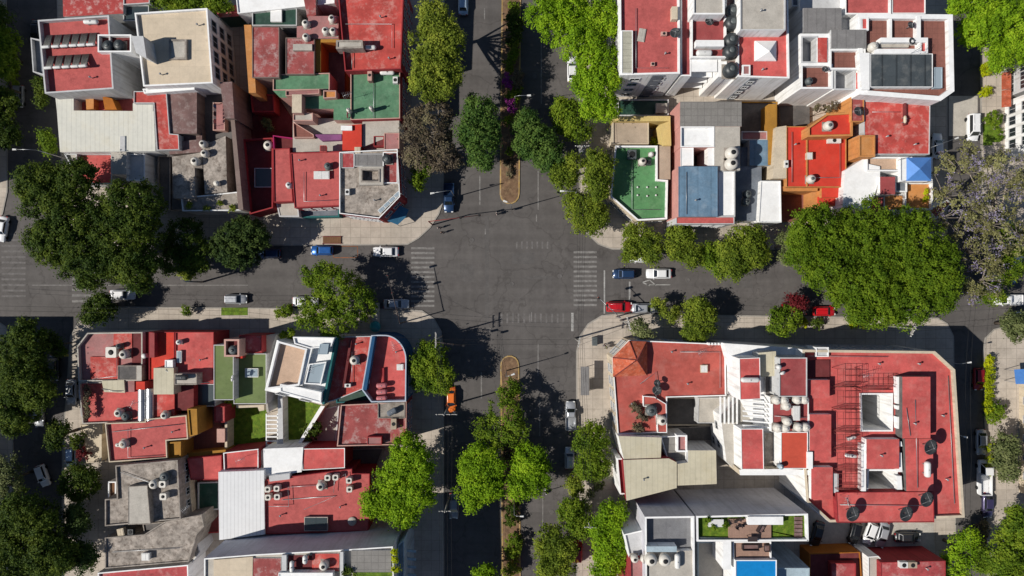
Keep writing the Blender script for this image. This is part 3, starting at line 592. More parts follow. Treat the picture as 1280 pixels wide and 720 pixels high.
# ===== east edge, across the right-hand street
b = Bld('house', 'white house on the right edge with orange red sunshades over its front', (1270, 110))
b.vol([(1299, 66), (1360, 60), (1360, 104), (1299, 106)], 8, 'concrete_light', 'white_grey', .3, .2, win=[((1256, 105), 3, LEV2, 1.3, 1.6)])
for y in (91, 113): b.slab([(1253, y), (1264, y - 2), (1264, y + 20), (1253, y + 21)], 3.2, .2, 'terracotta', 'sunshade')
b = Bld('house', 'plain white two-storey house on the right edge beside the clipped round bush', (1275, 160))
b.vol([(1297, 112), (1360, 104), (1360, 196), (1297, 184)], 7.2, 'white', 'white', .4, .2, win=[((1258, 160), 4, LEV2, 1.4, 1.6)])
b = Bld('house', 'pale house on the right edge with a blue tarpaulin over its forecourt', (1285, 490))
b.vol([(1312, 484), (1380, 476), (1380, 640), (1312, 630)], 6.5, 'concrete_light', 'cream_wall', .4, .2, win=[((1262, 540), 5, LEV2, 1.2, 1.5)])
b.slab([(1268, 462), (1300, 460), (1300, 480), (1270, 480)], 3, .08, 'canopy_blue', 'tarpaulin')
for x, y in ((1270, 478), (1270, 464)): mb = MB(); q = W(x, y, 2.9); mb.tube([(q.x, q.y, 0), (q.x, q.y, 2.92)], .05); b.mk(mb, 'post', 'steel')
# ===== south-west block
b = Bld('house', 'corner house with grey parapet, cut corner and faded pink terrace', (137, 445))
b.vol([(96, 433), (109, 416), (178, 415), (178, 476), (98, 477)], 5.5, 'red_pink', 'white_grey', .7, .22, pm='concrete_light', win=[((92, 455), 3, LEV2, 1.3, 1.4)])
b.vol(rect(113, 446, 148, 476), 5.75, 'red', 'red_wall', zb=5.4, rname='deck')
b.vol(rect(142, 416, 165, 447), 5.8, 'red', 'red_wall', zb=5.4, rname='deck')
b.vol(rect(165, 416, 178, 476), 5.65, 'maroon', 'red_wall', zb=5.4, rname='deck')  # maroon sheet paints in the shade strip along this edge
b.vol(rect(147, 457, 171, 475), 6.7, 'concrete_dark', 'concrete', .1, .12, zb=5.4, rname='shed_roof', wname='shed_wall')
b.vol(rect(171, 457, 177, 476), 6.9, 'concrete_light', 'concrete', zb=5.4, rname='wall_cap', wname='roof_wall')
b = Bld('house', 'red roofed house edged with potted plants under a cream sheet canopy', (135, 505))
b.vol([(98, 478), (178, 477), (180, 527), (103, 530)], 5.1, 'red', 'white_grey', .5, .18, pm='concrete_light', win=[((94, 505), 2, LEV2, 1.3, 1.4)])
b.vol([(127, 476), (155, 475), (156, 491), (130, 490)], 6.4, 'cream_sheet', 'cream_wall', zb=5.9, rname='canopy', wname='canopy_side')
b.vol(rect(155, 474, 168, 490), 6.0, 'red_pink', 'red_wall', zb=5, rname='shed_roof', wname='shed_wall')
b.vol(rect(170, 477, 181, 487), 7.2, 'red_bright', 'red_wall', zb=5, rname='stairwell_roof', wname='stairwell')
b = Bld('house', 'house with bright red roofs, a cream roof slab and twin silver barrel roofs', (205, 465))
b.vol([(179, 415), (186, 415), (186, 476), (179, 476)], 5.2, 'maroon', 'red_wall')  # rest of the shade strip, darkness put into the roof colour
b.vol(rect(186, 415, 218, 475), 6.2, 'red_bright', 'red_wall', .2, .12)
b.vol(rect(187, 416, 193, 447), 7.4, 'red_dull', 'red_wall', zb=5, rname='wall_cap', wname='roof_wall')
b.vol(rect(192, 460, 217, 493), 7.8, 'cream_sheet', 'cream_wall', zb=5, rname='upper_roof', wname='upper_wall')
b.vol(rect(206, 450, 216, 460), 7.4, 'white', 'white', .1, .15, zb=6, rname='cistern_lid', wname='cistern')
b.vol(rect(182, 476, 218, 527), 5.6, 'red', 'red_wall')
b.vol(rect(217, 482, 242, 513), 5.2, 'maroon', 'red_wall')  # shade on this roof is put into its maroon colour
for x in (176, 186): 
    mb = MB(); n = 9; vs = []
    for y in (486, 526):
        for k in range(n):
            a = math.pi * k / (n - 1); p = W(x, y, 6.2); vs.append((p.x - .68 * math.cos(a), p.y, 5.75 + .62 * math.sin(a)))
    mb.add(vs, [(k, k + 1, k + 1 + n, k + n) for k in range(n - 1)], smooth=True); mb.add(vs, [tuple(range(n)), tuple(range(2 * n - 1, n - 1, -1))])
    b.mk(mb, 'barrel_roof', 'silver_barrel')
b = Bld('house', 'house with a plain red roof and a concrete stairwell throwing a dark shadow', (243, 460))
b.vol(rect(219, 415, 267, 480), 6.3, 'red', 'red_wall', .2, .12)
b.vol(rect(218, 467, 246, 481), 8.2, 'concrete_light', 'concrete', .15, .15, zb=6, rname='stairwell_roof', wname='stairwell')
b.vol(rect(241, 480, 269, 508), 3.6, 'glass_roof', 'white_grey', .1, .12)
b = Bld('house', 'large lower red roof with ochre dormer walls and a beige forecourt wall', (185, 550))
b.vol([(131, 529), (181, 527), (181, 524), (233, 519), (235, 549), (208, 551), (209, 573), (136, 578)], 5.9, 'red', 'cream_wall', .5, .18, pm='cream_wall')
b.vol(rect(226, 507, 283, 566), 1.4, 'brown_tile', 'ochre', .3, rname='patio_floor')
b.vol([(234, 511), (246, 511), (247, 543), (237, 546)], 7, 'ochre', 'ochre', .2, .2, zb=0, rname='dormer_roof', wname='dormer_wall')
b.vol([(208, 553), (226, 552), (226, 572), (209, 574)], 5.6, 'ochre', 'ochre', .4, .25, rname='dormer_roof', wname='dormer_wall')
b.vol([(226, 567), (282, 562), (282, 568), (226, 573)], 4, 'ochre', 'ochre', rname='wall_cap')
b.vol(rect(271, 536, 281, 553), 3.4, 'pink_plain', 'pink_plain', rname='shed_roof', wname='shed_wall')
b.vol(rect(268, 508, 281, 528), 4.4, 'red', 'red_wall', .2, .12)
b.vol([(100, 531), (128, 529), (131, 577), (108, 579)], .5, 'cream_wall', 'cream_wall', .1, .15, rname='forecourt')
b.vol(rect(124, 543, 127, 576), 2.4, 'cream_wall', 'cream_wall', rname='wall_cap')
b = Bld('house', 'pair of olive green roofs with a red framed tank square at the back', (297, 468))
b.vol(rect(267, 431, 292, 500), 7.8, 'green_olive', 'white_grey', .12, .12)
b.vol(rect(292, 442, 333, 505), 5.8, 'green_olive', 'white_grey', .1, .12)
b.vol(rect(280, 424, 299, 446), 8.3, 'maroon', 'pink_plain', .9, .3, zb=0, rname='tank_floor', wname='tank_enclosure')
b.vol(rect(299, 419, 327, 441), 6.6, 'red', 'red_wall', .12, .12)
b.vol(rect(289, 443, 303, 448), 7.2, 'red_bright', 'red_wall', zb=5, rname='shed_roof', wname='shed_wall')
b.vol([(327, 419), (345, 419), (338, 440), (332, 488), (336, 515), (333, 515)], 4.5, 'concrete_light', 'white_grey')
b = Bld('modern_house', 'white modern house skewed to the street with a sunken beige roof terrace', (375, 463), 'house')
b.vol([(346, 425), (365, 430), (419, 421), (402, 505), (331, 488)], 8.3, 'white', 'white', rname='roof', win=[((400, 495), 2, LEV3, 1.6, 1.6)])
b.vol([(347, 426), (384, 436), (374, 482), (332, 487)], 8.7, 'beige_deck', 'white', .95, .3, zb=8, rname='terrace', wname='terrace_parapet')
b.vol([(366, 421), (418, 422), (414, 433), (388, 436), (368, 430)], 9.4, 'white', 'white', .3, .2, zb=8)
b.vol([(384, 434), (391, 434), (378, 482), (372, 482)], 9.2, 'white', 'white', zb=8, rname='wall_cap', wname='roof_wall')
b.vol([(400, 430), (411, 430), (409, 443), (397, 443)], 9.9, 'glass_pale', 'blue_pale', .05, .1, zb=9, rname='skylight', wname='skylight_frame')
b.vol([(386, 455), (408, 452), (401, 481), (380, 480)], 9.1, 'glass_pale', 'white', .25, .2, zb=8, rname='skylight', wname='skylight_frame')
b.vol([(350, 480), (374, 484), (402, 490), (401, 504), (350, 490)], 9.5, 'white', 'white', .15, .2, zb=8)
b.vol([(418.5, 422), (421, 423), (405, 506), (402.5, 505)], 8.8, 'teal_wall', 'teal_wall', rname='wall_cap', wname='green_side_wall')
b = Bld('house', 'red roofed house in the shade of the skewed white house', (432, 460))
b.vol([(421, 421), (464, 420), (455, 486), (420, 500), (406, 504)], 6.6, 'red', 'white_grey', .2, .15)
b.vol([(437, 424), (440, 424), (431, 484), (428, 484)], 7.1, 'maroon', 'red_wall', zb=6, rname='wall_cap', wname='roof_wall')
b.vol([(420, 487), (454, 487), (463, 502), (420, 504)], 3, 'green_dark', 'teal_wall', .2, rname='patio_floor')
b = Bld('corner_building', 'rounded corner building with dark blue walls and white-edged parapet', (485, 460))
b.vol([(464, 419), (474, 418.5)] + [(480 + 28 * math.sin(R_(t)), 450 - 31.5 * math.cos(R_(t))) for t in range(5, 91, 7)] + [(507.5, 502), (464, 503), (452, 487)], 6.3, 'red', 'blue_wall', 1.6, .2, pm='rim_blue',
      win=[((535, 470), 4, LEV2, 1.3, 1.4)])
b.vol([(465, 420.5), (469, 420.5), (458, 488), (453.5, 487)], 8.1, 'blue_wall', 'blue_wall', zb=6, rname='wall_cap', wname='blue_side_wall')
b.vol([(478, 460), (480, 460), (480, 481), (478, 481)], 6.8, 'red_wall', 'red_wall', zb=6, rname='wall_cap', wname='roof_wall')
b = Bld('house', 'flat roofed house with flaking red paint beside the street and grey tank corner', (468, 530))
b.vol([(426, 506), (471, 504), (508, 501), (508, 556), (421, 558)], 6.2, 'red_worn', 'red_wall', .5, .18, pm='pink_plain', win=[((530, 530), 4, LEV2, 1.2, 1.4)])
b.vol(rect(472, 503, 506, 523), 6.6, 'concrete', 'concrete', .25, .15, zb=6, rname='deck')
b.vol(rect(459, 546, 477, 556), 7.2, 'red_pink', 'red_wall', .12, .12, zb=6, rname='shed_roof', wname='shed_wall')
b.vol([(400, 512), (424, 507), (420, 557), (372, 559)], .6, 'concrete_light', 'white_grey', .2, rname='patio_floor')
b.vol([(401, 507), (406, 508), (373, 560), (369, 559)], 3, 'white', 'cream_wall', rname='wall_cap', wname='garden_wall')
b.vol([(347, 494), (353, 494), (354, 560), (348, 560)], 3.0, 'white_grey', 'white', rname='wall_cap', wname='garden_wall')
b.vol([(295, 507), (330, 506), (330, 513), (324, 514), (322, 509), (296, 510)], 3, 'cream_wall', 'cream_wall', rname='wall_cap', wname='garden_wall')
b.vol(rect(281, 507, 284, 562), 3, 'cream_wall', 'cream_wall', rname='wall_cap', wname='garden_wall')
b = Bld('house', 'row of small red roofs with a bare white L-shaped slab behind the lawns', (350, 575))
b.vol([(234, 573), (277, 569), (277, 600), (238, 600)], 5, 'red', 'red_wall', .12, .12)
b.vol([(279, 566), (323, 561), (323, 588), (280, 591)], 6, 'red', 'red_wall', .3, .15, pm='white')
b.vol(rect(323, 563, 330, 589), 5, 'white_grey', 'white')
b.vol([(329, 561), (379, 559), (377, 590), (363, 592), (330, 595)], 6.4, 'white', 'white')
b.vol([(330, 561), (341, 561), (343, 577), (356, 579), (357, 592), (333, 595)], 4.5, 'slate', 'white_grey', rname='light_court')
b.vol([(377, 561), (431, 560), (431, 585), (378, 588)], 6.2, 'red', 'red_wall', .12, .12, pm='white')
b.vol([(432, 561), (480, 560), (470, 586), (432, 585)], .5, 'concrete_dark', 'concrete', .1, rname='back_patio')
b = Bld('old_house', 'flat weathered grey concrete house with a raised central roof slab', (182, 615))
b.vol([(144, 582), (222, 575), (226, 649), (131, 658), (131, 624), (146, 623)], 7.3, 'gravel', 'concrete', .4, .2, win=[((245, 610), 4, LEV2, 1.1, 1.3)])
b.vol([(160, 608), (184, 607), (188, 655), (160, 656)], 8.6, 'concrete_light', 'concrete', .06, .1, zb=7, rname='upper_roof', wname='upper_wall')
b.vol([(222, 576), (234, 574), (240, 640), (226, 648)], 4, 'concrete_light', 'cream_wall', .3, .2)
b.vol(rect(135, 602, 145, 623), 4.2, 'wood', 'white', .3, .2, rname='balcony_floor', wname='balcony_wall')
b.vol([(236, 600), (274, 597), (274, 666), (242, 668)], 1.5, 'maroon', 'red_wall', .2, rname='patio_floor')
b.vol([(247, 603), (274, 602), (274, 637), (247, 640)], 2.6, 'green_dark', 'white_grey', .2, rname='lean_to_roof')
b = Bld('old_house', 'cracked concrete roofed house with junk along its north edge', (190, 685))
b.vol([(131, 672), (180, 668), (206, 652), (252, 643), (255, 658), (246, 668), (236, 702), (131, 711)], 6.8, 'gravel', 'concrete', .25, .18)
b.vol([(178, 655), (208, 652), (205, 662), (180, 666)], 5.8, 'concrete_dark', 'concrete', .2, .15)
b.vol([(232, 666), (243, 664), (250, 690), (240, 704), (234, 700)], 5, 'concrete_light', 'white_grey', .3, .18)
b.vol([(122, 716), (235, 706), (236, 740), (122, 740)], 6.2, 'red', 'white', .4, .2, pm='white')
b = Bld('house', 'long red roofed house with a white ribbed metal roof at its west end', (380, 625))
b.vol([(273, 590), (330, 588), (331, 668), (274, 675)], 7.3, 'white_rib', 'white')
b.vol([(331, 600), (362, 596), (440, 586), (440, 592), (462, 592), (462, 640), (460, 664), (332, 668)], 6.8, 'red', 'red_wall', .15, .12, win=[((490, 615), 3, LEV2, 1.2, 1.4)])
b.vol([(336, 595), (362, 592), (362, 599), (337, 602)], 7.3, 'white_grey', 'white', zb=5, rname='ledge_roof', wname='ledge_wall')
b = Bld('apartment_tower', 'tall block at the bottom edge with blank grey wall, cream and red roofs', (375, 705), 'apartment building')
tz = 14.5
b.vol([(255, 698), (318, 693), (430, 687), (491, 683), (498, 900), (255, 900)], tz, 'concrete_light', 'grey_wall', .3, .2, pm='white')
b.vol([(267, 700), (316, 696), (313, 900), (268, 900)], tz + .35, 'cream', 'cream_wall', zb=tz, rname='upper_roof', wname='upper_wall')
b.vol(rect(316, 698, 351, 900), tz + .25, 'red_worn', 'white', zb=tz, rname='deck')
b.vol(rect(352, 694, 358, 900), tz + .9, 'white_grey', 'white_grey', zb=tz, rname='wall_cap', wname='roof_wall')
b.vol(rect(390, 692, 424, 714), tz + .2, 'red', 'white', zb=tz, rname='deck')
b.vol(rect(358, 694, 390, 716), tz + .1, 'maroon', 'white', zb=tz, rname='deck')
b.vol(rect(348, 716, 416, 900), tz + 1.2, 'white', 'white', .1, .15, zb=tz, rname='upper_roof', wname='upper_wall')
b.vol(rect(425, 690, 429, 900), tz + 1.0, 'white_grey', 'white_grey', zb=tz, rname='wall_cap', wname='roof_wall')
b.vol(rect(439, 688, 489, 715), tz + .5, 'grey_tile', 'white_grey', zb=tz, rname='deck')
b.vol(rect(441, 715.5, 490, 740), tz + .2, 'lawn', 'white_grey', zb=tz, rname='roof_lawn')
b.vol([(497, 682), (505, 675), (505, 900), (499, 900)], 11, 'blue_pale', 'blue_pale', .6, .15, rname='balcony_floor')
for i in range(4):
    y = 686 + i * 10; b.slab([(500, y), (520, y + 2), (520, y + 5), (500, y + 3)], 8.5 - i * .3, .2, 'blue_pale', 'stair_landing')
# ===== south-east block
b = Bld('corner_house', 'red roofed corner house with an orange tiled hip roof over its cut corner', (810, 470), 'house')
b.vol([(765, 447), (786, 425), (907, 430), (908, 495), (834, 497), (834, 541), (772, 543)], 5.9, 'red_corner', 'cream_wall', .3, .18, pm='white', win=[((755, 500), 5, (1.2, 3.9), 1.3, 1.4), ((850, 415), 6, (1.2, 3.9), 1.4, 1.4), ((770, 420), 2, (1.2, 3.9), 1.3, 1.4)])
hp = [W(x, y, 6.6) for x, y in ((766, 447), (787, 426), (809, 427), (809, 469), (767, 471))]; ap = W(796, 450, 8.9); mb = MB()
hp = hp[::-1]
mb.add(hp + [ap], [(i, (i + 1) % 5, 5) for i in range(5)]); mb.add(hp + [p - Vector((0, 0, .75)) for p in hp], [((i + 1) % 5, i, i + 5, (i + 1) % 5 + 5) for i in range(5)])
b.mk(mb, 'hip_roof', 'terracotta')
for p in hp:
    mb = MB(); mb.tube([p + Vector((0, 0, .03)), ap + Vector((0, 0, .03))], .09, 5); b.mk(mb, 'ridge', 'rust_red')
b.vol(rect(827, 497, 908, 532), 1.0, 'concrete_dark', 'cream_wall', .2, rname='patio_floor')
b.vol([(873, 497), (907, 497), (907, 529), (872, 529)], 3.6, 'concrete_light', 'white_grey', .1, .12, rname='lean_to_roof')
b.vol([(804, 495), (818, 496), (833, 505), (834, 541), (822, 541), (820, 510), (804, 508)], 6.6, 'red_corner', 'white', .12, .12, zb=5, rname='stair_roof', wname='stair_wall')
b.vol([(834, 535), (907, 531), (900, 552), (846, 552)], .7, 'concrete_dark', 'concrete', .1, rname='back_patio')
for i in range(5):
    x = 885.5 + i * 4; b.slab([(x, 428.5), (x + 2, 428.5), (x + 2, 431.5), (x, 431.5)], 7, 1, 'white', 'roof_fin')
b = Bld('apartment_complex', 'large white block with a red roof ringed by parapet and two square light wells', (1060, 545), 'apartment building')
o = b.vol([(1003, 437), (1169, 439), (1194, 462), (1206, 647), (1037, 653), (1008, 627), (1003, 560)], 10.6, 'red', 'white', .6, .4, pm='cream_wall', zb=0,
      holes=[([(1076, 493), (1113, 493), (1113, 537), (1077, 537)], 1.5, 'white', .3), ([(1085, 588), (1119, 588), (1119, 613), (1084, 614)], 1.5, 'white', .3)],
      win=[((1085, 425), 9, LEV3, 1.4, 1.5), ((1160, 540), 9, LEV3, 1.4, 1.5), ((1010, 600), 2, LEV3, 1.2, 1.3)])
b.vol([(905, 429), (1011, 436), (1011, 541), (950, 545), (925, 500)], 8.2, 'white', 'white', rname='roof')
b.vol([(924, 500), (950, 536), (1012, 540), (1012, 588), (975, 593), (925, 593), (908, 577), (901, 519)], 8.0, 'concrete_light', 'white', rname='roof', win=[((912, 545), 2, LEV2, 1.2, 1.4)])
b.vol([(924, 448), (950, 447), (951, 499), (925, 500)], 12.2, 'red', 'white', .08, .1)
b.vol([(948, 441), (970, 439), (970, 470), (951, 471)], 11, 'cream_sheet', 'white_grey', zb=8)
b.vol(rect(974, 447, 1009, 496), 12.8, 'red_dull', 'white_grey', .15, .15, zb=8)
b.vol(rect(965, 497, 1011, 540), 11.6, 'red_dull', 'white', .15, .15, zb=8)
b.vol(rect(976, 540, 1010, 586), 12, 'red_orange', 'white', .1, .12, zb=8)
b.vol([(926, 536), (954, 536), (955, 587), (927, 587)], 11.6, 'red', 'white', .08, .1)
b.vol([(924, 587), (988, 586), (1012, 588), (1012, 594), (925, 594)], 11, 'white', 'cream_wall', rname='wall_cap')
b.vol(rect(956, 541, 975, 586), 9, 'concrete', 'white_grey', zb=8)
b.vol(rect(957, 470, 971, 497), 9, 'concrete_dark', 'white_grey', zb=8)
b.vol(rect(1010, 475, 1037, 498), 12, 'red', 'white', zb=10, rname='upper_roof', wname='upper_wall')
b.vol(rect(1012, 518, 1039, 576), 11.9, 'red', 'white', zb=10, rname='upper_roof', wname='upper_wall')
b.vol(rect(1014, 584, 1041, 624), 11.9, 'red', 'white', zb=10, rname='upper_roof', wname='upper_wall')
b.vol(rect(1009, 565, 1016, 586), 12.3, 'white', 'white', zb=8, rname='wall_cap', wname='roof_wall')
b.vol(rect(1042, 592, 1048, 616), 11.6, 'white_grey', 'white_grey', zb=10, rname='bench_cap', wname='bench')
b.vol([(1020, 434), (1036, 434), (1036, 446), (1020, 446)], 11, 'white_grey', 'white', .2, .15, zb=8)
b.vol([(1007, 450), (1037, 450), (1037, 472), (1007, 472)], 10.9, 'maroon', 'red_wall', zb=10.4, rname='deck')
b.vol(rect(1128, 471, 1163, 548), 12.6, 'red', 'concrete_dark', zb=10, rname='upper_roof', wname='upper_wall')  # dark wall colour stands in for shade in the slot gaps
b.vol([(1131, 548.5), (1166, 548.5), (1167, 614), (1133, 614)], 11.9, 'red', 'concrete_dark', zb=10, rname='upper_roof', wname='upper_wall')  # wall painted dark so the gaps beside it look shaded
b.vol([(1045, 615.5), (1167, 614.5), (1168, 653), (1047, 653.5)], 11.7, 'red', 'red_wall', .1, .1, zb=10, rname='upper_roof', wname='upper_wall')
b.vol([(1083, 549), (1124, 549), (1124, 586), (1083, 586)], 12.2, 'red', 'white', zb=10, rname='upper_roof', wname='upper_wall')
b.vol(rect(1077, 555, 1082.5, 614), 11.8, 'white', 'white', zb=10, rname='wall_cap', wname='roof_wall')
for y0, y1 in ((471, 481), (481, 505), (507, 512), (521, 536), (552, 558), (566, 590), (595, 612)):
    b.slab([(1121, y0), (1127, y0), (1128, y1), (1122, y1)], 11.7, 1, 'white', 'light_slot')
for i in range(5):
    x = 900 + i * 5.2; b.slab([(x, 496), (x + 1.6, 496), (x + 1.6, 530), (x, 530)], 8.9 - .3, .35, 'white', 'pergola_beam')
for i in range(6):
    y = 501 + i * 6; b.slab([(929, y), (964, y + 3), (964, y + 4.8), (929, y + 1.8)], 10.8, .3, 'white', 'pergola_beam')
b = Bld('house', 'house of cream coloured sheet roofs with a cluttered white balcony', (830, 590))
b.vol([(773, 545), (827, 547), (826, 574), (780, 575)], 7.9, 'cream_sheet', 'white', zb=0, win=[((768, 580), 3, LEV2, 1.2, 1.4)])
b.vol([(779, 575), (836, 573), (846, 578), (846, 610), (783, 626)], 8.2, 'cream_sheet', 'red_wall')
b.vol([(847, 580), (860, 578), (860, 563), (895, 563), (896, 605), (847, 607)], 8.1, 'cream_sheet', 'white_grey')
b.vol([(826, 546), (858, 544), (858, 578), (836, 580)], 6.4, 'grey_tile', 'white', .3, .15, rname='terrace')
b.vol(rect(846, 544, 859, 565), 7.2, 'red_pink', 'white', .4, .25, zb=6)
b.vol([(771, 573), (779, 573), (783, 618), (775, 618)], 6.3, 'red_dull', 'white', .5, .2, rname='balcony_floor', wname='balcony_wall')
b = Bld('apartment_tower', 'tall block at the bottom edge with a blank grey wall, roof terrace and blue pool', (900, 680), 'apartment building')
tz = 13.5
b.vol([(806, 646), (868, 645), (870, 900), (808, 900)], tz - .8, 'grey_plain', 'grey_wall', 1.2, .28, pm='white')
b.vol([(870.5, 645), (1010, 642), (1011, 676), (1011, 676.5), (871, 677)], tz - .3, 'lawn', 'grey_wall', .8, .28, pm='white', rname='roof_lawn')
b.vol(rect(911, 649, 964, 676), tz + .05, 'deck', 'deck', zb=tz - .5, rname='deck')
b.vol([(935, 646), (979, 646), (979, 656), (935, 656)], tz + .9, 'white', 'white', zb=tz - .5, rname='bar_roof', wname='bar_wall')
b.vol([(916, 677), (964, 676.8), (968, 900), (918, 900)], tz - .7, 'deck', 'white', .4, .2, rname='terrace')
b.vol([(919, 700), (971, 700), (971, 900), (919, 900)], tz + .1, 'pool_blue', 'white', .1, .15, zb=tz - 1, rname='pool', wname='pool_edge')
b.vol([(872, 677.5), (915, 677), (918, 900), (872, 900)], 8, 'concrete_light', 'blue_pale', .3, .2, win=[((905, 700), 3, (2.0, 4.6), 1.1, 1.2)])
b.vol(rect(904, 676, 914, 712), tz + .3, 'white', 'white', zb=6, rname='wall_cap', wname='side_wall')
b.vol([(870, 672), (915, 673), (914, 677), (870, 677)], tz + .1, 'slate', 'white_grey', zb=8, rname='wall_cap')
b.vol([(970, 710), (1012, 710), (1012, 900), (972, 900)], 11.5, 'blue_pale', 'blue_pale', .4, .2, win=[((990, 690), 3, LEV3, 1.2, 1.3)])
b.vol([(780, 668), (806, 662), (812, 690), (787, 700)], 11, 'white_grey', 'white', .3, .2)
b.vol([(787, 696), (812, 696), (812, 900), (790, 900)], 11.5, 'red_pink', 'red_wall', .3, .2)
b.vol([(812, 690), (866, 688), (866, 900), (812, 900)], tz + .1, 'concrete_light', 'white', zb=tz - .8, rname='deck')
b.vol(rect(808, 683, 846, 690), tz + 1, 'blue_pale', 'white', zb=tz - .8, rname='canopy', wname='canopy_side')
b = Bld('house', 'red roofed house at the bottom edge south of the walled car yard', (1110, 710))
b.vol([(1012, 692), (1075, 690), (1090, 900), (1012, 900)], 4, 'maroon', 'orange_dark', .2, .15)
b.vol([(1101, 703), (1182, 701), (1184, 900), (1103, 900)], 6.6, 'red', 'red_wall', .12, .12)
b.vol([(1085, 696), (1098, 695), (1106, 704), (1104, 900), (1088, 900)], 5.4, 'concrete_light', 'white', .2, .15)
b.vol(rect(1039, 704, 1070, 900), 5, 'red', 'red_wall', .2, .15)
# plain buildings just beyond the frame: they shade the streets at the edges
for i, (poly, z, roof, lab) in enumerate([
    ([(-190, -60), (-86, -60), (-86, 120), (-190, 120)], 13, 'red', 'apartment block west of the upper left street'),
    ([(-190, 130), (-76, 130), (-70, 215), (-190, 215)], 11, 'concrete_light', 'low house west of the upper left street'),
    ([(-200, 430), (-80, 430), (-80, 560), (-200, 560)], 12, 'red', 'apartment block west of the lower left street'),
    ([(-200, 575), (-76, 575), (-76, 790), (-200, 790)], 11, 'concrete_light', 'grey roofed block west of the lower left street')]):
    b = Bld('apartment_block', lab, (poly[0][0] + 50, poly[0][1] + 50), 'building'); b.vol(poly, z, roof, 'white_grey', .5)

# ------------------------------------------------------------ setting
def sheet(name, polys, z, m, kind='structure', label=None):
    mb = MB()
    for p in polys:
        q = ccw([tuple(W(x, y, 0)[:2]) for x, y in p]); mb.add([(x, y, z) for x, y in q], [tuple(range(len(q)))])
    o = mb.build(name, m); o['kind'] = kind; return o
mb = MB(); mb.add([(-900, -900, -.03), (900, -900, -.03), (900, 900, -.03), (-900, 900, -.03)], [(0, 1, 2, 3)]); g = mb.build('ground', 'ground'); g['kind'] = 'structure'
sheet('road', [rect(-400, -400, 1700, 1100)], 0, 'asphalt')
def arc(cx, cy, r, a0, a1, n=7): return [(cx + r * math.cos(R_(a0 + (a1 - a0) * i / n)), cy + r * math.sin(R_(a0 + (a1 - a0) * i / n))) for i in range(n + 1)]
def block(name, poly, m='pavement', z=.13, k='kerb'):
    q = ccw([tuple(W(x, y, 0)[:2]) for x, y in poly]); n = len(q); q2 = inset(q, .22)
    mb = MB(); mb.prism(q, 0, z, 0); a = mb.build(name, k); a['kind'] = 'structure'
    mb = MB(); mb.add([(x, y, z + .005) for x, y in q2], [tuple(range(n))]); c = mb.build('pavement_surface' if 'pave' in name else name + '_surface', m); c['kind'] = 'structure'
# px angles: y grows downwards, so 0..90 is the lower right corner
block('pavement', [(62, -400), (557, -400), (555, 250), (549, 268), (538, 285), (524, 298), (510, 306), (430, 307), (130, 307), (100, 303), (84, 290), (78, 270)])
block('pavement', [(722, -400), (1184, -400), (1184, 290), (1178, 304), (1166, 312), (765, 312), (748, 306), (733, 292), (724, 272)])
block('pavement', [(100, 400), (112, 388), (130, 383), (500, 386), (528, 388), (543, 398), (552, 414), (555, 440), (556, 1100), (75, 1100), (78, 560), (88, 420)])
block('pavement', [(721, 1100), (720, 440), (724, 420), (735, 404), (752, 394), (770, 392), (1172, 397), (1184, 404), (1192, 420), (1194, 600), (1200, 1100)])
block('pavement', [(1223, -400), (1700, -400), (1700, 318), (1260, 314), (1238, 305), (1226, 290)])
block('pavement', [(1240, 1100), (1232, 600), (1228, 440), (1231, 422), (1242, 411), (1262, 406), (1700, 408), (1700, 1100)])
block('pavement', [(-400, -400), (6, -400), (10, 240), (4, 268), (-12, 284), (-400, 290)])
block('pavement', [(-400, 400), (-10, 396), (8, 408), (16, 430), (22, 1100), (-400, 1100)])
block('median_strip', [(631, -400), (654, -400), (649.5, 240)] + arc(637, 243, 12.3, 0, 180) + [(625, 200)], 'soil', .14, 'kerb_yellow')
block('median_strip', arc(637, 456, 11.8, 180, 360) + [(649, 460), (653.5, 1100), (630, 1100), (625.5, 470)], 'soil', .14, 'kerb_yellow')
# asphalt repairs
sheet('road_patch', [rect(545, 310, 716, 384), rect(660, 20, 718, 150)], .003, 'asphalt')
sheet('road_patch', [rect(776, 324, 980, 372), [(380, 310), (545, 312), (545, 322), (380, 322)], rect(655, 600, 716, 640), rect(200, 345, 300, 378)], .004, 'asphalt_patch')
# painted markings (each crossing a thing of the setting)
def strip(p, q, w): 
    a, b_ = Vector(p), Vector(q); d = (b_ - a).normalized(); n = Vector((-d.y, d.x)) * w / 2
    return [tuple(a + n), tuple(b_ + n), tuple(b_ - n), tuple(a - n)]
sheet('crossing_marking', [rect(514, 309 + i * 6.0, 543, 311.6 + i * 6.0) for i in range(13)], .007, 'line_worn')
sheet('crossing_marking', [rect(717, 314 + i * 6.0, 746, 316.6 + i * 6.0) for i in range(12)], .007, 'line_worn')
sheet('crossing_marking', [rect(2, 292 + i * 7, 32, 294.4 + i * 7) for i in range(12)], .007, 'line_faint')
sheet('crossing_marking', [rect(90, 312 + i * 7, 119, 315 + i * 7) for i in range(10)], .007, 'line_worn')
sheet('crossing_marking', [rect(626 + i * 7, 392, 628.2 + i * 7, 404) for i in range(12)], .007, 'line_faint')
sheet('crossing_marking', [rect(645 + i * 6.4, 302, 647 + i * 6.4, 311) for i in range(7)], .007, 'line_faint')
sheet('stop_line', [rect(754.6, 338, 756.4, 392), rect(714, 391, 717, 414), rect(786, 352, 788, 376)], .007, 'line')
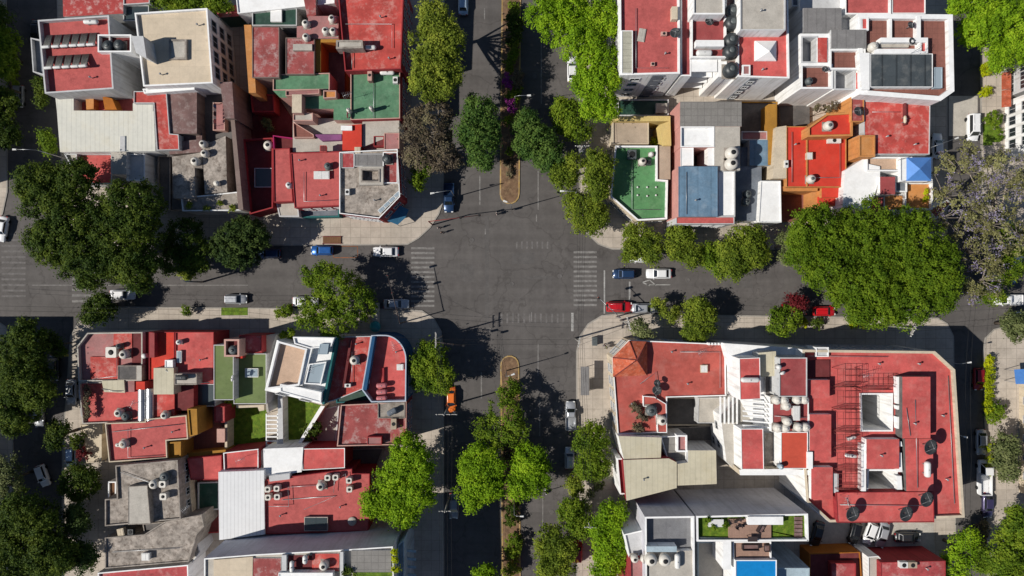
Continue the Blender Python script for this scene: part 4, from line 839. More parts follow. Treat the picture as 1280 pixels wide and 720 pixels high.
sheet('lane_line', [rect(599, 219, 600.6, 256), rect(672, 214, 673.4, 262), rect(676, 55, 677.4, 130), rect(672, 430, 673.2, 470), rect(601, 465, 602.4, 498), rect(674, 500, 675.2, 545),
                    rect(678, 620, 679, 660), rect(605, 10, 606.3, 24), rect(670, 268, 671.2, 277), rect(606, 286, 607.2, 293), rect(40, 356, 310, 357), rect(664, 390, 665, 402)], .007, 'line_worn')
mh = [(640, 355), (668, 95), (590, 300), (700, 345), (612, 412), (690, 560), (860, 350), (250, 352), (600, 620), (1208, 150), (690, 640)]
for x, y in mh:
    mb = MB(); p = W(x, y, 0); mb.lathe([(.42, .004), (.42, .012), (.34, .012), (.33, .009), (.05, .009)], (0, 0, 0), 20); o = mb.build('manhole_cover', 'concrete_dark'); o.location = p
    tag(o, {0: 'round drain cover in the middle of the intersection', 1: 'round drain cover in the upper right avenue lane', 2: 'round drain cover just north-west of the intersection', 3: 'round drain cover beside the right crossing', 4: 'round drain cover south-west of the intersection', 5: 'round drain cover in the lower right lane between tree shadows', 6: 'round drain cover in the right-hand street', 7: 'round drain cover in the left-hand street near the silver hatchback', 8: 'round drain cover in the deep shade of the lower left lane', 9: 'round drain cover beside the white minivan', 10: 'round drain cover south of the white scooter'}[mh.index((x, y))], 'manhole cover', 'round drain covers in the road')
sheet('road_patch', [rect(575, 330, 592, 352), rect(640, 316, 668, 330), rect(655, 345, 690, 349), rect(606, 270, 611, 420), rect(683, 470, 700, 492), rect(905, 345, 940, 360), rect(222, 322, 262, 334), rect(660, 200, 690, 212), rect(576, 440, 596, 470)], .0055, 'asphalt_dark')
sheet('bicycle_marking', [strip((803, 353), (812, 350), 1.3), strip((803, 353), (812, 357), 1.3), strip((812, 350), (820, 357), 1.1), strip((808, 356), (838, 356), 1)] , .007, 'line')
sheet('parking_marking', [strip((415, 307.6), (447, 307.8), 1.2), strip((417, 322), (447, 322), 1), strip((417, 308), (417, 322), 1), strip((447, 308), (447, 322), 1)], .008, 'line_orange')
sheet('lawn', [rect(277, 384.5, 310, 394)], .16, 'lawn'); sheet('lawn', [rect(1240, 162, 1249, 178), rect(1228, 155, 1240, 182)], .16, 'lawn')
sheet('lawn', [[(284, 505), (334, 505), (334, 562), (284, 563)], [(351, 492), (407, 508), (372, 562), (354, 562)]], .2, 'lawn')
sheet('driveway', [rect(1186, 120, 1222, 170)], .006, 'concrete_light'); sheet('yard', [[(1012, 640), (1166, 655), (1168, 690), (1010, 694)]], .15, 'concrete_light')
# ------------------------------------------------------------ things standing on the roofs
def tank_white(px, py, zb, label, r=.62, h=1.35, body='tank_white', lid='dark', group='rooftop water tanks'):
    p = W(px, py, zb + h); p.z = zb; e = empty('water_tank', p, label, 'water tank', group)
    mb = MB(); mb.lathe([(r * .98, .06), (r, .3), (r, h * .72), (r * .93, h * .82), (r * .62, h * .97), (r * .42, h)], (0, 0, 0), 18)
    for k in range(3): mb.lathe([(r * 1.02, .35 + k * .25), (r * 1.02, .42 + k * .25)], (0, 0, 0), 18)
    mb.build('body', body, e)
    mb = MB(); mb.lathe([(r * .40, h), (r * .38, h + .07), (r * .1, h + .1)], (0, 0, 0), 14); mb.build('lid', lid, e)
    mb = MB(); mb.box((0, 0, .03), (r * 2.1, r * 2.1, .06)); mb.build('stand', 'concrete', e)
    return e
def tank_black(px, py, zb, label, r=1.0, h=1.7):
    return tank_white(px, py, zb, label, r, h, 'tank_black', 'tank_grey', 'large black rooftop tanks')
def tank_grey(px, py, zb, label, r=.6): return tank_white(px, py, zb, label, r, 1.2, 'tank_grey', 'tank_black')
def tank_square(px, py, zb, label, s=1.1, h=1.2):
    p = W(px, py, zb + h); p.z = zb; e = empty('water_tank', p, label, 'water tank', 'square white rooftop tanks')
    mb = MB(); q = inset([(-s / 2, -s / 2), (s / 2, -s / 2), (s / 2, s / 2), (-s / 2, s / 2)], 0)
    c = .15; pl = [(-s / 2 + c, -s / 2), (s / 2 - c, -s / 2), (s / 2, -s / 2 + c), (s / 2, s / 2 - c), (s / 2 - c, s / 2), (-s / 2 + c, s / 2), (-s / 2, s / 2 - c), (-s / 2, -s / 2 + c)]
    mb.prism(pl, 0.05, h); mb.build('body', 'tank_white', e)
    mb = MB(); mb.lathe([(s * .26, h), (s * .24, h + .06), (.03, h + .08)], (0, 0, 0), 12); mb.build('lid', 'dark', e)
    mb = MB(); mb.box((0, 0, .025), (s * .9, s * .9, .05)); mb.build('stand', 'concrete', e)
def gas_tank(px, py, zb, label, L=2.2, r=.38, rz=0, body='white_obj'):
    p = W(px, py, zb + .9); p.z = zb; e = empty('gas_tank', p, label, 'gas tank', 'white rooftop gas tanks', rz)
    mb = MB(); a = L / 2; mb.lathe([(.02, -a), (r * .6, -a + .08), (r * .92, -a + .22), (r, -a + .4), (r, a - .4), (r * .92, a - .22), (r * .6, a - .08), (.02, a)], (0, 0, .75), 14, axis='X'); mb.build('body', body, e)
    for s in (-1, 1): mb = MB(); mb.box((s * L * .28, 0, .2), (.1, r * 1.5, .4)); mb.build('leg', 'steel', e)
    mb = MB(); mb.lathe([(.09, 1.1), (.09, 1.24), (.03, 1.26)], (0, 0, 0), 10); mb.build('valve_cap', 'steel', e)
def heater(px, py, zb, label):
    p = W(px, py, zb + .8); p.z = zb; e = empty('water_heater', p, label, 'water heater', 'upright roof water heaters')
    mb = MB(); mb.lathe([(.3, .1), (.33, .2), (.33, 1.75), (.2, 1.9), (.06, 1.92)], (0, 0, 0), 14); mb.build('body', 'tank_white', e)
    mb = MB(); mb.lathe([(.05, 1.9), (.05, 2.3), (.11, 2.3), (.11, 2.4)], (0, 0, 0), 8); mb.build('flue', 'steel', e)
    mb = MB(); mb.tube([(.3, 0, .4), (1.1, .05, .4), (1.1, .05, .05)], .03, 5); mb.build('pipe', 'steel', e)
def solar(px, py, zb, label):
    p = W(px, py, zb + .5); p.z = zb; e = empty('solar_heater', p, label, 'solar heater', 'rows of rooftop solar water heaters', R_(4))
    mb = MB()
    for k in range(9): x = -.46 + k * .115; mb.tube([(x + .12, 1.15, .22), (x, -.95, 1.0)], .045, 6)
    mb.build('collector_tubes', 'solar_tube', e)
    mb = MB(); mb.box((0.05, .1, .52), (1.1, 2.1, .03), 0, rx=-.36); mb.build('reflector', 'solar_tube', e)
    mb = MB(); mb.lathe([(.05, -.62), (.22, -.6), (.24, -.5), (.24, .5), (.22, .6), (.05, .62)], (0, -1.1, 1.12), 14, axis='X'); mb.build('tank', 'white_obj', e)
    mb = MB()
    for x in (-.5, .5): mb.tube([(x, -1.1, 1.0), (x, -1.1, 0)], .03, 4); mb.tube([(x, 1.2, .15), (x, -1.1, 0.95)], .03, 4); mb.tube([(x, 1.2, .2), (x, 1.2, 0)], .03, 4)
    mb.build('frame', 'steel', e)
def dish(px, py, zb, label, r=1.2, mastz=1.6, az=0.6, cat='satellite dish'):
    p = W(px, py, zb + mastz); p.z = zb; e = empty('satellite_dish', p, label, cat, 'big dark mesh dishes' if r > 1 else None, az)
    mb = MB(); n = 20; prof = [(r * t, .32 * r * t * t) for t in (.06, .3, .55, .8, 1.0)]
    m = Matrix.Rotation(R_(14), 3, 'Y'); vs = []; fs = []
    for rr, h in prof:
        for k in range(n): a = 2 * math.pi * k / n; vs.append(m @ Vector((rr * math.cos(a), rr * math.sin(a), h)) + Vector((0, 0, mastz)))
    for i in range(len(prof) - 1): fs += [(i * n + k, i * n + (k + 1) % n, (i + 1) * n + (k + 1) % n, (i + 1) * n + k) for k in range(n)]
    mb.add(vs, fs, smooth=True); o = mb.build('reflector', 'mesh_dark', e); sol = o.modifiers.new('thickness', 'SOLIDIFY'); sol.thickness = .04
    mb = MB(); mb.tube([(0, 0, 0), (0, 0, mastz)], .06, 8); mb.build('mast', 'steel', e)
    f = m @ Vector((0, 0, r * .8)) + Vector((0, 0, mastz)); mb = MB()
    for k in range(3): a = 2 * math.pi * k / 3; mb.tube([m @ Vector((r * .95 * math.cos(a), r * .95 * math.sin(a), .3 * r)) + Vector((0, 0, mastz)), f], .025, 4)
    mb.build('feed_arm', 'steel', e); mb = MB(); mb.lathe([(.07, -.08), (.09, .1)], f, 8); mb.build('feed_horn', 'steel', e)
def ac_unit(px, py, zb, label, w=1.0, d=.8, h=.8, rz=0, body='white_obj'):
    p = W(px, py, zb + h); p.z = zb; e = empty('air_conditioner', p, label, 'air conditioner', None, rz)
    mb = MB(); mb.box((0, 0, h / 2 + .06), (w, d, h)); 
    for k in range(6): mb.box((-w * .4 + k * w * .16, -d / 2 - .01, h / 2 + .06), (.03, .02, h * .8))
    mb.build('casing', body, e)
    mb = MB(); mb.lathe([(min(w, d) * .36, h + .062), (min(w, d) * .36, h + .1), (min(w, d) * .3, h + .1), (.04, h + .085)], (0, 0, 0), 14); mb.build('fan_grille', 'dark', e)
    
    for q in (-1, 1): mb = MB(); mb.box((q * w * .35, 0, .03), (.1, d * .9, .06)); mb.build('foot', 'steel', e)
def skylight(px, py, zb, label, w, d, h=.5, rz=0, m='white_obj', pane='glass_pale'):
    p = W(px, py, zb + h); p.z = zb; e = empty('skylight', p, label, 'skylight', None, rz)
    mb = MB(); mb.box((0, 0, h / 2), (w, d, h)); mb.box((0, 0, h + .03), (w + .12, d + .12, .06)); mb.build('curb', m, e)
    mb = MB(); mb.box((0, 0, h + .08), (w - .1, d - .1, .05)); mb.box((0, 0, h + .11), (.05, d, .03)); mb.build('pane', pane, e)
def pipe(name, pts, r, m, label, cat): 
    mb = MB(); mb.tube([W(x, y, z) for x, y, z in pts], r, 5); l = W(pts[0][0], pts[0][1], 0); o = mb.build(name, m, None, l); o.location = l; tag(o, label, cat)

for i, x in enumerate((60, 72, 83, 94, 104.5, 115.5)):
    solar(x, 52 - i * .6, 9.05, ['west end', 'second from the west', 'third from the west', 'fourth from the west', 'second from the east', 'east end'][i] + ' solar heater in the upper row of six on the red roof')
for i, x in enumerate((63, 74, 85, 96, 106)):
    solar(x, 78 - i * .6, 9.05, ['west end', 'second from the west', 'middle', 'second from the east', 'east end'][i] + ' solar heater in the lower row of five on the red roof')
gas_tank(113, 27, 9.05, 'white gas tank along the north parapet above the solar heaters', 2.5)
tank_black(133, 56, 9.3, 'west dark tank inside the white walled tank enclosure', .85, 1.2)
tank_black(147, 55, 9.3, 'east dark tank inside the white walled tank enclosure', .85, 1.2)
tank_white(90, 132, 4.3, 'dark green tank on the small red patio by the metal roof', .6, 1.1, 'tank_black', 'tank_grey')
skylight(101, 121.5, 4.3, 'pale skylight box on the small red patio by the metal roof', 1.2, .7)
tank_white(252, 179, 6.6, 'north tank of three at the edge of the weathered concrete house')
tank_white(254, 191, 6.6, 'middle tank of three at the edge of the weathered concrete house')
tank_white(242, 201, 6.6, 'south-west tank of three on the weathered concrete house', .7)
tank_white(270, 229, 6.6, 'lone small white tank at the south of the weathered concrete roof', .45, .9, lid='tank_white')
tank_white(381, 28, 8.4, 'white tank on pink slab, north one of the west pair'); tank_white(381.5, 45, 8.4, 'white tank on pink slab, south one of the west pair')
tank_white(414, 22, 8.4, 'white tank alone at the north-east corner of the pink slab')
tank_white(406, 37, 8.4, 'west tank of the touching pair beside the big red roof'); tank_white(415.5, 37.5, 8.4, 'east tank of the touching pair beside the big red roof')
gas_tank(463, 59, 9.25, 'white gas tank beside the grey stairwell on the big red roof', 1.9)
gas_tank(484, 90.5, 8.05, 'white gas tank on the north edge of the green roof', 2.5)
heater(437, 139, 8.05, 'west upright heater casting a shadow on the green roof'); heater(465, 136.5, 8.05, 'east upright heater casting a shadow on the green roof')
ac_unit(494, 100, 8.05, 'small white unit against the east edge of the green roof', .8, 1.1)
ac_unit(462, 94, 8.05, 'pinkish masonry vent stack on the north edge of the green roof', .7, 1.8, 1.4, body='pink_plain')
gas_tank(434, 143, 8.05, 'rusty pipe manifold lying on the green roof', 1.2, .12, R_(90), 'rust_red')
tank_white(334, 181, 4.1, 'white tank over the shaded red terrace by the blank side wall', .8)
tank_white(360, 231, 6.2, 'blue-white tank at the edge of the narrow red roof', .5, 1.2, 'white_obj', 'tank_grey')
tank_grey(409, 207, 7.05, 'dark tank behind the white skylight on the wide red roof')
skylight(402, 219, 7.05, 'white skylight box on the wide red roof', 2.5, 1.2, .5, pane='white_obj')
skylight(410, 184, 4.6, 'cream roof hatch among junk behind the wide red roof', 1.3, 1.2, .6, R_(15), 'cream_wall', 'cream_wall')
skylight(404, 186, 7.0, 'small red vent box on the north edge of the wide red roof', 1.0, 1.0, .7, 0, 'red', 'maroon')
tank_black(483.5, 198, 7.8, 'dark tank on the small deck of the pebbled corner roof', .8, 1.2)
for i in range(4): skylight(477 + i * 6.5, 262 - i * 6.2, 7.5, ['lowest', 'second lowest', 'second highest', 'highest'][i] + ' white vent box along the cut corner of the pebbled roof', 1.1, .6, .35, R_(42))
ac_unit(434, 240, 7.45, 'white air conditioner at the west edge of the pebbled roof', .7, 1.0, .7)
skylight(447, 188, 7.0, 'cream box on the grey slabs behind the corner building', .9, 1.0, .6, 0, 'cream_wall', 'cream_wall')
# north-east
for (x, y), l in zip(((917, 12), (917, 26), (916, 48), (915.5, 62), (916, 85)), ('northernmost big black tank of five beside the pale penthouse', 'second big black tank from the north beside the pale penthouse', 'big black tank level with the red roof and just south of the penthouse', 'big black tank just west of the white pyramid skylight', 'southernmost big black tank of the five in a line')):
    tank_black(x, y, 11.5, l, 1.15, 1.9)
gas_tank(880.5, 66, 11.75, 'white gas tank above the balcony recess of the white towers', 2.6, .5)
dish(844, 42, 12.05, 'dark dish on the east parapet of the scuffed red tower roof', .85, 1.0, 2.5)
skylight(802, 44, 12.05, 'greyish patch hatch near the west side of the scuffed red roof', 1.0, 2.0, .12, R_(-10), 'concrete_light', 'concrete_light')
ac_unit(830, 42, 12.05, 'small pinkish box beside the dish on the scuffed red roof', .9, .6, .5, body='pink_plain')
ac_unit(816, 80, 12.05, 'small pinkish vent near the south edge of the scuffed red roof', .6, .6, .4, body='pink_plain')
dish(886, 28, 11.75, 'pink-trimmed dish on the small red roof of the balcony tower', .7, .9, 1.2)
tank_white(1094, 57, 10.8, 'white domed tank on the brown terrace beside the glass roof', .75, 1.4, lid='tank_white')
tank_grey(1013, 100, 10.1, 'grey tank on the brown tiled terrace with white walls', .55)
dish(1031, 87, 10.9, 'little pale dish on the white parapet between the terraces', .5, .8, 2.0)
dish(1139, 52, 11.2, 'small white dish above the terrace wall by the glass roof', .6, .8, .2)
dish(1138, 32, 10.8, 'white rotary clothes dryer on the upper brown terrace', .6, 1.2, .9, 'clothes dryer')
tank_white(804, 201, 4.65, 'cream tank on the bright green terrace', .65); tank_white(815, 192, 4.65, 'slim white tank at the east wall of the bright green terrace', .4, 1.3, 'white_obj', 'white_obj')
ac_unit(790, 193, 4.65, 'grey sheet metal unit on the bright green terrace', 1.5, 1.6, .6, body='tank_grey'); ac_unit(811, 203, 4.65, 'dark square unit beside the cream tank on the green terrace', .8, .9, .7, body='mesh_dark')
for i, (x, y) in enumerate(((797, 234), (809, 234), (820, 234), (797, 244), (809, 245), (820, 244))):
    p = W(x, y, 4.85); p.z = 4.6; e = empty('roof_vent', p, ['north-west', 'north middle', 'north-east', 'south-west', 'south middle', 'south-east'][i] + ' white vent cap of the six on the green terrace', 'vent', 'white vent caps on the green terrace')
    mb = MB(); mb.lathe([(.07, 0), (.07, .25)], (0, 0, 0), 8); mb.build('pipe', 'white_obj', e); mb = MB(); mb.lathe([(.17, .25), (.16, .3), (.03, .36)], (0, 0, 0), 10); mb.build('cap', 'white_obj', e)
tank_white(917, 190, 8.55, 'north cream tank of the pair beside the light blue roof', 1.0, 1.7); tank_white(916.5, 203.5, 8.55, 'south cream tank of the pair beside the light blue roof', 1.0, 1.7)
tank_grey(935.5, 242, 4.65, 'north grey tank of the pair on the slate roof', .65); tank_grey(934, 251.5, 4.65, 'south grey tank of the pair on the slate roof', .65)
tank_white(1038, 156, 8.25, 'white tank on the upper bright red roof', .75, lid='tank_grey'); tank_white(1016, 223, 6.05, 'white tank at the south of the bright red roof', .7, lid='tank_grey')
skylight(1012, 195, 6.05, 'small cream vent box in the middle of the bright red roof', .9, 1.1, .7, 0, 'cream_wall', 'white_obj')
ac_unit(1043, 175.5, 6.05, 'low white air conditioner below the orange parapet', 2.2, .9, .6); ac_unit(983, 205, 6.1, 'white unit on the west edge of the bright red roof', .6, 1.2, .6)
dish(1072, 140, 8.85, 'dark dish on the small worn roof beside the wide flat red roof', .8, 1.0, 1.0); gas_tank(1132, 149, 8.45, 'cream capsule at the end of the ridge vent line', 1.3, .25, R_(90), 'cream_wall')
# south-west
tank_square(138.5, 440.5, 5.55, 'wide white cistern on the faded pink terrace', 1.8, 1.1); tank_white(152.5, 443.5, 5.85, 'white tank beside the wide cistern on the corner house', .75)
tank_grey(146.5, 433, 5.85, 'small grey tank behind the wide white cistern', .42)
tank_white(146, 517, 5.15, 'white tank at the south of the plant-edged red roof', .7); tank_grey(155, 521, 5.15, 'dark tank in the clutter south of the plant-edged red roof', .7); tank_white(204, 520, 5.65, 'white tank just east of the silver barrel roofs', .65)
tank_white(180, 445, 5.3, 'lavender bucket-like tank in the shade by the bright red roof', .4, .8, 'white_obj', 'tank_grey')
tank_white(222.5, 428, 6.35, 'small white tank at the north edge of the plain red roof', .4, 1.0, 'white_obj', 'tank_grey'); skylight(224, 446, 6.35, 'pale skylight strip on the plain red roof', .7, 1.9, .4)
gas_tank(227, 472, 8.3, 'dark capsule tank lying on the concrete stairwell', 2.0, .45, 0, 'mesh_dark')
tank_white(152, 556, 5.95, 'lone beige tank on the large lower red roof', .7, 1.3, 'tank_white', 'tan'); gas_tank(148, 556.5, 5.95, 'beige gas capsule touching the lone tank on the lower red roof', 1.2, .35, 0, 'tank_white')
tank_grey(290, 438, 8.35, 'dark tank in the red framed square beside the olive roofs', .7)
skylight(314.5, 466, 5.85, 'pale green-white skylight on the olive green roof', 2.1, 1.4, .5); gas_tank(290, 473, 7.85, 'thin white cylinder on the higher olive roof', 1.1, .2, R_(80))
tank_white(442, 451, 6.7, 'white tank on the shaded red roof beside the blue wall', .75); ac_unit(434.5, 482, 6.7, 'white box unit at the south of the shaded red roof', 1.0, .6, .6); skylight(459, 476, 6.7, 'small white hatch against the dark blue wall', .6, .9, .5)
for (x, y), l in zip(((477, 482), (477, 490), (477, 498)), ('north', 'middle', 'south')): gas_tank(x, y, 6.4, l + ' pink painted tank of the three on the rounded corner roof', 1.9, .45, R_(5), 'tank_pink')
skylight(500, 459, 6.4, 'white vent box near the rounded parapet', 1.0, .9, .5, 0, 'white_obj', 'white_obj')
gas_tank(490, 515, 6.7, 'blue-grey tank on the concrete deck by the street', 1.9, .5, R_(30), 'slate'); ac_unit(492, 530, 6.25, 'cream chimney block on the flaking red roof', .9, 1.8, .9, body='tan')
tank_white(190, 606.5, 7.35, 'round white tank beside the raised concrete slab', .75); tank_square(202.5, 605.5, 7.35, 'upper square white tank on the weathered concrete roof'); tank_square(203.5, 621, 7.35, 'lower square white tank on the weathered concrete roof')
tank_grey(204, 597, 7.35, 'dark tank at the north of the weathered concrete roof', .75)
skylight(182, 696, 6.85, 'pinkish white hatch on the cracked concrete roof', 1.2, 1.1, .7, 0, 'white_obj', 'white_obj'); skylight(151, 666, 6.0, 'cream box among junk on the cracked concrete house', 1.0, 1.3, .8, .2, 'cream_wall', 'cream_wall'); ac_unit(163, 665, 6.0, 'dark square box among junk on the cracked concrete house', .9, .9, .8, body='mesh_dark')
for (x, y), l in zip(((334, 612), (345.5, 611), (334.5, 622), (346, 621.5)), ('north-west', 'north-east', 'south-west', 'south-east')): tank_square(x, y, 6.85, l + ' square tank of the four beside the white ribbed roof', .95)
for (x, y), l in zip(((409, 597.5), (419, 597), (436, 601), (436.5, 612)), ('west tank of the upper square pair on the long red roof', 'second tank from the west in the square row on the long red roof', 'upper tank at the east pipe frame of the long red roof', 'lower tank at the east pipe frame of the long red roof')): tank_square(x, y, 6.85, l, .95)
tank_white(400, 609, 6.85, 'large round tank in the middle of the long red roof', .75, 1.6)
skylight(395, 655, 6.85, 'dark ribbed skylight in the shade of the tall grey wall', 3.8, 2.2, .6, 0, 'concrete_light', 'glass_roof')
p = W(440, 652, 7.1); p.z = 6.85; e = empty('round_hatch', p, 'round grey disc on the red roof under the tall grey wall', 'hatch'); mb = MB(); mb.lathe([(.75, 0), (.75, .18), (.68, .25), (.1, .3)], (0, 0, 0), 20); mb.build('cover', 'concrete_light', e); mb = MB(); mb.box((0, 0, .33), (.35, .06, .06)); mb.build('handle', 'steel', e)
tank_white(403.5, 709, 14.7, 'white tank on the small red roof of the tall grey walled block', .7); gas_tank(381, 700, 14.7, 'pale gas tank between the roofs of the tall grey walled block', 1.4, .4, R_(90)); gas_tank(364.5, 709, 14.7, 'slim white capsule beside the dividing wall of the tall grey block', 1.9, .35, R_(90))
# south-east
skylight(880, 461, 5.95, 'cream roof hatch on the long red corner roof', 1.1, 1.2, .4, 0, 'cream_wall', 'white_obj')
tank_white(828.5, 526.5, 6.65, 'white tank on the red stair roof of the corner house', .8); tank_grey(815, 514, 6.65, 'dark tank behind the stair roof of the corner house', .9); dish(821, 488, 6.0, 'grey dish in the clutter of the red corner roof', .8, 1.1, 1.9); dish(821, 479, 6.0, 'pale grey dish north of the roof clutter on the red corner roof', .6, 1.2, .9)
for (x, y), l in zip(((972.5, 501), (982, 501), (985, 508.5), (998.5, 500.5), (1007.5, 500.5)), ('northwest', 'second', 'middle offset', 'fourth', 'east end')): tank_white(x, y, 11.75, l + ' white tank of the upper cluster on the dull red roof', .68, 1.3, lid='tank_white')
for (x, y), l in zip(((986, 528), (974, 536), (983.5, 536), (1000, 535), (1009, 535)), ('northmost', 'west end', 'second', 'fourth', 'east end')): tank_white(x, y, 11.75, l + ' white tank of the lower cluster on the dull red roof', .68, 1.3, lid='tank_white')
skylight(995.5, 516.5, 11.75, 'tall white box between the two tank clusters', 1.0, 2.2, .7, 0, 'white_obj', 'white_obj')
gas_tank(938, 475, 12.25, 'white gas tank on the narrow red roof beside the white side wall', 3.0, .42); gas_tank(979, 466.5, 12.9, 'white capsule at the west edge of the dull red upper roof', .9, .25, .4); tank_white(974, 459, 12.9, 'little white drum at the west edge of the dull red upper roof', .35, .8, 'white_obj', 'white_obj')
for (x, y, z), l in zip(((1161, 558, 11.9), (1156, 623, 11.75), (1064, 641, 11.75), (1130.5, 641, 11.75)), ('northernmost dark dish on the east ridge of the big red complex', 'dark dish near the south-east corner of the big red complex', 'westernmost dark dish on the south ridge of the big red complex', 'dark dish in the middle of the south ridge of the big red complex')): dish(x, y, z, l, 1.25, 1.7, -.4)
gas_tank(1160, 587, 11.95, 'white gas tank on the east ridge between two dark dishes', 2.6, .5, R_(90))
tank_white(977, 584, 12.1, 'small pale blue drum at the corner of the orange red roof', .4, 1.0, 'blue_pale', 'white_obj')
gas_tank(1065, 548, 10.65, 'white laundry bundle in the upper drying cage', 1.6, .25, .3); gas_tank(1064, 570, 10.65, 'white laundry bundle in the lower drying cage', 2.0, .3, -.1)
for (x, y), l in zip(((815, 702), (832, 702)), ('west', 'east')): tank_white(x, y, 13.5, l + ' large cream tank on the roof of the tall white block', .95, 1.7)
for (x, y), l in zip(((794, 700), (806, 700)), ('west', 'east')): tank_white(x, y, 11.6, l + ' small cream tank on the pink side roof of the tall block', .6, 1.2)
gas_tank(847, 702, 13.5, 'upright-looking white gas tank beside the large cream tanks', 2.4, .45, R_(90))
ac_unit(1130, 706.5, 6.7, 'white air conditioner on the red roof by the car yard', 1.3, 1.0, .8); ac_unit(1141, 706.5, 6.7, 'cream air conditioner beside the white one by the car yard', 1.4, 1.0, .8, body='tan')
# drying cages and clothes lines
def cage(x0, y0, x1, y1, z, label, nx, ny, h=2.0):
    a, c = W(x0, y1, z + h), W(x1, y0, z + h); loc = Vector((a.x, a.y, z)); e = empty('drying_cage', loc, label, 'drying cage', 'wire drying cages on the big red complex')
    mb = MB(); L, B = c.x - a.x, c.y - a.y
    for i in range(nx + 1): x = L * i / nx; mb.tube([(x, 0, h), (x, B, h)], .035, 4); 
    for j in range(ny + 1): y = B * j / ny; mb.tube([(0, y, h), (L, y, h)], .035, 4)
    mb.build('top_grid', 'rust_red', e)
    for x, y in ((0, 0), (L, 0), (L, B), (0, B)): mb = MB(); mb.tube([(x, y, 0), (x, y, h)], .04, 4); mb.build('post', 'rust_red', e)
    mb = MB()
    for k in range(1, 8): mb.tube([(0, 0, h * k / 8), (L, 0, h * k / 8)], .02, 4); mb.tube([(L, 0, h * k / 8), (L, B, h * k / 8)], .02, 4)
    mb.build('side_grid', 'rust_red', e)
for k, (y0, y1) in enumerate(((461, 484), (488, 512), (515, 540), (543, 562), (566, 588), (592, 612))):
    cage(1047, y0, 1076, y1, 10.65, ['northernmost', 'second from the north', 'third from the north', 'third from the south', 'second from the south', 'southernmost'][k] + ' wire drying cage on the big red roof', 4, 3)
cage(1079, 472, 1116, 487, 10.65, 'low wire drying cage just north of the square light well', 6, 2, 1.6)

def vent(px, py, zb, label, h=.7, r=.09, m='white_obj'):
    p = W(px, py, zb + h); p.z = zb; e = empty('vent_pipe', p, label, 'vent pipe', 'short vent pipes on the roofs')
    mb = MB(); mb.tube([(0, 0, 0), (0, 0, h)], r, 8); mb.build('pipe', m, e); mb = MB(); mb.lathe([(r * 2, h), (r * 1.8, h + .07), (.02, h + .16)], (0, 0, 0), 10); mb.build('cowl', 'steel', e)
for x, y, z, l in ((246, 30, 9.65, 'vent pipe in the north-east part of the plain cream roof'), (200, 92, 9.65, 'vent pipe in the south-west part of the plain cream roof'), (112, 96, 9.05, 'vent pipe on the open red roof south of the solar heaters'), (475, 20, 9.25, 'vent pipe at the north of the big clean red roof'), (486, 72, 9.25, 'vent pipe at the south-east of the big clean red roof'),
    (400, 244, 7.05, 'vent pipe on the wide red roof south of the skylight box'), (374, 200, 7.05, 'vent pipe on the wide red roof at its north-west corner'), (468, 250, 7.45, 'vent pipe on the pebbled corner roof'), (832, 66, 12.05, 'vent pipe on the scuffed red tower roof'), (954, 86, 12.05, 'vent pipe south of the white pyramid skylight'), (952, 12, 14.65, 'vent pipe on the pale penthouse roof'),
    (1110, 170, 8.45, 'vent pipe in the middle of the plain flat red roof'), (1145, 180, 8.45, 'vent pipe at the south-east of the plain flat red roof'), (870, 250, 9.05, 'vent pipe on the light blue roof'), (995, 180, 6.05, 'vent pipe at the north-west of the bright red roof'), (250, 450, 6.35, 'vent pipe on the plain red roof beside the olive one'), (180, 560, 5.95, 'vent pipe on the large lower red roof'), (215, 540, 5.95, 'vent pipe at the dormer end of the large lower red roof'),
    (350, 645, 6.85, 'vent pipe in the south-west of the long red roof'), (425, 634, 6.85, 'vent pipe in the south-east of the long red roof'), (495, 440, 6.4, 'vent pipe inside the rounded blue parapet'), (445, 430, 6.7, 'vent pipe at the north of the shaded red roof'), (840, 440, 5.95, 'vent pipe on the north side of the red corner roof'), (860, 480, 5.95, 'vent pipe near the south edge of the red corner roof'), (790, 505, 5.95, 'vent pipe in the west wing of the red corner roof'),
    (1100, 455, 10.65, 'vent pipe on the north strip of the big red complex'), (1150, 455, 10.65, 'vent pipe at the north-east of the big red complex'), (1180, 520, 10.65, 'vent pipe on the east strip of the big red complex'), (1185, 600, 10.65, 'vent pipe at the south-east of the big red complex'), (1145, 530, 12.65, 'vent pipe on the raised red strip of the complex'), (1103, 570, 12.25, 'vent pipe on the raised block between the light wells'), (805, 600, 8.25, 'vent pipe on the lower cream sheet roof'), (1160, 712, 6.65, 'vent pipe on the red roof south of the yard')):
    vent(x, y, z, l)
def antenna(px, py, zb, label, rz=0, h=2.6):
    p = W(px, py, zb + h); p.z = zb; e = empty('tv_antenna', p, label, 'antenna', 'television antennas', rz)
    mb = MB(); mb.tube([(0, 0, 0), (0, 0, h)], .03, 6); mb.build('mast', 'metal', e); mb = MB(); mb.tube([(-.8, 0, h), (.8, 0, h)], .025, 5)
    for k in range(6): x = -.7 + k * .28; L = .62 - k * .06; mb.tube([(x, -L, h), (x, L, h)], .02, 4)
    mb.build('elements', 'metal', e)
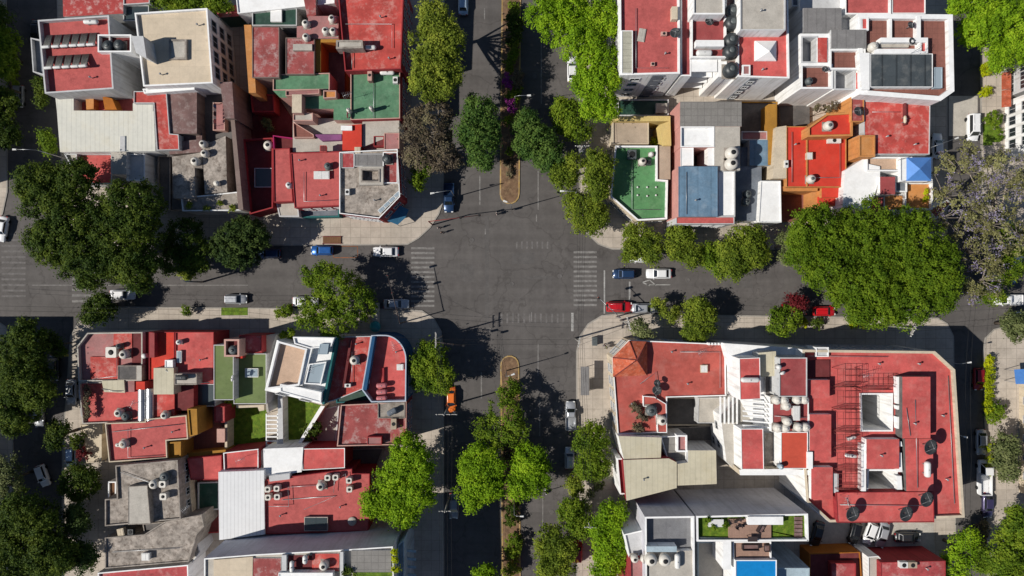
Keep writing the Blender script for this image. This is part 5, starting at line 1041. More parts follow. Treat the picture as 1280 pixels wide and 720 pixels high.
for x, y, z, l, a in ((434, 118, 8, 'antenna beside the sunken patio of the green roofs', .4), (390, 460, 9, 'antenna above the glass of the skewed white house', 1.2), (492, 432, 6.4, 'antenna near the rounded parapet of the blue building', 2), (1085, 470, 10.7, 'antenna north of the square light well', .2), (1060, 625, 11.8, 'antenna on the south ridge beside the western dark dish', 1.5), (232, 636, 7.4, 'antenna at the east edge of the weathered concrete roof', .8), (1150, 60, 11.8, 'antenna on the terrace wall beside the dark glass roof', 1), (878, 440, 5.95, 'antenna on the red corner roof', .5), (300, 575, 6.1, 'antenna on the white-edged red roof behind the lawns', .3), (165, 505, 5.2, 'antenna on the plant-edged red roof', 1.1)):
    antenna(x, y, z, l, a)
p = W(268, 142, 6.4); p.z = 5.25; e = empty('clothesline', p, 'clothesline with pink, white and dark washing on the small pink terrace', 'clothesline')
for y in (-1.8, 1.8): mb = MB(); mb.tube([(0, y, 0), (0, y, 1.7)], .04, 6); mb.build('post', 'steel', e)
mb = MB(); mb.tube([(0, -1.8, 1.68), (0, 0, 1.6), (0, 1.8, 1.68)], .015, 4); mb.build('rope', 'white_obj', e)
for k, c_ in enumerate(('tank_pink', 'white_obj', 'shirt_dark', 'white_obj', 'shirt_blue')):
    g = MB(); y = -1.35 + k * .65; g.add([(-.22, y - .24, .95), (0, y - .24, 1.63), (.25, y - .24, 1.0), (.25, y + .24, .96), (0, y + .24, 1.62), (-.22, y + .24, 1.0)], [(0, 1, 4, 5), (1, 2, 3, 4)]); o = g.build('garment', c_, e); o.modifiers.new('thickness', 'SOLIDIFY').thickness = .02
# ------------------------------------------------------------ trees and shrubs
def leaf_mesh(name, cents, norms, size, flat=.55, big=0):
    """one mesh of leaf-clump quads: cents (n,3), norms (n,3) the outward direction of the crown there"""
    n = len(cents); rnd = RNG.normal(size=(n, 3)); nv = norms * flat + rnd * .4 + np.array([.0, 0, .45]); nv /= np.linalg.norm(nv, axis=1)[:, None]
    t = np.cross(nv, RNG.normal(size=(n, 3))); t /= np.linalg.norm(t, axis=1)[:, None]; b = np.cross(nv, t)
    sz = np.full(n, size)
    if big: sz[n - big:] *= 1.7
    s = (sz * RNG.uniform(.6, 1.25, n))[:, None]; w = s * RNG.uniform(.5, .85, n)[:, None]
    co = np.stack([cents - t * s, cents + b * w, cents + t * s, cents - b * w], 1).reshape(-1, 3)
    me = bpy.data.meshes.new(name); me.vertices.add(4 * n); me.vertices.foreach_set('co', co.astype(np.float32).ravel())
    me.loops.add(4 * n); me.loops.foreach_set('vertex_index', np.arange(4 * n, dtype=np.int32))
    me.polygons.add(n); me.polygons.foreach_set('loop_start', np.arange(0, 4 * n, 4, dtype=np.int32)); me.polygons.foreach_set('loop_total', np.full(n, 4, dtype=np.int32))
    me.update(calc_edges=True); return me
LEAVES = [0]
def crown_points(lobes, dens=1.0, per=26, rc=.62, gap=.0, inner=.25):
    """lobes: (x, y, z, rx, rz) in metres. clumps on the outside of the union of the lobes, a few deeper"""
    C = []; Nn = []
    for i, (x, y, z, r, rz) in enumerate(lobes):
        n = int(max(8, 2 * math.pi * r * (r * .5 + rz * .5) / .62 * dens))
        u = RNG.normal(size=(n, 3)); u /= np.linalg.norm(u, axis=1)[:, None]; u[:, 2] = np.where(u[:, 2] < -.35, -u[:, 2], u[:, 2])
        ph = RNG.uniform(0, 6.28, 3)
        az = np.arctan2(u[:, 1], u[:, 0]); lump = 1 + .10 * np.sin(3 * az + ph[0]) + .07 * np.sin(5 * az + ph[1] + 2 * u[:, 2]) + .05 * np.sin(9 * az + ph[2])
        k = np.where(RNG.random(n) < inner, RNG.uniform(.55, .9, n), RNG.uniform(.86, 1.07, n)) * lump
        p = np.array([x, y, z]) + u * np.array([r, r, rz]) * k[:, None]
        keep = np.ones(n, bool)
        for j, (x2, y2, z2, r2, rz2) in enumerate(lobes):
            if j != i: keep &= (((p - np.array([x2, y2, z2])) / np.array([r2, r2, rz2])) ** 2).sum(1) > .55
        if gap: keep &= (np.sin(p[:, 0] * 1.3 + ph[0]) * np.sin(p[:, 1] * 1.5 + ph[1]) + RNG.normal(size=n) * .3) < 1 - gap
        C.append(p[keep]); Nn.append(u[keep])
    C = np.concatenate(C); Nn = np.concatenate(Nn); m = len(C)
    rr = rc * RNG.uniform(.6, 1.35, m)
    off = RNG.normal(size=(m, per, 3)) * .43 * rr[:, None, None]; off[:, :, 2] *= .7
    P_ = (C[:, None, :] + off).reshape(-1, 3); N_ = (Nn[:, None, :] * .45 + off / rr[:, None, None] * 1.0).reshape(-1, 3)
    N_ /= np.linalg.norm(N_, axis=1)[:, None] + 1e-6
    return P_, N_, C
def tree(name, label, lobes, ztop, leaf='leaf_mid', base=None, trunk_r=.25, dens=1.15, per=46, rc=.78, size=.17, gap=0, bark='bark', cat='tree', group='street trees', blossom=None, flat=.8, fill=True):
    L = []
    for lb in lobes:
        px, py, r = lb[:3]; zt = lb[3] if len(lb) > 3 else ztop
        rm = r / P * (D - zt) / D; rz = min(rm * .8, (zt - .4) * .55) if cat != 'tree' or True else rm
        c = W(px, py, zt - rz * .6); L.append((c.x, c.y, zt - rz, rm, rz))
    if fill and cat == 'tree':            # small secondary lobes roughen the outline
        for (x, y, z, r, rz) in list(L):
            for _ in range(3 if r > 2 else 2):
                a = RNG.uniform(0, 6.28); q = r * RNG.uniform(.28, .42); d = r * .8
                L.append((x + d * math.cos(a), y + d * math.sin(a), z + RNG.uniform(-.3, .45) * rz, q, min(q * .8, rz)))
    cx = sum(l[0] for l in L) / len(L); cy = sum(l[1] for l in L) / len(L)
    if base: bp = W(base[0], base[1], 0)
    else: bp = Vector((cx, cy, 0))
    bp.z = .1
    e = empty(name, bp, label, cat, group)
    P_, N_, C = crown_points(L, dens, per, rc, gap); off = np.array(bp)
    big = 0
    if not gap:
        inn = []
        for (x, y, z, r, rz) in L:
            n_ = int(34 * r * r) + 8; u = RNG.normal(size=(n_, 3)); u /= np.linalg.norm(u, axis=1)[:, None]
            inn.append(np.array([x, y, z]) + u * np.array([r, r, rz]) * (RNG.random(n_) ** .5 * .8)[:, None])
        inn = np.concatenate(inn); big = len(inn); P_ = np.concatenate([P_, inn]); N_ = np.concatenate([N_, np.tile([0., 0, 1.], (len(inn), 1))])
    if blossom:
        sel = (np.sin(P_[:, 0] * .9) * np.sin(P_[:, 1] * 1.1 + 1) + RNG.normal(size=len(P_)) * .45) > blossom[1]
        me = leaf_mesh('blossom', P_[sel] - off, N_[sel], size * .85, flat); link('blossom', me, blossom[0], e); P_, N_ = P_[~sel], N_[~sel]
    LEAVES[0] += len(P_)
    link('crown', leaf_mesh('crown', P_ - off, N_, size, flat, 0 if blossom else big), leaf, e)
    mb = MB(); zt = min(l[2] for l in L); fork = max(.5, min(zt, ztop * .45))
    mb.tube([(0, 0, -.1), (.05, .03, fork * .5), (0, 0, fork)], [trunk_r * 1.25, trunk_r, trunk_r * .85], 8)
    for (x, y, z, r, rz) in L[:14]:
        t = Vector((x - bp.x, y - bp.y, z - .1 + rz * .35)); m_ = Vector((t.x * .45, t.y * .45, fork + (t.z - fork) * .35 + .1))
        mb.tube([(0, 0, fork * .92), m_, t], [trunk_r * .65, trunk_r * .42, trunk_r * .12], 5)
    if gap or bark == 'bark_pale':
        sub = C[RNG.permutation(len(C))[:420 if len(L) > 20 else 120]] - off
        for q in sub: 
            i = min(range(len(L)), key=lambda k: (L[k][0] - bp.x - q[0]) ** 2 + (L[k][1] - bp.y - q[1]) ** 2)
            s_ = Vector((L[i][0] - bp.x, L[i][1] - bp.y, L[i][2])); mb.tube([s_, (s_ + Vector(q)) / 2 + Vector((0, 0, .2)), Vector(q) * 1.02], [.07, .05, .02], 4)
    mb.build('trunk', bark, e)
    return e
T = tree
# west side
T('ficus_tree', 'huge dark ficus covering the corner of the left-hand street', [(60, 245, 36), (100, 285, 46), (148, 300, 44), (58, 300, 30), (165, 262, 36), (108, 328, 33), (163, 334, 28), (40, 228, 24), (90, 225, 26)], 14, 'leaf_dark', (110, 290), .6, per=46, dens=1.35)
T('street_tree', 'dark sparse tree beside the round dense tree on the left-hand pavement', [(228, 300, 26), (240, 318, 22), (215, 325, 16)], 8, 'leaf_dark', gap=.2)
T('street_tree', 'small yellow-green sapling in front of the dark sparse tree', [(240, 330, 13), (233, 340, 8)], 5, 'leaf_yellow', trunk_r=.1)
T('round_tree', 'dense round clipped dark tree on the upper left pavement', [(296, 303, 31), (312, 296, 20), (285, 315, 18)], 8, 'leaf_ficus', dens=1.5, rc=.5, size=.17)
T('street_tree', 'low dark tree over the lower kerb at the left crossing', [(122, 386, 17), (112, 392, 11), (127, 378, 9)], 6.5, 'leaf_dark')
T('street_tree', 'large green tree overhanging the road west of the intersection', [(408, 350, 20), (425, 362, 26), (443, 382, 24), (398, 385, 22), (420, 402, 20), (388, 345, 12), (385, 400, 14)], 8.5, 'leaf_mid', (425, 395), .3, dens=.95, gap=.08)
T('street_tree', 'yellow-green elongated tree at the top beside the big red roof', [(545, 22, 21), (540, 60, 30), (535, 98, 22), (552, 92, 24), (560, 48, 18)], 15, 'leaf_yellow', (548, 65), .35)
T('street_tree', 'brownish half-bare tree beside the left avenue kerb', [(540, 150, 28), (532, 185, 26), (555, 195, 18), (520, 165, 18)], 12, 'leaf_brown', gap=.12, bark='bark_pale', dens=.9)
T('street_tree', 'small green tree tucked below the brownish tree at the avenue', [(528, 208, 13), (520, 228, 8)], 6, 'leaf_mid', trunk_r=.12)
T('street_tree', 'blue-green tree over the left lane just above the intersection', [(600, 138, 20), (600, 168, 25), (601, 196, 17), (585, 160, 15)], 11.5, 'leaf_blue', (618, 170), dens=.95)
T('median_tree', 'dark blue-green tree on the median end above the intersection', [(660, 158, 20), (674, 180, 25), (690, 196, 16), (655, 182, 12)], 9, 'leaf_blue', (640, 175))
T('street_tree', 'huge bright green tree row along the upper right avenue kerb', [(684, 18, 24), (706, 8, 30), (722, 38, 32), (747, 72, 26), (747, 105, 26), (752, 130, 20), (755, 20, 24), (738, 135, 12), (760, 95, 14)], 12, 'leaf_bright', (738, 60), .45)
T('street_tree', 'dark green tree in the shade below the bright tree row', [(712, 145, 20), (722, 160, 16), (703, 135, 12)], 7, 'leaf_mid')
T('street_tree', 'narrow olive tree west of the insulator pole by the green terrace', [(705, 222, 16), (715, 205, 14), (700, 215, 9)], 9, 'leaf_olive')
T('street_tree', 'narrow olive tree between the insulator pole and the green terrace', [(748, 205, 18), (747, 232, 17), (740, 220, 10)], 9.5, 'leaf_olive')
T('street_tree', 'olive tree at the north-east corner beside the curved white wall', [(722, 255, 17), (738, 265, 20), (745, 278, 13), (728, 280, 12)], 6.5, 'leaf_olive')
T('street_tree', 'first small tree on the pavement south of the green terrace house', [(797, 295, 15), (812, 305, 17), (790, 315, 11), (818, 318, 12)], 6, 'leaf_olive')
T('street_tree', 'second small tree south of the blue roofed house', [(850, 298, 17), (862, 318, 16), (845, 312, 10)], 6, 'leaf_olive')
T('street_tree', 'third small darker tree east of the blue roofed house', [(890, 318, 15), (898, 332, 9)], 5.5, 'leaf_mid')
T('street_tree', 'fuller yellow-green tree in front of the slate roofed house', [(932, 305, 24), (920, 328, 22), (942, 318, 18), (912, 312, 12)], 8, 'leaf_olive', trunk_r=.28)
T('street_tree', 'thin greyish tree at the west foot of the giant green tree', [(988, 300, 13), (990, 320, 12)], 6.5, 'leaf_grey', gap=.3, bark='bark_pale')
T('giant_tree', 'giant round-crowned green tree filling the right side of the street', [(1012, 290, 24), (1040, 300, 42), (1085, 298, 44), (1132, 310, 46), (1168, 342, 38), (1090, 352, 44), (1140, 376, 35), (1040, 332, 30), (1102, 385, 24), (1010, 320, 20), (1074, 382, 20), (1178, 365, 24)], 15, 'leaf_giant', (1095, 375), .75)
T('jacaranda', 'pale purple jacaranda with bare grey twigs beside the white modern house', [(1212, 215, 38), (1245, 245, 40), (1210, 262, 36), (1255, 300, 36), (1215, 315, 34), (1262, 215, 30), (1195, 345, 22), (1228, 350, 28)], 12, 'leaf_pale', (1222, 290), .4, dens=.36, gap=.42, bark='bark_pale', blossom=('blossom_purple', .5))
T('street_tree', 'leafy green tree at the right behind the jacaranda', [(1260, 335, 20), (1272, 300, 20), (1240, 365, 15)], 8, 'leaf_mid', gap=.1)
T('street_tree', 'light green tree at the top right corner over the pavement', [(1236, 34, 28), (1262, 22, 30), (1272, 60, 22), (1252, 72, 15), (1202, 4, 13), (1226, 6, 20)], 10, 'leaf_bright', (1250, 40), .35)
T('street_tree', 'small round tree in front of the hip roofed corner house', [(874, 390, 18), (868, 414, 15), (884, 402, 14)], 6, 'leaf_olive')
T('street_tree', 'thin dark tree under the H-shaped pole at the south-east corner', [(797, 408, 9), (808, 414, 8)], 5.5, 'leaf_grey', gap=.35, trunk_r=.1)
T('street_tree', 'thin yellowish sapling behind the silver car on the right-hand street', [(826, 382, 8), (838, 392, 10)], 4, 'leaf_yellow', gap=.35, trunk_r=.08)
T('street_tree', 'mixed grey-green bushy tree beside the parked red cars', [(978, 404, 15), (990, 396, 13), (972, 394, 9)], 5, 'leaf_mid', gap=.1)
T('street_tree', 'dark leaved reddish tree over the first parked red car', [(1000, 380, 9), (990, 378, 8)], 4.5, 'leaf_red', gap=.3, trunk_r=.1)
# south side
T('street_tree', 'olive tree beside the rounded blue corner building', [(540, 452, 22), (533, 470, 20), (550, 472, 18), (525, 452, 12)], 7.5, 'leaf_mid')
T('street_tree', 'large bright green tree at the kerb below the flaking red roof', [(512, 572, 26), (500, 600, 30), (518, 618, 24), (488, 628, 24), (503, 645, 18), (525, 590, 16), (465, 630, 16)], 10.5, 'leaf_bright', (515, 608), .35)
T('median_tree', 'bright green round tree on the left of the lower median', [(602, 580, 24), (598, 605, 28), (592, 622, 17), (611, 612, 11)], 9, 'leaf_bright', (628, 600), .3)
T('median_tree', 'bright green tree on the right of the lower median', [(662, 580, 22), (660, 602, 23), (646, 611, 12), (672, 595, 14)], 8.5, 'leaf_bright', (645, 595), .3)
T('median_tree', 'greyish blue-green tree on the lower median near its rounded end', [(632, 522, 22), (620, 542, 17), (645, 540, 17), (605, 538, 12)], 7.5, 'leaf_mid', (638, 530), gap=.3, dens=.6)
T('median_tree', 'small sparse tree right behind the rounded end of the lower median', [(637, 486, 11), (632, 494, 9)], 4.5, 'leaf_mid', gap=.3, trunk_r=.1)
T('street_tree', 'olive tree on the right pavement beside the cream sheet roofs', [(742, 552, 20), (736, 585, 15), (748, 580, 17), (730, 560, 12)], 7, 'leaf_mid')
T('street_tree', 'small yellowish tree at the kerb beside the silver car', [(718, 602, 10), (722, 612, 7)], 4, 'leaf_yellow', trunk_r=.1)
T('street_tree', 'mid green tree over the lower right kerb', [(718, 645, 19), (726, 660, 15), (712, 636, 12)], 7.5, 'leaf_mid')
T('street_tree', 'yellow-green tree at the bottom right of the avenue lanes', [(690, 680, 20), (698, 700, 22), (684, 712, 16), (706, 686, 14)], 8, 'leaf_olive')
T('street_tree', 'tall green tree beside the pink side roof at the bottom', [(764, 645, 18), (762, 672, 22), (768, 696, 20), (757, 712, 18), (748, 660, 12)], 9.5, 'leaf_bright', (755, 680), .3)
T('street_tree', 'small bright tree at the bottom edge in the left lane', [(604, 716, 11), (612, 722, 9)], 6, 'leaf_bright', trunk_r=.12)
T('street_tree', 'dark yellow-green tree over the left edge below the crossing', [(22, 448, 32), (28, 485, 30), (10, 515, 28), (30, 420, 20), (45, 495, 18)], 11, 'leaf_dark', (15, 470), .35)
T('round_tree', 'round dense dark green tree west of the weathered concrete house', [(96, 606, 22), (104, 600, 13)], 6.5, 'leaf_dark', dens=1.3)
T('street_tree', 'big shadowy dark tree in the bottom left corner', [(30, 668, 38), (58, 695, 30), (5, 700, 34), (20, 640, 24)], 12, 'leaf_dark', (30, 680), .4)
T('street_tree', 'shaded dark tree on the lower left pavement below the round tree', [(95, 650, 18), (85, 690, 22), (105, 700, 16)], 8, 'leaf_ficus', (92, 680))
T('street_tree', 'green tree at the right side of the lower right street', [(1272, 658, 16), (1272, 686, 27), (1258, 706, 19), (1266, 716, 24), (1276, 652, 15)], 9, 'leaf_mid', (1265, 685), .35)
T('street_tree', 'feathery light tree south of the big complex on the lower right street', [(1205, 690, 18), (1198, 710, 18), (1215, 672, 10)], 6.5, 'leaf_bright', gap=.25)
T('street_tree', 'thin feathery tree under the wires on the lower right street', [(1228, 705, 17), (1222, 690, 10)], 6, 'leaf_mid', gap=.35)
T('street_tree', 'grey-green tree by the clipped hedge on the right pavement', [(1258, 560, 16), (1264, 588, 14), (1255, 576, 10)], 6, 'leaf_grey')
T('street_tree', 'grey-green tree at the right edge over the curved corner pavement', [(1278, 408, 18), (1265, 402, 10)], 6, 'leaf_grey')
T('street_tree', 'leafy tree at the top left behind the mottled red roof house', [(215, 2, 16), (240, 4, 16), (270, 2, 14), (200, -4, 12)], 7, 'leaf_mid')
T('street_tree', 'bright green tree on the far left edge opposite the solar heaters', [(4, 50, 16), (6, 85, 14), (-5, 65, 20)], 6.5, 'leaf_mid')
T('street_tree', 'dark tree in the shade at the upper left edge', [(-2, 130, 20), (2, 165, 18), (-8, 20, 16)], 7, 'leaf_dark')
# shrubs and hedges
def shrub(label, lobes, zt, leaf, name='shrub', cat='shrub', group='street shrubs', **k):
    return tree(name, label, lobes, zt, leaf, trunk_r=.06, cat=cat, group=group, rc=.34, size=.14, per=22, dens=2.2, **k)
shrub('pale dry shrub in the sunken maroon patio', [(333, 153, 7), (338, 160, 5)], 3, 'leaf_grey')
shrub('round dark green topiary on the pavement beside the concrete house forecourt', [(95, 551, 10)], 2.4, 'leaf_dark'); shrub('deep red bush beside the round topiary', [(103, 568, 8)], 2.2, 'leaf_red')
shrub('small clipped ball on the pale left-hand pavement', [(232.5, 388, 6.5)], 2.0, 'leaf_mid'); shrub('dark clipped bush at the edge of the paved strip west of the large green tree', [(358, 389, 9), (350, 391, 7)], 1.8, 'leaf_mid')
shrub('clipped round green bush beside the white minivan', [(1243, 148, 11)], 2.6, 'leaf_mid'); shrub('low lime hedge block on the upper right pavement', [(1232, 84, 7), (1233, 90, 6)], 1.6, 'leaf_lime'); shrub('lime and dark hedge block between the driveways on the right', [(1232, 115, 7), (1236, 113, 5)], 1.6, 'leaf_lime'); shrub('lime bush half under the light green corner tree', [(1231, 48, 6)], 1.6, 'leaf_lime'); shrub('narrow hedge along the plain white house front', [(1251, 163, 4), (1251, 172, 4)], 1.2, 'leaf_mid')
shrub('long lime yellow clipped hedge beside the parked red car', [(1237, 450 + i * 6.5, 6) for i in range(11)], 1.8, 'leaf_lime', 'hedge', 'hedge'); shrub('green bush at the end of the lime hedge', [(1248, 514, 11), (1242, 522, 9)], 2.6, 'leaf_mid'); shrub('lime bush under the grey-green tree on the right pavement', [(1239, 560, 6), (1240, 575, 6), (1238, 590, 5)], 1.6, 'leaf_lime')
shrub('dry tan shrub on the kerb below the dark blue sedan', [(1230, 658, 8), (1228, 672, 8)], 2, 'leaf_brown')
shrub('rounded dark hedge beside the second parked red car', [(1022, 404, 8)], 1.8, 'leaf_dark'); shrub('lime hedge block under the giant tree', [(1073, 404, 8), (1067, 405, 6)], 1.8, 'leaf_lime'); shrub('small bright bush between the red cars and the dark hedge', [(1006, 404, 6)], 1.5, 'leaf_lime')
shrub('magenta bougainvillea on the upper median', [(634, 98, 7), (637, 105, 5)], 2.6, 'blossom_pink'); shrub('dull purple-brown bush beside the magenta bougainvillea', [(645, 100, 10), (648, 92, 7)], 3, 'leaf_brown'); shrub('dark green bush on the upper median near the top', [(643, 30, 12), (645, 42, 10), (640, 20, 9)], 3.4, 'leaf_dark'); shrub('green bush on the upper median above the bougainvillea', [(638, 76, 8), (642, 68, 6)], 2.4, 'leaf_mid'); shrub('small green shrub on the upper median below the bougainvillea', [(640, 118, 8)], 2, 'leaf_mid'); shrub('brownish weeds at the end of the upper median', [(636, 205, 7), (638, 217, 5)], 1.0, 'leaf_brown')
shrub('dark shrubs on the lower median south of the bright trees', [(640, 636, 9), (638, 650, 9)], 2.4, 'leaf_dark'); shrub('olive shrub further down the lower median', [(643, 678, 11), (641, 692, 9)], 2.6, 'leaf_mid'); shrub('green shrub at the bottom end of the lower median', [(640, 710, 10), (634, 716, 7)], 2.4, 'leaf_yellow'); shrub('brown and red weeds on the lower median between the trees', [(640, 556, 9), (638, 570, 8), (634, 562, 5)], 1.0, 'leaf_brown')
shrub('leafy potted fig in the triangular garden of the skewed white house', [(387, 541, 11), (395, 535, 8)], 3.2, 'leaf_dark'); shrub('dark bush between the olive roofs and the lawn', [(285, 505, 7), (281, 512, 5)], 2.0, 'leaf_mid'); shrub('green climber beside the skewed white house roof', [(354, 419, 6), (360, 424, 6), (364, 415, 5)], 4.0, 'leaf_mid')
for i in range(7): shrub('dry potted plant in the row along the west edge of the plant-edged red roof', [(108 + (i % 2), 485 + i * 6, 3.6)], 6.6, 'leaf_brown', 'potted_plant', 'plant', 'potted plants on the red roof')
shrub('weeds growing along the front of the weathered concrete roof', [(236, 256, 4), (258, 260, 3), (290, 260, 4), (275, 254, 3)], 6.4, 'leaf_yellow')
shrub('tall yellow-green planter hedge on the east side of the tall grey block', [(493, 690, 4), (493, 700, 4), (494, 712, 5)], 15.6, 'leaf_lime'); shrub('dark round bush on the roof of the tall grey block', [(434, 716, 8)], 15.8, 'leaf_dark')
shrub('potted plants on the west lawn corner of the tall roof terrace', [(885, 650, 4), (893, 660, 3), (908, 658, 4)], 14.4, 'leaf_mid'); shrub('bright bush in the yellow walled corner patio', [(819, 177, 6)], 2.5, 'leaf_lime'); shrub('dry climbing plants on the orange parapet of the bright red house', [(1022, 135, 5), (1034, 136, 6), (1044, 132, 5)], 6.5, 'leaf_brown')
for x, y, l in ((795, 510, 'northern'), (802, 521, 'middle'), (797, 534, 'southern')): shrub(l + ' twiggy potted shrub in the roof clutter of the red corner house', [(x, y, 6), (x + 4, y + 3, 4)], 7, 'leaf_brown', 'potted_plant', 'plant', 'twiggy shrubs on the corner roof')
shrub('undergrowth below the olive tree beside the cream sheet roofs', [(740, 600, 6), (748, 608, 7), (738, 618, 6), (752, 595, 5)], 1.6, 'leaf_grey'); shrub('small shrubs under the cut corner of the green terrace house', [(752, 262, 6), (757, 270, 5)], 1.5, 'leaf_mid')
shrub('green planters on the orange terrace of the white modern house', [(1159, 240, 3), (1158, 248, 3)], 6.2, 'leaf_lime')
T('street_tree', 'greyish tree at the left edge below the dark yellow-green tree', [(4, 588, 18), (10, 606, 14)], 8, 'leaf_grey', gap=.1)
T('street_tree', 'dark tree on the lower left street kerb near the silver hatchback', [(70, 535, 11), (66, 550, 10)], 6, 'leaf_dark', gap=.15)
T('street_tree', 'small dark tree on the shaded kerb west of the solar heater block', [(52, 108, 10), (50, 122, 8)], 5, 'leaf_dark', trunk_r=.1)
T('street_tree', 'small dark tree on the shaded kerb west of the ribbed metal roof', [(57, 170, 10), (60, 186, 9)], 5, 'leaf_mid', trunk_r=.1)
T('street_tree', 'thin dark tree above the corner of the grey parapet house', [(60, 425, 10), (70, 436, 9)], 5.5, 'leaf_dark', gap=.2, trunk_r=.1)
shrub('flowering pink bush on the upper median next to the lamp', [(637, 128, 6), (640, 136, 5)], 2, 'blossom_pink'); shrub('low olive shrub on the upper median beside the bright trees', [(643, 56, 7), (646, 62, 5)], 2, 'leaf_yellow')
shrub('low green shrub at the foot of the dark blue-green median tree', [(634, 150, 6), (637, 190, 5)], 1.4, 'leaf_mid')
shrub('green undergrowth along the shaded kerb strip at the upper left edge', [(18, 60 + i * 9, 5) for i in range(7)], 1.3, 'leaf_mid')
shrub('low green planting on the upper median beside the first lane line', [(641, 8, 7), (644, 16, 6)], 1.6, 'leaf_mid'); shrub('olive ground shrubs on the upper median near the dark bush', [(638, 52, 6), (646, 50, 5)], 1.5, 'leaf_dark'); shrub('green ground shrubs between the pink bushes on the upper median', [(638, 86, 6), (647, 112, 6), (644, 124, 5)], 1.5, 'leaf_mid')
print('leaf quads', LEAVES[0])
# ------------------------------------------------------------ vehicles
CARCOL = dict(white=(.74, .74, .74), silver=(.42, .43, .45), grey=(.22, .23, .24), dark=(.035, .036, .04), black=(.014, .014, .016), navy=(.02, .05, .12), blue=(.015, .10, .34), red=(.50, .010, .016), crimson=(.28, .01, .016), orange=(.72, .16, .02), purple=(.06, .05, .12), paleblue=(.34, .44, .54))
for k, c in CARCOL.items(): paint('car_' + k, c, .28, .0 if k in ('white', 'red', 'orange') else .35, .6)
mat('tyre', (.02, .02, .02), rough=.9, coord='obj'); paint('chrome', (.5, .5, .52), .25, .8); glass('lens', (.75, .75, .72), .1); paint('tail', (.35, .01, .01), .25)
glass('car_glass', (.012, .015, .018), .04)
def car_meshes(kind):
    L, Wd, H = dict(sedan=(4.55, 1.76, 1.44), hatch=(3.95, 1.70, 1.50), suv=(4.5, 1.85, 1.70), pickup=(5.2, 1.86, 1.72), van=(4.8, 1.88, 1.92), truck=(6.2, 2.1, 2.3))[kind]
    a = L / 2; w = Wd / 2; hood = dict(sedan=.90, hatch=.94, suv=1.05, pickup=1.05, van=1.08, truck=1.15)[kind]
    deck = dict(sedan=.96, hatch=1.0, suv=1.08, pickup=.70, van=1.1, truck=.75)[kind]
    # rear base, front base, rear top, front top of the cabin along x (front = +x)
    cab = dict(sedan=(-.80, .52, -.52, .18), hatch=(-.95, .55, -.86, .20), suv=(-.96, .50, -.88, .20), pickup=(-.08, .56, -.02, .28), van=(-.97, .68, -.92, .40), truck=(.22, .86, .24, .66))[kind]
    cab = [c * a for c in cab]
    st = [(-a, .78, .42, .62), (-a + .10, .92, .3, deck - .12), (-a + .35, .98, .24, deck - .02), (-a * .5, 1, .2, deck), (0, 1, .2, max(deck, hood) if kind not in ('pickup', 'truck') else deck), (a * .45, 1, .2, hood + .02), (a * .78, .97, .22, hood - .06), (a - .12, .88, .28, hood - .18), (a, .72, .40, hood - .32)]
    if kind in ('pickup', 'truck'): st[4] = (cab[0] - .02, 1, .2, deck); st.insert(5, (cab[0], 1, .2, hood))
    mb = MB(); vs = []; n = 10
    for x, k, zb, zt in st:
        y = w * k; m_ = (zb + zt) / 2
        vs += [(x, -y * .82, zb), (x, -y * .99, zb + .14), (x, -y, m_ + .02), (x, -y * .975, zt - .1), (x, -y * .84, zt), (x, y * .84, zt), (x, y * .975, zt - .1), (x, y, m_ + .02), (x, y * .99, zb + .14), (x, y * .82, zb)]
    fs = []
    for i in range(len(st) - 1): fs += [(i * n + k, (i + 1) * n + k, (i + 1) * n + (k + 1) % n, i * n + (k + 1) % n) for k in range(n)]
    fs += [tuple(range(n)), tuple((len(st) - 1) * n + k for k in range(n - 1, -1, -1))]
    mb.add(vs, fs, 0, True)
    rb, fb, rt, ft = cab; wb, wt = w * .86, w * .70; z0 = min(deck, hood) - .06 if kind not in ('pickup', 'truck') else hood - .1
    B = [(rb, -wb, z0), (fb, -wb, z0), (fb, wb, z0), (rb, wb, z0)]; Tt = [(rt, -wt, H - .04), (ft, -wt, H - .06), (ft, wt, H - .06), (rt, wt, H - .04)]
    U = [(rt + .12, -wt * .82, H), (ft - .14, -wt * .82, H), (ft - .14, wt * .82, H), (rt + .12, wt * .82, H)]
    mb.add(B + Tt + U, [(i, (i + 1) % 4, (i + 1) % 4 + 4, i + 4) for i in range(4)] + [(i + 4, (i + 1) % 4 + 4, (i + 1) % 4 + 8, i + 8) for i in range(4)] + [(8, 9, 10, 11)])
    for s in (-1, 1): mb.box((fb * .82, s * (w + .06), hood + .08), (.16, .16, .12))
    if kind in ('pickup', 'truck'):
        x0, x1 = -a + .08, cab[0] - .06; zt = 1.05 if kind == 'pickup' else 1.5
        for s in (-1, 1): mb.box(((x0 + x1) / 2, s * (w - .06), (deck + zt) / 2), (x1 - x0, .09, zt - deck))
        mb.box((x0, 0, (deck + zt) / 2), (.09, Wd - .22, zt - deck)); mb.box((x1, 0, (deck + zt) / 2 + .05), (.09, Wd - .22, zt - deck + .1))
    out = {'body': mb.mesh('body')}
    def panel(q, off, name, sh=.86):
        q = [Vector(p) for p in q]; c = sum(q, Vector()) / 4; nr = (q[1] - q[0]).cross(q[3] - q[0]).normalized()
        if nr.dot(c - Vector((0, 0, .7))) < 0: nr = -nr
        p = [c + (v - c) * sh for v in q]; g = MB(); g.add([v + nr * off for v in p] + [v - nr * .01 for v in p], [(0, 1, 2, 3), (7, 6, 5, 4)] + [(i, (i + 1) % 4, (i + 1) % 4 + 4, i + 4) for i in range(4)]); me = g.mesh(name)
        bm = bmesh.new(); bm.from_mesh(me); bmesh.ops.recalc_face_normals(bm, faces=bm.faces); bm.to_mesh(me); bm.free(); return me
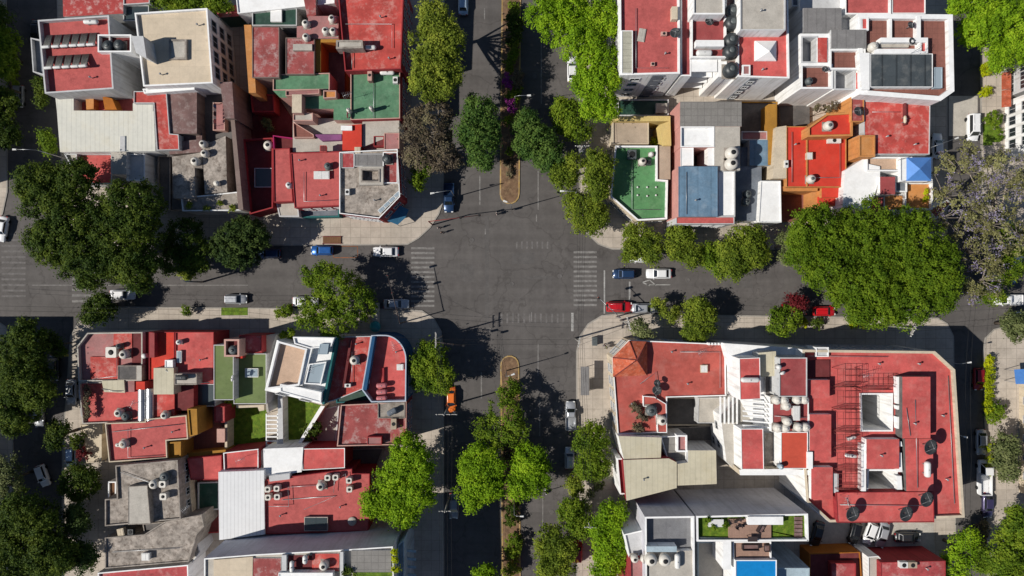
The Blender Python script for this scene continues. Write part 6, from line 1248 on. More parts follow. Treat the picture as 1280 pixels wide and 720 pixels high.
    def up(z, i, j):  # belt points on the cabin edge i->i+4 at height z
        t = (z - z0) / (Tt[i][2] - z0); return tuple(B[i][k] + (Tt[i][k] - B[i][k]) * t for k in range(3))
    zb = max(hood, deck if kind not in ('pickup', 'truck') else hood) + .03
    out['windshield'] = panel([up(zb, 1, 5), up(zb, 2, 6), Tt[2], Tt[1]], .014, 'windshield', .9)
    out['rear_window'] = panel([up(zb, 0, 4), up(zb, 3, 7), Tt[3], Tt[0]], .014, 'rear_window', .88)
    out['side_window'] = [panel([up(zb, 0, 4), up(zb, 1, 5), Tt[1], Tt[0]], .012, 'side_window', .86), panel([up(zb, 3, 7), up(zb, 2, 6), Tt[2], Tt[3]], .012, 'side_window', .86)]
    r = .32 if kind in ('sedan', 'hatch') else .37; wl = []
    for x in (-a * .62, a * .63):
        for s in (-1, 1):
            g = MB(); prof = [(r * .55, -.1), (r * .94, -.1), (r, -.06), (r, .06), (r * .94, .1), (r * .55, .1)]
            g.lathe(prof, (x, s * (w - .08), r), 18, axis='X'); 
            g.v = [(x + (v[1] - s * (w - .08)), s * (w - .08) + (v[0] - x), v[2]) for v in g.v]
            h = MB(); h.lathe([(r * .54, -.085), (r * .54, .085)], (x, 0, r), 14, axis='X'); h.v = [(x + v[1], s * (w - .075) + (v[0] - x), v[2]) for v in h.v]
            wl.append((g.mesh('wheel'), h.mesh('rim')))
    out['wheel'] = wl
    hl = []; tl = []
    for s in (-1, 1):
        g = MB(); g.box((a - .10, s * w * .62, hood - .24), (.20, .34, .15)); hl.append(g.mesh('headlight'))
        g = MB(); g.box((-a + .06, s * w * .66, min(deck, .95) - .2), (.12, .3, .16)); tl.append(g.mesh('tail_light'))
    out['headlight'] = hl; out['tail_light'] = tl
    out['bumper'] = [MB().box((q * (a - .02), 0, .42), (.1, Wd * .78, .16)).mesh('bumper') for q in (1, -1)]
    if kind in ('suv', 'van'):
        out['roof_rail'] = [MB().tube([(rt + .25, s * wt * .72, H + .05), (ft - .25, s * wt * .72, H + .05)], .025, 5).mesh('roof_rail') for s in (-1, 1)]
    return out
_CM = {}
def car(px, py, ang, kind, col, label, name='parked_car', cat='car', z=.0, cargo=None, group='parked cars'):
    if kind not in _CM: _CM[kind] = car_meshes(kind)
    m = _CM[kind]; p = W(px, py, 1.0); p.z = z + .01; e = empty(name, p, label, cat, group, R_(ang))
    def put(n, me, mm, par=e):
        if not me.materials: me.materials.append(M[mm])
        o = bpy.data.objects.new(n, me); COL.objects.link(o); o.parent = par; return o
    key = ('body', kind, col)
    if key not in _CM: _CM[key] = m['body'].copy(); _CM[key].materials.clear(); _CM[key].materials.append(M['car_' + col])
    put('body', _CM[key], None)
    put('windshield', m['windshield'], 'car_glass'); put('rear_window', m['rear_window'], 'car_glass')
    for s in m['side_window']: put('side_window', s, 'car_glass')
    for g, h in m['wheel']: o = put('wheel', g, 'tyre'); put('rim', h, 'chrome', o)
    for s in m['headlight']: put('headlight', s, 'lens')
    for s in m['tail_light']: put('tail_light', s, 'tail')
    for s in m['bumper']: put('bumper', s, 'dark')
    for s in m.get('roof_rail', []): put('roof_rail', s, 'chrome')
    return e
car(402, 313, 180, 'hatch', 'blue', 'bright blue hatchback parked at the upper left kerb')
car(482, 314.5, 180, 'sedan', 'white', 'white sedan parked at the upper left kerb near the crossing')
car(336, 317, 180, 'hatch', 'navy', 'dark blue car half hidden under the round dense tree')
car(152, 368.5, 0, 'sedan', 'white', 'white sedan under the big dark ficus beside the low tree')
car(294, 374, 0, 'hatch', 'silver', 'silver hatchback alone at the lower left kerb')
car(381, 377, 0, 'sedan', 'white', 'white sedan with its rear showing under the large green tree')
car(495, 380, 0, 'sedan', 'silver', 'silver sedan beside the left crossing under wires')
car(780, 342.5, 180, 'hatch', 'navy', 'dark blue hatchback waiting at the right stop line', 'car')
car(824, 342, 180, 'sedan', 'white', 'white silver sedan behind the dark blue hatchback', 'car')
car(774, 383.5, 0, 'suv', 'red', 'bright red sport utility parked at the south-east corner')
car(806, 385.5, 0, 'sedan', 'silver', 'silver sedan parked behind the bright red sport utility')
car(800, 322, 180, 'hatch', 'white', 'white car half hidden under the first small tree')
car(992, 385, 0, 'hatch', 'crimson', 'dark red car mostly covered by the reddish tree')
car(1031, 389, 0, 'hatch', 'red', 'clear bright red hatchback beside the rounded hedge')
car(1261, 375, 180, 'pickup', 'white', 'white pickup at the right edge of the street', 'pickup_truck', 'truck')
car(1277, 396, 180, 'sedan', 'white', 'white car half out of the frame below the white pickup')
car(1284, 327, 180, 'sedan', 'white', 'white car at the right edge behind the leafy tree')
car(1255, 350, 180, 'hatch', 'blue', 'dark blue car in the shade of the leafy right tree')
car(715.5, 86, 90, 'sedan', 'white', 'white sedan at the upper right kerb under the bright tree row')
car(579, 2, 90, 'sedan', 'paleblue', 'pale blue car at the top edge in the left lanes')
car(561, 247, 270, 'pickup', 'navy', 'dark blue pickup at the upper left avenue kerb in the shade', 'pickup_truck', 'truck')
car(563.5, 500, 270, 'sedan', 'orange', 'orange taxi parked below the olive tree', 'taxi', 'taxi')
car(713.5, 520, 90, 'pickup', 'silver', 'silver grey open-bed pickup at the lower right kerb', 'pickup_truck', 'truck')
car(712, 573, 90, 'hatch', 'silver', 'silver blue hatchback beside the olive pavement tree')
car(567, 633, 270, 'sedan', 'grey', 'grey sedan in the deep shade of the lower left lane')
car(722, 690, 90, 'hatch', 'crimson', 'dark red car under the trees at the bottom of the avenue')
car(1217, 159, 270, 'van', 'white', 'white minivan parked beside the clipped round bush', 'parked_van', 'van')
car(1173, 182, 90, 'sedan', 'white', 'white sedan nosed into the shaded strip beside the flat red roof')
car(1224.5, 474, 270, 'hatch', 'crimson', 'red hatchback in shade beside the lime hedge')
car(1228, 553, 270, 'sedan', 'silver', 'silver sedan at the east kerb above the white truck')
car(1231, 597, 90, 'truck', 'white', 'white box-bed truck between the silver sedan and the dark blue sedan', 'parked_truck', 'truck')
car(1236, 632, 270, 'sedan', 'purple', 'dark blue sedan in full sun on the lower right street')
car(1088, 667, 250, 'hatch', 'white', 'white hatchback parked at an angle in the walled yard', z=.16)
car(1103.5, 669, 255, 'sedan', 'silver', 'silver sedan parked at an angle in the walled yard', z=.16)
car(1135, 672, 0, 'sedan', 'dark', 'dark grey sedan lengthwise in the walled yard', z=.16)
car(1069, 667, 255, 'hatch', 'black', 'black car in the shade beside the white hatchback in the yard', z=.16)
car(1022, 668, 255, 'sedan', 'dark', 'dark car deep in the shade at the west end of the yard', z=.16)
car(47, 520, 275, 'hatch', 'silver', 'silver hatchback at the far lower left beside the dark tree')
car(52, 595, 290, 'hatch', 'white', 'white hatchback on the lower left street near the round tree')
car(88, 490, 270, 'sedan', 'silver', 'silver sedan in deep shade beside the plant-edged red roof')
car(30, 640, 272, 'sedan', 'grey', 'grey sedan in the dark lower left street near the corner tree'); car(66, 460, 270, 'sedan', 'dark', 'dark sedan in deep shade west of the grey parapet house'); car(22, 120, 268, 'hatch', 'grey', 'grey hatchback in the dark upper left street'); car(44, 40, 268, 'sedan', 'dark', 'dark sedan at the upper left kerb by the solar heater block')
car(1, 286, 260, 'sedan', 'white', 'white car at the left edge just above the crossing')
car(88, 573, 270, 'hatch', 'paleblue', 'pale blue car partly behind the round topiary')

# ------------------------------------------------------------ poles, lamps, signals and wires
def upole(px, py, label, h=9.5, arms=((0.0, 9.1, 2.2), (0.0, 8.3, 1.8)), rz=0, transformer=False, base=None):
    p = W(px, py, h); p.z = .13; e = empty('utility_pole', p, label, 'utility pole', 'utility poles', rz)
    mb = MB(); mb.tube([(0, 0, -.2), (0, 0, h * .5), (0, 0, h)], [.17, .14, .1], 10); mb.build('pole', 'pole_concrete', e)
    for dx, z, L in arms:
        mb = MB(); mb.box((dx, .1, z), (L, .12, .12)); o = mb.build('crossarm', 'pole_concrete', e)
        for k in (-.45, -.15, .15, .45): g = MB(); g.lathe([(.05, .06), (.08, .12), (.05, .18), (.08, .24), (.03, .3)], (dx + k * L, .1, z), 8); g.build('insulator', 'white_obj', o)
    if transformer: mb = MB(); mb.lathe([(.3, 0), (.34, .08), (.34, .85), (.26, .95), (.08, 1.0)], (.1, -.5, h - 3), 12); mb.build('transformer', 'steel', e); mb = MB(); mb.box((.1, -.3, h - 2.6), (.9, .9, .1)); mb.build('bracket', 'steel', e)
def lamp(px, py, label, h=8.5, arm=2.2, rz=0):
    p = W(px, py, h); a = Vector((math.cos(rz), math.sin(rz), 0)); p = p - a * arm; p.z = .13; e = empty('street_lamp', p, label, 'street lamp', 'street lamps', rz)
    mb = MB(); mb.tube([(0, 0, -.1), (0, 0, 4), (0, 0, h - .6)], [.1, .08, .06], 8); mb.build('pole', 'metal', e)
    mb = MB(); mb.tube([(0, 0, h - .6), (arm * .3, 0, h - .1), (arm, 0, h)], .04, 6); mb.build('arm', 'metal', e)
    mb = MB(); mb.add([(arm - .3, -.12, h - .05), (arm + .4, -.17, h - .05), (arm + .4, .17, h - .05), (arm - .3, .12, h - .05), (arm - .3, -.08, h + .1), (arm + .3, -.13, h + .12), (arm + .3, .13, h + .12), (arm - .3, .08, h + .1)], [(3, 2, 1, 0), (4, 5, 6, 7), (0, 1, 5, 4), (1, 2, 6, 5), (2, 3, 7, 6), (3, 0, 4, 7)]); mb.build('lamp_head', 'white_obj', e)
def signal(base, tip, label, h=6.2, m='iron'):
    a, c = W(base[0], base[1], 0), W(tip[0], tip[1], h); a.z = c.z = 0; d = c - a; L = d.length; e = empty('traffic_signal', Vector((a.x, a.y, .13)), label, 'traffic signal', 'mast arm traffic signals', math.atan2(d.y, d.x))
    mb = MB(); mb.tube([(0, 0, -.1), (0, 0, h)], [.12, .09], 8); mb.build('pole', m, e); mb = MB(); mb.tube([(0, 0, h - .2), (L, 0, h)], [.08, .05], 6); mb.build('mast_arm', m, e)
    for x in (L - .1, L * .62):
        mb = MB(); mb.box((x, 0, h - .1), (.34, .3, 1.0)); o = mb.build('signal_head', 'dark', e)
        for k, c_ in enumerate(('tail', 'orange', 'teal_paint')): g = MB(); g.lathe([(.11, 0), (.11, .05), (.04, .06)], (x + .17, 0, h + .2 - k * .3), 10, axis='X'); g.build('lens', 'car_orange' if c_ == 'orange' else c_, o)
upole(728, 183, 'pole with white insulators and a transformer among the trees by the green terrace', rz=0, transformer=True, arms=((0, 9.2, 2.4), (0, 8.4, 1.4)))
upole(545, 425, 'pole with double crossarm over the olive tree at the rounded blue corner', rz=R_(90), arms=((0, 9.2, 2.6), (0, 8.2, 2.2)))
upole(555, 519, 'pole with a long crossarm just below the orange taxi', rz=0, arms=((0.4, 9.2, 3.6),))
upole(725, 428, 'pole carrying many wires at the south-east corner', h=9, rz=R_(80), arms=((0, 8.6, 1.6), (0, 7.8, 1.2)))
upole(787, 404, 'H-shaped white crossarm pole above the thin dark tree', rz=R_(105), arms=((0, 9.2, 2.2), (0, 8.7, 2.2)))
upole(1145, 411, 'pole with white angled crossarms beside the giant tree', rz=R_(65), arms=((0, 9.2, 2.4), (0, 8.7, 2.0), (-.8, 9.0, 1.4)))
upole(556, 640, 'pole with a short crossarm in the shade beside the grey sedan', rz=0, arms=((0, 9.2, 2.0),))
upole(738, 660, 'pole between the trees on the lower right pavement', rz=0, arms=((0, 9.2, 2.0),))
upole(233, 352, 'bare pole at the yellow-green sapling on the left-hand street', h=6, arms=((0, 5.8, .9),))
lamp(661, 119.5, 'lamp with white head reaching over the right lanes from the upper median', arm=2.3)
lamp(703, 239, 'lamp arm reaching left from the olive trees at the north-east corner', rz=R_(180), arm=2.4)
lamp(541, 241.5, 'lamp over the shaded north-west pavement near the blue pickup', rz=R_(190), arm=3)
lamp(1211, 453, 'lamp with two white heads in the shaded right-hand street', rz=R_(10), arm=1.6); lamp(1206, 546, 'lamp beside the silver sedan in the shaded right-hand street', rz=R_(-15), arm=2)
lamp(19, 187, 'lamp with white head glowing pale in the dark upper left street', rz=R_(180), arm=3.2); lamp(1195, 173, 'lamp arm crossing the sunny driveway beside the white minivan', rz=R_(20), arm=4)
lamp(641, 468, 'lamp on the rounded end of the lower median', rz=R_(20), arm=1.2); lamp(632, 252, 'lamp on the rounded end of the upper median', rz=R_(160), arm=1.0); lamp(652, 645, 'lamp in the shrubs of the lower median', rz=0, arm=1.2)
signal((507, 402), (485, 345), 'signal mast reaching over the left street beside the crossing'); signal((548, 424), (580, 432), 'signal mast by the rounded blue corner reaching over the avenue')
signal((541, 281), (600, 269), 'dark red signal mast reaching over the avenue from the north-west corner', 6.0, 'rust_red'); signal((770, 396), (748, 372), 'signal mast at the south-east corner over the right crossing', 5.5, 'metal')
def wire(a, c, sag, label, r=.018, name='overhead_wire'):
    p, q = W(*a), W(*c); n = 10; loc = Vector((p.x, p.y, p.z)); pts = [p.lerp(q, i / n) - loc - Vector((0, 0, sag * 4 * (i / n) * (1 - i / n))) for i in range(n + 1)]
    mb = MB(); mb.tube(pts, r, 4); o = mb.build(name, 'dark'); o.location = loc; tag(o, label, 'wire', 'overhead wires')
for k, dx in enumerate((-7, -2, 3, 8)):
    n_ = ['outer left', 'inner left', 'inner right', 'outer right'][k]
    wire((728 + dx, 183, 9.4), (726 + dx * .3, 428, 8.8), 1.2, n_ + ' wire running south from the insulator pole across the right street')
    wire((728 + dx, 183, 9.4), (735 + dx, -60, 9.4), .8, n_ + ' wire running north from the insulator pole under the bright trees')
    wire((546 + dx * .3, 425 + dx, 9.3), (556 + dx, 519, 9.3), .5, n_ + ' wire between the blue corner pole and the taxi pole')
    wire((557 + dx, 519, 9.3), (556 + dx, 640, 9.3), .6, n_ + ' wire running south from the taxi pole'); wire((556 + dx, 640, 9.3), (556 + dx, 800, 9.3), .6, n_ + ' wire leaving the frame at the bottom of the left lanes')
    wire((726 + dx * .5, 428, 8.8), (738 + dx * .7, 660, 9.2), 1.1, n_ + ' wire running south down the lower right pavement')
for k, dy in enumerate((-3, 3)):
    n_ = ['upper', 'lower'][k]
    wire((546, 428 + dy, 9.0), (726, 428 + dy, 8.4), 1.0, n_ + ' wire spanning the avenue between the two southern corners', .016)
    wire((788, 404 + dy, 9.2), (1145, 411 + dy, 9.2), 1.4, n_ + ' wire along the right-hand street past the giant tree'); wire((726, 428 + dy, 8.6), (788, 404 + dy, 9.2), .4, n_ + ' short wire between the two south-east poles')
    wire((1145, 411 + dy, 9.2), (1400, 390 + dy * 2, 9.2), 1.0, n_ + ' wire leaving the frame at the right edge'); wire((546, 425 + dy, 9.0), (300, 392 + dy, 8.0), 1.2, n_ + ' wire along the left-hand street kerb'); wire((300, 392 + dy, 8.0), (-80, 384 + dy, 8.5), 1.2, n_ + ' wire leaving the frame at the left edge')
    wire((1217 + dy, 380, 9), (1212 + dy, 560, 9), .8, n_ + ' wire running down the shaded right-hand street'); wire((1212 + dy, 560, 9), (1216 + dy, 800, 9), .8, n_ + ' wire leaving the frame at the bottom of the right-hand street')
wire((545, 425, 9.1), (480, 385, 7.5), .4, 'service wire dropping from the blue corner pole to the left signal', .016)

# ------------------------------------------------------------ street furniture
def shelter():
    p = W(731, 476, 2.5); p.z = .135; e = empty('bus_shelter', p, 'grey roofed shelter casting a dark rectangle on the south-east pavement', 'bus shelter')
    mb = MB(); mb.box((0, 0, 2.5), (1.5, 5.0, .1)); mb.box((-.1, .3, 2.57), (.5, 3.2, .04)); mb.build('roof', 'grey_sheet', e)
    for y in (-2.2, 0, 2.2): mb = MB(); mb.tube([(.55, y, 0), (.55, y, 2.45)], .05, 6); mb.build('post', 'steel', e)
    mb = MB(); mb.box((.3, 0, .45), (.4, 3.0, .06)); mb.build('bench', 'steel', e); mb = MB(); mb.box((.58, -1.1, 1.3), (.03, 2.0, 1.7)); mb.build('back_panel', 'glass_pale', e)
shelter()
p = W(469, 396, 2.2); p.z = .135; e = empty('newsstand', p, 'narrow white slatted kiosk with a teal end beside the left-hand street', 'kiosk')
mb = MB(); mb.box((0, .6, 1.1), (.9, 3.6, 2.1)); 
for k in range(9): mb.box((0, -1.0 + k * .4, 2.2), (.7, .2, .08))
mb.build('body', 'concrete_light', e); mb = MB(); mb.lathe([(1.0, 2.15), (.95, 2.4), (.5, 2.55), (.05, 2.6)], (0, -1.7, 0), 14); mb.build('teal_hood', 'teal_paint', e); mb = MB(); mb.tube([(0, -1.7, 0), (0, -1.7, 2.2)], .08); mb.build('post', 'steel', e)
p = W(415, 300, .3); p.z = .135; e = empty('tree_pit', p, 'brown rectangular planting pit on the upper left pavement', 'planter')
mb = MB(); mb.box((0, 0, .1), (3.2, 1.15, .2)); mb.build('soil_bed', 'wood', e)
for s in (-1, 1): mb = MB(); mb.box((0, s * .62, .14), (3.4, .1, .28)); mb.build('edging', 'rust_red', e)
p = W(735, 425, .3); p.z = .135; e = empty('utility_cabinet', p, 'dark flat utility box on the south-east corner pavement', 'utility box'); mb = MB(); mb.box((1.1, -.2, .5), (.8, 1.4, 1.0)); mb.box((1.1, -.2, 1.016), (.9, 1.5, .06)); mb.build('cabinet', 'tank_grey', e); mb = MB(); mb.box((.69, -.2, .5), (.02, 1.2, .85)); mb.build('door', 'steel', e)
p = W(83, 444, 2.6); p.z = .135; e = empty('street_sign', p, 'yellow sign plate in the dark lower left street', 'sign'); mb = MB(); mb.tube([(0, 0, 0), (0, 0, 2.6)], .04, 6); mb.build('post', 'steel', e); mb = MB(); mb.box((0, 0, 2.5), (.8, .5, .06), rx=.5); mb.build('plate', 'yellow_paint', e)
p = W(506, 268, 2.9); p.z = .135; e = empty('awning', p, 'dark blue fabric awning at the foot of the pebbled corner building', 'awning')
mb = MB(); q = [W(x, y, z) - p for x, y, z in ((484, 276, 3.2), (500, 257, 3.2), (511, 262, 2.6), (497, 281, 2.6), (507, 272, 2.6))]
mb.add([q[0], q[1], q[2], q[4], q[3]] + [v - Vector((0, 0, .06)) for v in (q[0], q[1], q[2], q[4], q[3])], [(0, 1, 2, 3, 4), (9, 8, 7, 6, 5)] + [(i, (i + 1) % 5, (i + 1) % 5 + 5, i + 5) for i in range(5)]); mb.build('canopy', 'awning_blue', e)
for v in (q[2], q[3]): mb = MB(); mb.tube([(v.x, v.y, 0), (v.x, v.y, v.z)], .04, 6); mb.build('post', 'steel', e)
for i in range(8):
    p = W(340, 520 + i * 5.2, 2.5); p.z = 0
mb = MB(); e = empty('pergola', W(340, 538, 0), 'white slatted pergola between the two lawns', 'pergola')
l = W(340, 538, 0)
for i in range(8): g = MB(); c = W(340, 520 + i * 5.2, 3.0); g.box((c.x - l.x, c.y - l.y, 3.0), (1.9, .22, .16)); g.build('slat', 'white', e)
for x in (333, 347): g = MB(); a, c = W(x, 517, 2.85), W(x, 560, 2.85); g.box(((a.x + c.x) / 2 - l.x, (a.y + c.y) / 2 - l.y, 2.85), (.18, a.y - c.y, .16)); g.build('beam', 'white', e)
for x in (333, 347):
    for y in (518, 559): g = MB(); a = W(x, y, 2.7); g.tube([(a.x - l.x, a.y - l.y, 0), (a.x - l.x, a.y - l.y, 2.77)], .07, 6); g.build('post', 'white', e)
# roof terrace furniture of the tall block
def table(px, py, z, label, w, d, m, legs=True):
    p = W(px, py, z + .75); p.z = z; e = empty('table', p, label, 'table'); mb = MB(); mb.box((0, 0, .73), (w, d, .05)); mb.build('tabletop', m, e)
    for sx in (-1, 1):
        for sy in (-1, 1): g = MB(); g.box((sx * (w / 2 - .08), sy * (d / 2 - .08), .35), (.07, .07, .7)); g.build('leg', m, e)
def chair(px, py, z, rz, label):
    p = W(px, py, z + .5); p.z = z; e = empty('chair', p, label, 'chair', 'dark chairs on the roof terrace', rz); mb = MB(); mb.box((0, 0, .44), (.5, .5, .06)); mb.build('seat', 'iron', e); mb = MB(); mb.box((0, .25, .72), (.5, .06, .5)); mb.build('backrest', 'iron', e)
    for sx in (-1, 1):
        for sy in (-1, 1): g = MB(); g.box((sx * .21, sy * .21, .2), (.05, .05, .42)); g.build('leg', 'iron', e)
def sofa(px, py, z, rz, w, label):
    p = W(px, py, z + .4); p.z = z; e = empty('sofa', p, label, 'sofa', None, rz); mb = MB(); mb.box((0, 0, .22), (w, .8, .38)); mb.build('base', 'iron', e); mb = MB(); mb.box((0, -.05, .45), (w - .3, .62, .1)); mb.build('cushion', 'brown_worn', e); mb = MB(); mb.box((0, .36, .6), (w, .12, .5)); mb.build('backrest', 'iron', e)
    for s in (-1, 1): g = MB(); g.box((s * (w / 2 - .06), -.08, .5), (.12, .7, .28)); g.build('armrest', 'iron', e)
tz = 13.6
table(895, 654, 13.25, 'pale dining table on the roof terrace lawn', 2.4, 1.2, 'white_obj'); table(941, 674, tz, 'low dark table on the brown roof deck', 1.5, .8, 'iron')
for i, (x, y, a) in enumerate(((920, 652, 20), (926, 650, -30), (922, 659, 160), (929, 657, 100))): chair(x, y, tz, R_(a), ['west', 'north', 'south', 'east'][i] + ' chair of the dark round cluster on the brown roof deck')
sofa(938, 684, 12.85, R_(180), 2.6, 'long dark sofa along the south side of the roof deck'); sofa(951, 661, tz, R_(60), 1.4, 'tilted lounge seat on the east part of the roof deck'); sofa(959, 685, 12.85, R_(-90), 1.1, 'single dark armchair at the east side of the roof deck')
p = W(998, 660, 13.4); p.z = 13.25; e = empty('sun_deck', p, 'small grey-brown slatted platform at the east end of the roof lawn', 'platform'); mb = MB()
for k in range(6): mb.box((0, -1.6 + k * .62, .1), (1.3, .5, .08))
mb.build('slats', 'brown_worn', e); [MB().box((q, 0, .03), (.1, 3.6, .06)).build('joist', 'wood', e) for q in (-.5, .5)]
# planks lying against the forecourt and pipes on the roofs
for a, l in (([(127.5, 486, 6.5), (140, 489, 6.6), (152, 489, 6.6)], 'curved white pipe along the cream sheet canopy'), ([(360, 609, 7.2), (400, 606.5, 7.2)], 'thin pipe crossing the upper long red roof'), ([(352, 625, 7.0), (420, 620, 7.0), (380, 637, 7.0)], 'bent pipe in the middle of the long red roof'),
             ([(336, 633, 7.4), (361, 633, 7.4), (360, 609, 7.4)], 'pipe frame beside the four square tanks'), ([(417, 616, 7.4), (418, 602, 7.4), (432, 592, 7.4), (434, 618, 7.4)], 'pipe frame beside the eastern square tanks'), ([(1144, 500, 12.8), (1147, 610, 12.1)], 'long white pipe down the east roof strip of the big complex'), ([(1050, 631, 11.9), (1160, 632, 11.9)], 'long pipe along the south ridge of the big complex'),
             ([(1133, 510, 12.8), (1138, 545, 12.8)], 'ladder rail on the raised red strip of the big complex'), ([(1058, 623, 11.9), (1064, 640, 12.2)], 'feed cable to the western dark dish'), ([(146, 445, 5.9), (146, 470, 5.9), (115, 474, 5.9)], 'thin pipe along the deck of the corner house'), ([(206, 462, 8.0), (230, 480, 6.6), (262, 478, 6.6)], 'bent pipe from the cream slab across the plain red roof'), ([(140, 540, 6.2), (230, 530, 6.2)], 'pipe lengthwise on the large lower red roof'), ([(160, 535, 6.2), (160, 572, 6.2), (205, 569, 6.2)], 'bent pipe along the south of the large lower red roof'),
             ([(440, 440, 6.9), (440, 480, 6.9)], 'pipe beside the tank on the shaded red roof'), ([(150, 590, 7.6), (190, 604, 7.6), (203, 610, 7.6)], 'pipe to the white tanks on the weathered concrete roof'), ([(140, 690, 7.1), (225, 685, 7.1)], 'long pipe on the cracked concrete roof'), ([(380, 215, 7.3), (380, 252, 7.3), (420, 250, 7.3)], 'bent pipe at the south of the wide red roof'), ([(440, 60, 9.5), (440, 85, 9.5)], 'pipe south of the stairwell on the big clean red roof'), ([(430, 30, 9.5), (490, 30, 9.5), (490, 60, 9.5)], 'bent pipe round the north of the big clean red roof'),
             ([(795, 10, 12.3), (795, 85, 12.3), (835, 85, 12.3)], 'bent pipe on the scuffed red tower roof'), ([(990, 165, 6.3), (990, 228, 6.3)], 'pipe down the west strip of the bright red roof'), ([(1012, 222, 6.3), (1050, 222, 6.3), (1050, 178, 6.3)], 'bent pipe round the bright red roof'), ([(1090, 140, 8.7), (1125, 140, 8.7)], 'pipe at the north of the plain flat red roof'), ([(858, 215, 9.2), (858, 268, 9.2)], 'pipe down the west of the light blue roof'), ([(820, 500, 6.9), (820, 465, 6.2), (800, 480, 6.2)], 'bent pipe from the stair roof on the red corner house'),
             ([(850, 440, 6.2), (900, 440, 6.2), (900, 485, 6.2)], 'bent pipe round the east of the red corner roof'), ([(1010, 445, 11), (1110, 446, 10.9)], 'pipe along the north strip of the big red complex'), ([(1185, 470, 10.9), (1193, 630, 10.9)], 'pipe along the inner east parapet of the big red complex'), ([(968, 520, 11.9), (1008, 522, 11.9)], 'pipe between the two tank clusters'), ([(790, 190, 4.9), (790, 262, 4.9), (825, 262, 4.9)], 'bent pipe on the bright green terrace'),
             ([(467, 92, 8.2), (467, 148, 8.2)], 'pipe crossing the green roof from north to south')):
    pipe('roof_pipe', a, .05, 'metal', l, 'pipe')

# ------------------------------------------------------------ people
def person(px, py, rz, label, shirt, legs='jeans', stride=.25, z=.02):
    p = W(px, py, z); p.z = z; e = empty('person', p, label, 'person', None, rz)
    def skin(name, V, E, R, m, sub=1):
        me = bpy.data.meshes.new(name); me.from_pydata(V, E, []); o = link(name, me, m, e); sm_ = o.modifiers.new('skin', 'SKIN'); sm_.use_smooth_shade = True
        for i, r in enumerate(R): me.skin_vertices[0].data[i].radius = (r, r)
        me.skin_vertices[0].data[0].use_root = True
        s_ = o.modifiers.new('smooth', 'SUBSURF'); s_.levels = s_.render_levels = sub
    s = stride
    V = [(0, 0, .95), (0, 0, 1.18), (0, 0, 1.40), (0, 0, 1.50), (.015, 0, 1.60), (.02, 0, 1.70), (0, .10, .90), (s * .35, .10, .50), (s * .2, .10, .09), (s * .2 + .16, .10, .05), (0, -.10, .90), (-s * .2, -.10, .50), (-s, -.10, .12), (-s + .15, -.1, .05),
         (0, .20, 1.40), (-s * .3, .24, 1.12), (s * .1 - .02, .25, .88), (s * .15, .25, .78), (0, -.20, 1.40), (s * .3, -.24, 1.12), (s * .5, -.25, .90), (s * .6, -.25, .80), (.12, 0, 1.615)]
    E = [(0, 1), (1, 2), (2, 3), (3, 4), (4, 5), (0, 6), (6, 7), (7, 8), (8, 9), (0, 10), (10, 11), (11, 12), (12, 13), (2, 14), (14, 15), (15, 16), (16, 17), (2, 18), (18, 19), (19, 20), (20, 21), (4, 22)]
    Rr = [.13, .13, .14, .055, .095, .085, .085, .055, .04, .035, .085, .055, .04, .035, .06, .04, .032, .035, .06, .04, .032, .035, .018]
    skin('body', V, E, Rr, 'skin')
    skin('shirt', [V[0], V[1], V[2], V[14], V[15], V[18], V[19]], [(0, 1), (1, 2), (2, 3), (3, 4), (2, 5), (5, 6)], [.15, .15, .155, .075, .058, .075, .058], shirt)
    skin('trousers', [V[0], V[6], V[7], V[8], V[10], V[11], V[12]], [(0, 1), (1, 2), (2, 3), (0, 4), (4, 5), (5, 6)], [.145, .1, .07, .058, .1, .07, .058], legs)
    mb = MB(); mb.lathe([(.108, -.05), (.112, .016), (.095, .09), (.05, .125), (.005, .135)], (-.012, 0, 1.665), 14); mb.build('hair', 'hair', e)
    for (x, y, zz) in (V[9], V[13]): g = MB(); g.box((x - .06, y, .045), (.26, .1, .09)); g.build('shoe', 'shoe', e)
person(549, 285, R_(-60), 'pedestrian in a white shirt leading the pair stepping off the north-west corner', 'shirt_white'); person(553, 291, R_(-60), 'pedestrian in dark clothes beside the white shirted one at the north-west corner', 'shirt_dark')
person(621, 268, R_(180), 'pedestrian in pale top crossing alone below the upper median', 'shirt_white'); person(757, 434, R_(200), 'pedestrian in green on the south-east pavement', 'shirt_green', z=.14); person(755, 431, R_(30), 'pedestrian in dark clothes beside the green one on the pavement', 'shirt_dark', z=.14)
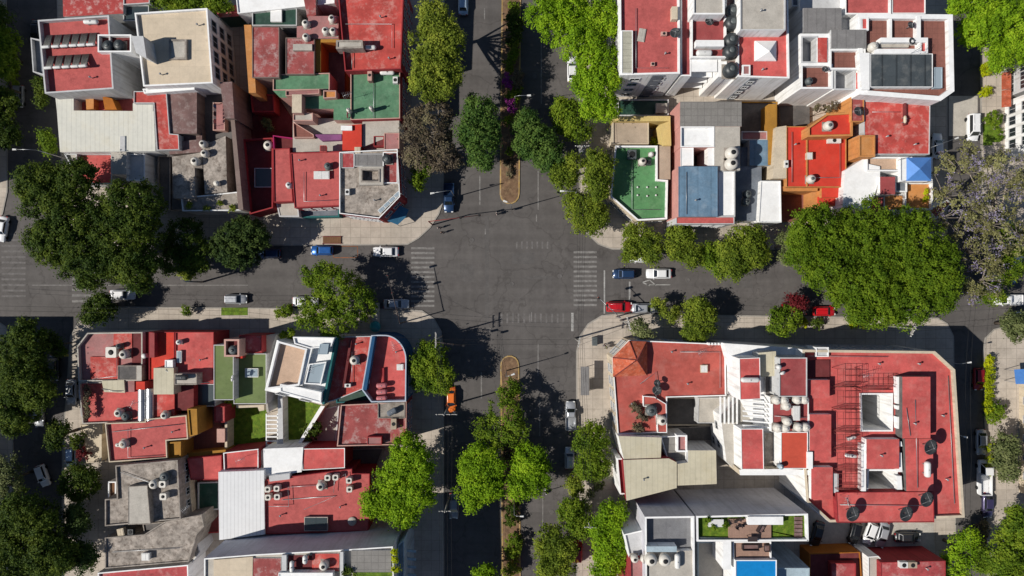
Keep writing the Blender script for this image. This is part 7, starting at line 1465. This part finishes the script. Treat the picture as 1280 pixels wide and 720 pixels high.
# motor scooter in the lane
p = W(682, 613, .6); p.z = .01; e = empty('motor_scooter', p, 'small white scooter riding down the right lane beside the median trees', 'scooter', None, R_(100))
mb = MB(); mb.tube([(-.75, 0, .62), (-.3, 0, .66), (.05, 0, .38), (.4, 0, .42), (.62, 0, .85)], [.12, .16, .12, .12, .06], 8); mb.build('body', 'car_white', e); mb = MB(); mb.tube([(-.6, 0, .78), (-.1, 0, .78)], [.12, .14], 8); mb.build('saddle', 'dark', e)
mb = MB(); mb.tube([(.58, -.32, 1.0), (.62, 0, .95), (.58, .32, 1.0)], .025, 6); mb.build('handlebar', 'steel', e)
for x in (-.6, .68): g = MB(); g.lathe([(.12, -.05), (.23, -.05), (.25, 0), (.23, .05), (.12, .05)], (x, 0, .25), 14, axis='X'); g.v = [(x + v[1], v[0] - x, v[2]) for v in g.v]; g.build('wheel', 'tyre', e)

# ------------------------------------------------------------ light, sky, camera
EL, AZ = R_(41), R_(180 + 15.7)          # the sun stands to the west-south-west: shadows run right and slightly up
sd = Vector((math.cos(AZ) * math.cos(EL), math.sin(AZ) * math.cos(EL), math.sin(EL)))
l = bpy.data.lights.new('sun', 'SUN'); l.energy = 5.0; l.angle = R_(.53); l.color = (1, .955, .88)
o = bpy.data.objects.new('sun', l); COL.objects.link(o); o.rotation_euler = sd.to_track_quat('Z', 'Y').to_euler()
w = bpy.data.worlds.new('World'); S.world = w; w.use_nodes = True; nt = w.node_tree
sk = nt.nodes.new('ShaderNodeTexSky'); sk.sky_type = 'NISHITA'; sk.sun_disc = False; sk.sun_elevation = EL; sk.sun_rotation = math.atan2(sd.x, sd.y)
bg = nt.nodes['Background']; sk.altitude = 2240; sk.air_density = 1.0; sk.dust_density = .6; sk.ozone_density = 1.2
bg.inputs['Strength'].default_value = .072; nt.links.new(sk.outputs['Color'], bg.inputs['Color'])
c = bpy.data.cameras.new('camera'); c.sensor_width = 36; c.lens = 36 * D / (1280 / P); c.clip_start = 1; c.clip_end = 3000
o = bpy.data.objects.new('camera', c); COL.objects.link(o); o.location = (0, 0, D); o.rotation_euler = (0, 0, 0); S.camera = o
S.view_settings.view_transform = 'Standard'; S.view_settings.look = 'None'; S.view_settings.exposure = 0; S.view_settings.gamma = 1
S.cycles.max_bounces = 6; S.cycles.transparent_max_bounces = 4; S.cycles.use_denoising = True
